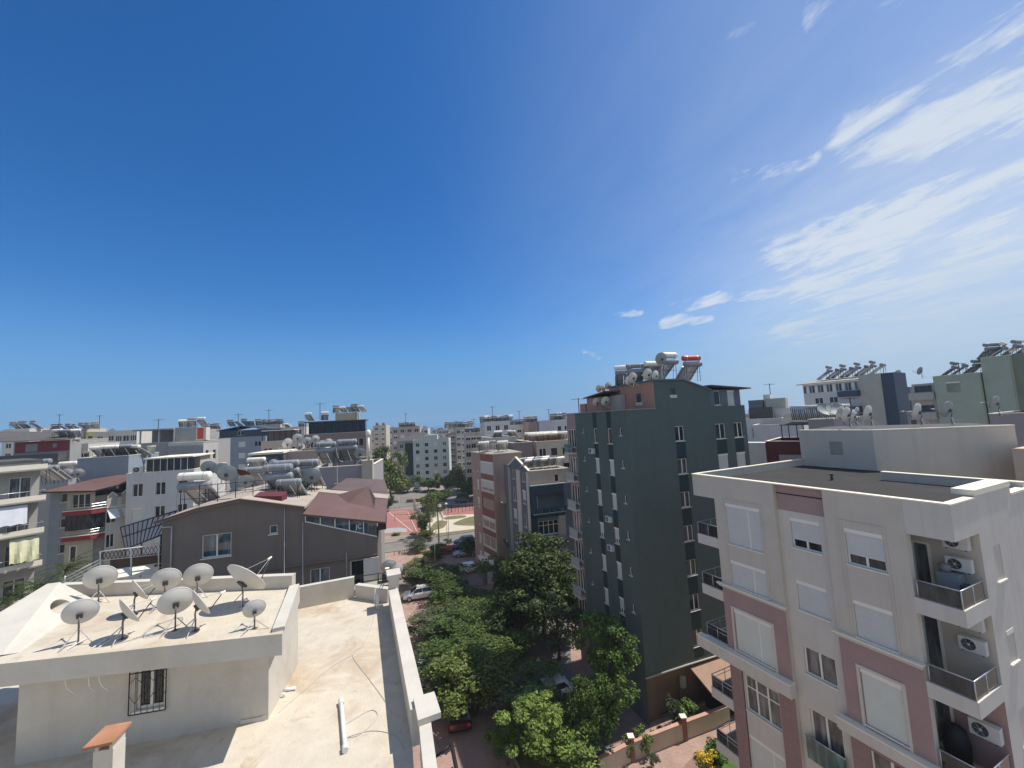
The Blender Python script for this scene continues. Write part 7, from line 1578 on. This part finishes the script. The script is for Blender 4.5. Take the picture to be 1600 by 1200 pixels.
# ================================================================== trees and garden plants
TL = [  # kind, px of the trunk line, py of the crown top, distance, crown width in px, label
 ('dark1', 842, 842, 47, 120, 'tall dark broad tree before the slate gable house'),
 ('dark1', 812, 905, 45, 100, 'dark tree in deep shade at the foot of the tall dark broad tree'),
 ('mid2', 892, 893, 46, 70, 'pale tipped tree against the far corner of the green tower'),
 ('olive1', 868, 925, 42.5, 80, 'grey green tree leaning over the lit paving beside the green tower'),
 ('mid1', 760, 918, 51, 95, 'broad green tree behind the middle of the grove'),
 ('mid2', 690, 884, 60, 70, 'feathery light green tree near the dark parked cars'),
 ('olive1', 650, 878, 62, 60, 'small grey green tree behind the white hatchback'),
 ('mid1', 716, 925, 53, 80, 'round tree right of the white hatchback'),
 ('olive1', 690, 958, 46, 95, 'silvery grey tree beside the pink paving'),
 ('mid2', 745, 945, 47, 110, 'mid green tree in the middle of the grove'),
 ('mid1', 708, 985, 40.5, 115, 'leafy tree overhanging the silver car by the terrace wall'),
 ('mid2', 775, 985, 42, 110, 'dark green tree in the middle of the grove, right side'),
 ('mid1', 738, 1018, 35.5, 135, 'large light green tree above the red car'),
 ('mid2', 812, 1040, 37.5, 90, 'dense tree left of the white car in shade'),
 ('olive1', 832, 1062, 33, 90, 'slender leaved tree left of the bright tall tree'),
 ('bright1', 862, 1092, 29, 120, 'bright bushy tree at the bottom edge of the picture'),
 ('bright1', 790, 1118, 30.5, 60, 'small bright tree at the bottom edge left of the bushy one'),
 ('bright1', 940, 978, 32.0, 95, 'bright feathery tree standing before the green tower'),
 ('mid1', 925, 1040, 30.5, 75, 'darker tall tree below the bright feathery one'),
 ('mid2', 790, 868, 55, 70, 'light green tree before the pinkish brown tower'),
 ('mid1', 735, 965, 44, 120, 'wide tree between the silvery tree and the dark middle tree'),
 ('mid2', 800, 955, 48, 90, 'shaded tree under the tall dark broad tree, left side'),
 ('olive1', 690, 1040, 37, 70, 'grey green tree low beside the silver car by the terrace'),
 ('mid1', 815, 1090, 31.5, 85, 'yellowish green tree at the bottom left of the bright bushy tree'),
 ('mid2', 700, 905, 54, 70, 'green tree left of the white roofed car'),
 ('far2', 735, 835, 76, 34, 'rounded shrub tree at the corner of the pinkish brown tower'),
 ('far2', 610, 700, 135, 62, 'tall dark tree left of the mint block'),
 ('far1', 600, 697, 140, 52, 'taller dark conifer like tree at the end of the brown roof'),
 ('far2', 636, 742, 150, 36, 'low tree before the dark hipped roof block'),
 ('far2', 668, 742, 150, 40, 'tree at the foot of the mint block, left one'),
 ('far2', 697, 735, 148, 36, 'tree at the foot of the mint block, right one'),
 ('far2', 714, 722, 150, 34, 'tree before the beige tower in the centre'),
 ('far2', 730, 740, 130, 42, 'broad tree beside the parking road before the pinkish brown tower'),
 ('far2', 682, 762, 118, 54, 'round green tree at the corner of the playground'),
 ('far2', 607, 772, 118, 20, 'small round tree by the court, nearest the brown roof'),
 ('far2', 725, 768, 128, 24, 'dark low crowned tree above the parked dark car'),
 ('mid2', 668, 828, 88, 36, 'dark tree under the palms'),
 ('mid2', 660, 800, 90, 34, 'tree behind the palm pair beside the red court'),
 ('mid1', 655, 868, 66, 40, 'tree at the edge of the brick pavement, near the terrace pillar dishes'),
 ('far2', 672, 852, 74, 36, 'bushy tree under the palm trunks before the red container'),
 ('olive1', 652, 842, 80, 38, 'grey green tree by the brick pavement'),
 ('far2', 690, 845, 78, 40, 'bushy tree right of the palm trunks')]
for k, px, py, Y, wpx, lab in TL: tree(k, px, py, Y, wpx * (1.18 if Y < 62 else 1.0), lab)
for px, py, Y, wpx, lab in [(618, 832, 92, 16, 'clipped bush between the court and the street, left one'), (646, 832, 92, 14, 'clipped bush between the court and the street, right one'), (590, 745, 112, 10, 'tiny bush near the court fence')]:
    tree('shrub', px, py, Y, wpx, lab, cat='bush', group='roadside bushes')
for k, px, py, Y, wpx, lab in [('shrub', 1003, 1137, 31.0, 34, 'leafy garden shrub left of the brick pillar pair'), ('shrub', 980, 1150, 30.4, 22, 'dark shrub nearest the left garden wall pillar'), ('shrubo', 1024, 1138, 31.6, 20, 'thin upright shrub in the middle of the garden wall'),
      ('shrubo', 1052, 1085, 33.2, 26, 'tall grey shrub with bare stems behind the garden wall'), ('shrub', 1078, 1102, 33.2, 50, 'dense green shrub right of the grey one'), ('shrubo', 1108, 1118, 33.6, 24, 'sprawling shrub near the pink paving at the balcony'),
      ('shrub', 1122, 1068, 35.5, 30, 'dark climbing shrub behind the lower balconies of the foreground block'), ('shrub', 1120, 1160, 29.5, 40, 'spiky dark shrub behind the yellow flowers'), ('shrubo', 1020, 1172, 29.6, 20, 'small shrub before the garden wall')]:
    tree(k, px, py, Y, wpx, lab, cat='shrub', group='garden shrubs')
fl = MB(); rn = random.Random(3); c0 = atY(1102, 1182, 28.8); 
for i in range(9): leaf_clump(fl, c0 + Vector((rn.uniform(-.6, .6), rn.uniform(-.4, .4), rn.uniform(-.7, .3))), .28, 60, .06, fl.m(LM['flower']), rn)
fo = empty('flower_bush', (c0.x, c0.y, G), 'bush covered in yellow flowers below the foreground block balconies', 'flower bush'); fl.build('blossom', fo)
st = MB()
for i in range(6): st.tube([(c0.x + rn.uniform(-.1, .1), c0.y, G), c0 + Vector((rn.uniform(-.5, .5), rn.uniform(-.3, .3), -.2))], .015, 'bark', 4, False)
gl = MB(); [leaf_clump(gl, Vector((c0.x + rn.uniform(-.5, .5), c0.y + rn.uniform(-.4, .4), G + rn.uniform(.4, 1.2))), .35, 60, .08, gl.m(LM['mid']), rn) for i in range(6)]; st.build('stem', fo); gl.build('foliage', fo)
# palms
for i, (px, py, Y, h_off, fl_, lab) in enumerate([(671, 792, 86, 0, 3.2, 'left palm of the pair by the street'), (684, 798, 84, 0, 3.0, 'right palm of the pair by the street'), (97, 893, 33, 0, 2.6, 'palm nearest the stair landing at the left'), (58, 915, 31, 0, 2.4, 'palm in the middle left, between two others'), (12, 935, 28, 0, 2.4, 'palm cut by the left picture edge')]):
    p = atY(px, py, Y); palm(lab, (p.x, p.y, G), p.z - G, 24, fl_, 10 + i)

# ================================================================== cars
W_ = paint('white_car_paint', (.88, .88, .86)); S_ = paint('silver_car_paint', (.36, .37, .38)); K_ = paint('black_car_paint', (.018, .02, .024)); Rr = paint('dark_red_car_paint', (.10, .012, .016)); N_ = paint('navy_car_paint', (.02, .03, .05))
def gcar(label, px, py, rz, pm, kind='hatch', s=1.0):
    p = atZ(px, py, G + .02); car('parked_car', label, (p.x, p.y, G + .012), rz, pm, kind, s)
gcar('white hatchback parked on the pink paving beyond the terrace', 656, 934, 194, W_, 'hatch', 1.08)
gcar('white roofed car half hidden by trees before the pinkish brown tower', 737, 893, 15, W_, 'hatch')
gcar('silver saloon nearest of the dark cars at the pinkish brown tower', 727, 868, 190, S_, 'sedan')
gcar('black car parked behind the silver saloon', 722, 859, 190, K_, 'suv')
gcar('dark car farthest in the row at the pinkish brown tower', 726, 851, 190, N_, 'suv')
gcar('white van like car on the parking road, left one', 627, 768, 80, W_, 'hatch')
gcar('silver car on the parking road, right one', 652, 767, 80, S_, 'sedan')
gcar('dark off road car in the shade above the playground', 724, 786, 8, K_, 'suv', 1.1)
gcar('silver car beside the terrace parapet, seen from its roof', 651, 1062, 108, S_, 'sedan')
gcar('dark red car in tree shade below the terrace', 718, 1122, 100, Rr, 'hatch')
gcar('white car in the shade between the grove and green tower', 856, 1092, 200, W_, 'hatch')
gcar('green grey car behind the small tree beyond the terrace', 660, 903, 160, mat('grey_green_car_paint', (.1, .14, .13), .3), 'sedan')

# ================================================================== walls, signs, lamps
gw = empty('garden_wall', (8, 31, G), 'low beige garden wall with a pink coping and brick pillars', 'garden wall')
pts = [Vector(atZ(px, py, G)[:2]) for px, py in ((938, 1215), (988, 1188), (1070, 1155), (1140, 1128))]
for a, b_ in zip(pts[:-1], pts[1:]):
    d = (b_ - a).normalized(); n = Vector((-d.y, d.x)) * .1
    m_ = MB(); m_.prism([tuple(a - n), tuple(b_ - n), tuple(b_ + n), tuple(a + n)], G, G + 1.15, 'beige'); m_.build('wall_panel', gw)
    n = n * 1.5; m_ = MB(); m_.prism([tuple(a - n), tuple(b_ - n), tuple(b_ + n), tuple(a + n)], G + 1.152, G + 1.22, 'pinkcop'); m_.build('coping', gw)
for p in pts[1:3]:
    m_ = MB(); m_.prism([(p.x - .18, p.y - .18), (p.x + .18, p.y - .18), (p.x + .18, p.y + .18), (p.x - .18, p.y + .18)], G, G + 1.55, 'brick'); m_.build('pillar', gw)
    m_ = MB(); m_.prism([(p.x - .22, p.y - .22), (p.x + .22, p.y - .22), (p.x + .22, p.y + .22), (p.x - .22, p.y + .22)], G + 1.552, G + 1.62, 'coping'); m_.build('pillar_cap', gw)
# low annex behind the grove
F = Fr(-5.6, 62.0, 14); B = Bld('garage', 'low flat roofed garage with a pale fascia behind the grove', F); B.wall(F, 0, 4.5, G, G + 2.6, [(.5, 3.8, G + .1, G + 2.1, 'shut')], 'brownwall2'); m_ = MB(); m_.fbox(F, -.1, 4.6, -5, .2, G + 2.61, G + 2.8, 'coping'); m_.build('roof', B.root); m_ = MB(); m_.fbox(F, .02, 4.5, -4.9, -.2, G, G + 2.6, 'brownwall2'); m_.build('core', B.root); B.done()
p = atZ(782, 897, G); B = Bld('kiosk', 'small kiosk with a white slab roof under the light green tree', Fr(p.x - 1.2, p.y, 10)); F = Fr(p.x - 1.2, p.y, 10); B.wall(F, 0, 2.6, G, G + 2.2, [(.4, 2.2, G + .9, G + 1.9, 'w2')], 'brick'); m_ = MB(); m_.fbox(F, -.2, 2.8, -2.4, .3, G + 2.21, G + 2.35, 'coping'); m_.build('roof', B.root); m_ = MB(); m_.fbox(F, .02, 2.58, -2.2, -.2, G, G + 2.2, 'brick'); m_.build('core', B.root); B.done()
# court fence
cf = empty('court_fence', (-30, 105, G), 'tall mesh fence with white posts round the red sports court', 'fence')
fp = [(-38.9, 119.5), (-30.6, 119.7), (-21.0, 92.0)]
for a, b_ in zip(fp[:-1], fp[1:]):
    a = Vector(a); b_ = Vector(b_); n = int((b_ - a).length / 3)
    for i in range(n + 1):
        p = a.lerp(b_, i / n); q = MB(); q.tube([(p.x, p.y, G), (p.x, p.y, G + 3.4)], .06, 'tankwhite', 6); q.build('post', cf)
    for z in (.3, 1.8, 3.35):
        q = MB(); q.tube([(a.x, a.y, G + z), (b_.x, b_.y, G + z)], .03, 'metal', 5); q.build('rail', cf)
    q = MB(); m2 = int((b_ - a).length / .45)
    for i in range(m2):
        p = a.lerp(b_, i / m2); p2 = a.lerp(b_, min(1, (i + 4) / m2)); q.tube([(p.x, p.y, G + .3), (p2.x, p2.y, G + 3.3)], .008, 'darkmetal', 3, False); q.tube([(p.x, p.y, G + 3.3), (p2.x, p2.y, G + .3)], .008, 'darkmetal', 3, False)
    q.build('mesh', cf)
ng = empty('badminton_net', (-30.5, 105, G), 'dark net strung across the red sports court', 'net')
q = MB(); q.tube([(-31.8, 105.4, G + 1.5), (-27.6, 105.5, G + 1.5)], .05, 'black', 5); q.build('net_cord', ng)
for x in (-31.8, -27.6):
    q = MB(); q.tube([(x, 105.45, G), (x, 105.45, G + 1.55)], .05, 'black', 6); q.build('post', ng)
# street lamps
def lamp(label, px, pyb, pyt):
    b0 = atZ(px, pyb, G); r = empty('street_lamp', (b0.x, b0.y, G), label, 'street lamp', 'street lamps'); top = atY(px, pyt, b0.y).z
    q = MB(); q.tube([(b0.x, b0.y, G), (b0.x, b0.y, top)], .06, 'palegrey', 7, True, .04); q.build('pole', r)
    q = MB(); q.lathe([(0, 0), (.2, .02), (.28, .2), (.2, .4), (0, .46)], 'tankwhite', (b0.x, b0.y, top), (0, 0, 1), 12); q.build('globe', r)
lamp('white globe street lamp under the palms', 680, 884, 834); lamp('white globe street lamp at the playground corner', 699, 850, 789); lamp('thin street lamp before the park lawn, beside the red bin', 702, 862, 798)
# playground posts
for i, (px, py) in enumerate(((705, 800), (716, 801), (728, 798), (700, 801), (738, 797))):
    b0 = atZ(px, py, G); r = empty('exercise_frame', (b0.x, b0.y, G), '%s dark exercise frame from the left on the red playground' % ORD[[1, 2, 3, 0, 4][i]], 'exercise frame', 'playground equipment')
    for dx in (0, 1.1):
        q = MB(); q.tube([(b0.x + dx, b0.y, G), (b0.x + dx, b0.y, G + 2.1)], .07, 'black', 6); q.build('post', r)
    q = MB(); q.tube([(b0.x, b0.y, G + 2.1), (b0.x + 1.1, b0.y, G + 2.1)], .06, 'black', 6); q.build('bar', r)
# red container and bollards by the street
p = atZ(697, 868, G); m_ = MB(); m_.fbox(Fr(p.x - 1.2, p.y, 12), 0, 2.4, -1.2, 0, G, G + 1.3, 'redsoft'); m_.fbox(Fr(p.x - 1.2, p.y, 12), -.06, 2.46, -1.26, .06, G + 1.302, G + 1.42, 'redsoft'); single('refuse_container', m_, 'red refuse container beside the row of dark cars', 'container')
for i, (px, py) in enumerate(((616, 868), (624, 867), (632, 866), (640, 864))):
    b0 = atZ(px, py, G); m_ = MB(); m_.tube([(b0.x, b0.y, G), (b0.x, b0.y, G + 1.0)], .06, 'redsoft', 7); m_.lathe([(.06, 0), (.08, .02), (.06, .09), (0, .12)], 'tankwhite', (b0.x, b0.y, G + 1.0), (0, 0, 1), 8); single('bollard', m_, '%s bollard from the left at the brick pavement' % ORD[i], 'bollard', 'pavement bollards')
# bench like planter clutter on the parking strip
p = atZ(650, 785, G); m_ = MB(); m_.fbox(Fr(p.x - 3, p.y, 8), 0, 6, -1.5, 0, G, G + 1.0, 'beigedark'); single('low_wall', m_, 'low brown wall between parking road and court', 'low wall')

# thin roof aerials
for i, (px, py, Y, h) in enumerate([(92, 668, 118, 4), (155, 668, 112, 3.5), (247, 676, 70, 2.4), (372, 668, 98, 3.4), (420, 662, 112, 4), (500, 652, 82, 3), (556, 650, 84, 2.6), (634, 664, 200, 6), (741, 672, 140, 4), (770, 655, 121, 4), (812, 660, 134, 4), (858, 655, 119, 3), (905, 645, 43, 1.6), (1204, 618, 66, 2), (1330, 640, 40, 1.2), (1500, 585, 54, 1.6)]):
    b0 = atY(px, py, Y); r = empty('roof_aerial', b0, '%s thin comb aerial along the skyline, from left' % (ORD + ['fifteenth', 'sixteenth'])[i], 'aerial', 'roof aerials')
    q = MB(); q.tube([b0 - Vector((0, 0, .6)), b0 + Vector((0, 0, h))], .03 + Y * .0004, 'darkmetal', 5); q.build('mast', r)
    q = MB(); w2 = .5 + h * .12
    q.tube([b0 + Vector((-w2, 0, h * .92)), b0 + Vector((w2, .1, h * .92))], .015 + Y * .0002, 'darkmetal', 4)
    for k in range(5): q.tube([b0 + Vector((-w2 + k * w2 / 2, -.3, h * .92)), b0 + Vector((-w2 + k * w2 / 2, .3, h * .93))], .012 + Y * .0002, 'darkmetal', 4)
    q.build('crossbar', r)
HZ = bpy.data.materials.new('sea_haze'); HZ.use_nodes = True; t = HZ.node_tree; t.nodes.remove(t.nodes['Principled BSDF']); pv = t.nodes.new('ShaderNodeVolumePrincipled'); pv.inputs['Color'].default_value = (.86, .92, 1.0, 1); pv.inputs['Density'].default_value = .0003; t.links.new(pv.outputs[0], t.nodes['Material Output'].inputs['Volume'])
m_ = MB(); m_.prism([(-1000, -320), (1000, -320), (1000, 800), (-1000, 800)], G - 2, 16, HZ); tag(m_.build('haze'), kind='stuff')

# remove prototypes nobody used
for o in list(COL.objects):
    if o.parent is None and o.get('label') is None and o.get('kind') is None and o.type not in ('CAMERA', 'LIGHT'):
        for ch in list(o.children_recursive): bpy.data.objects.remove(ch)
        bpy.data.objects.remove(o)
SHORT = {'the blue grey rooftop room': 'the blue grey rooftop room'}
import re as _re
def shorten(s):
    for a, b in ((' water heater from the left on ', ' heater from left on '), (' solar water heater in the ', ' heater in the '), (', from the left of its group', ''), (' from the left of its group', ' from left'), (', counted from the left', ' from left'), (' with a row of ', ' with '), ('distant ', 'distant '),
                 (' block behind the right foreground roof', ' block behind the foreground roof'), (' from the left ', ' from left ')):
        if len(s.split()) > 16: s = s.replace(a, b)
    return s
for o in COL.objects:
    if o.get('label'): o['label'] = shorten(o['label'])
bad = [o['label'] for o in COL.objects if o.get('label') and len(o['label'].split()) > 16]
seen = {}
for o in COL.objects:
    if o.get('label'): seen.setdefault(o['label'], []).append(o.name)
print('LONG', len(bad)); [print('  L', len(b.split()), b) for b in bad[:80]]
print('DUP', [k for k, v in seen.items() if len(v) > 1][:30])
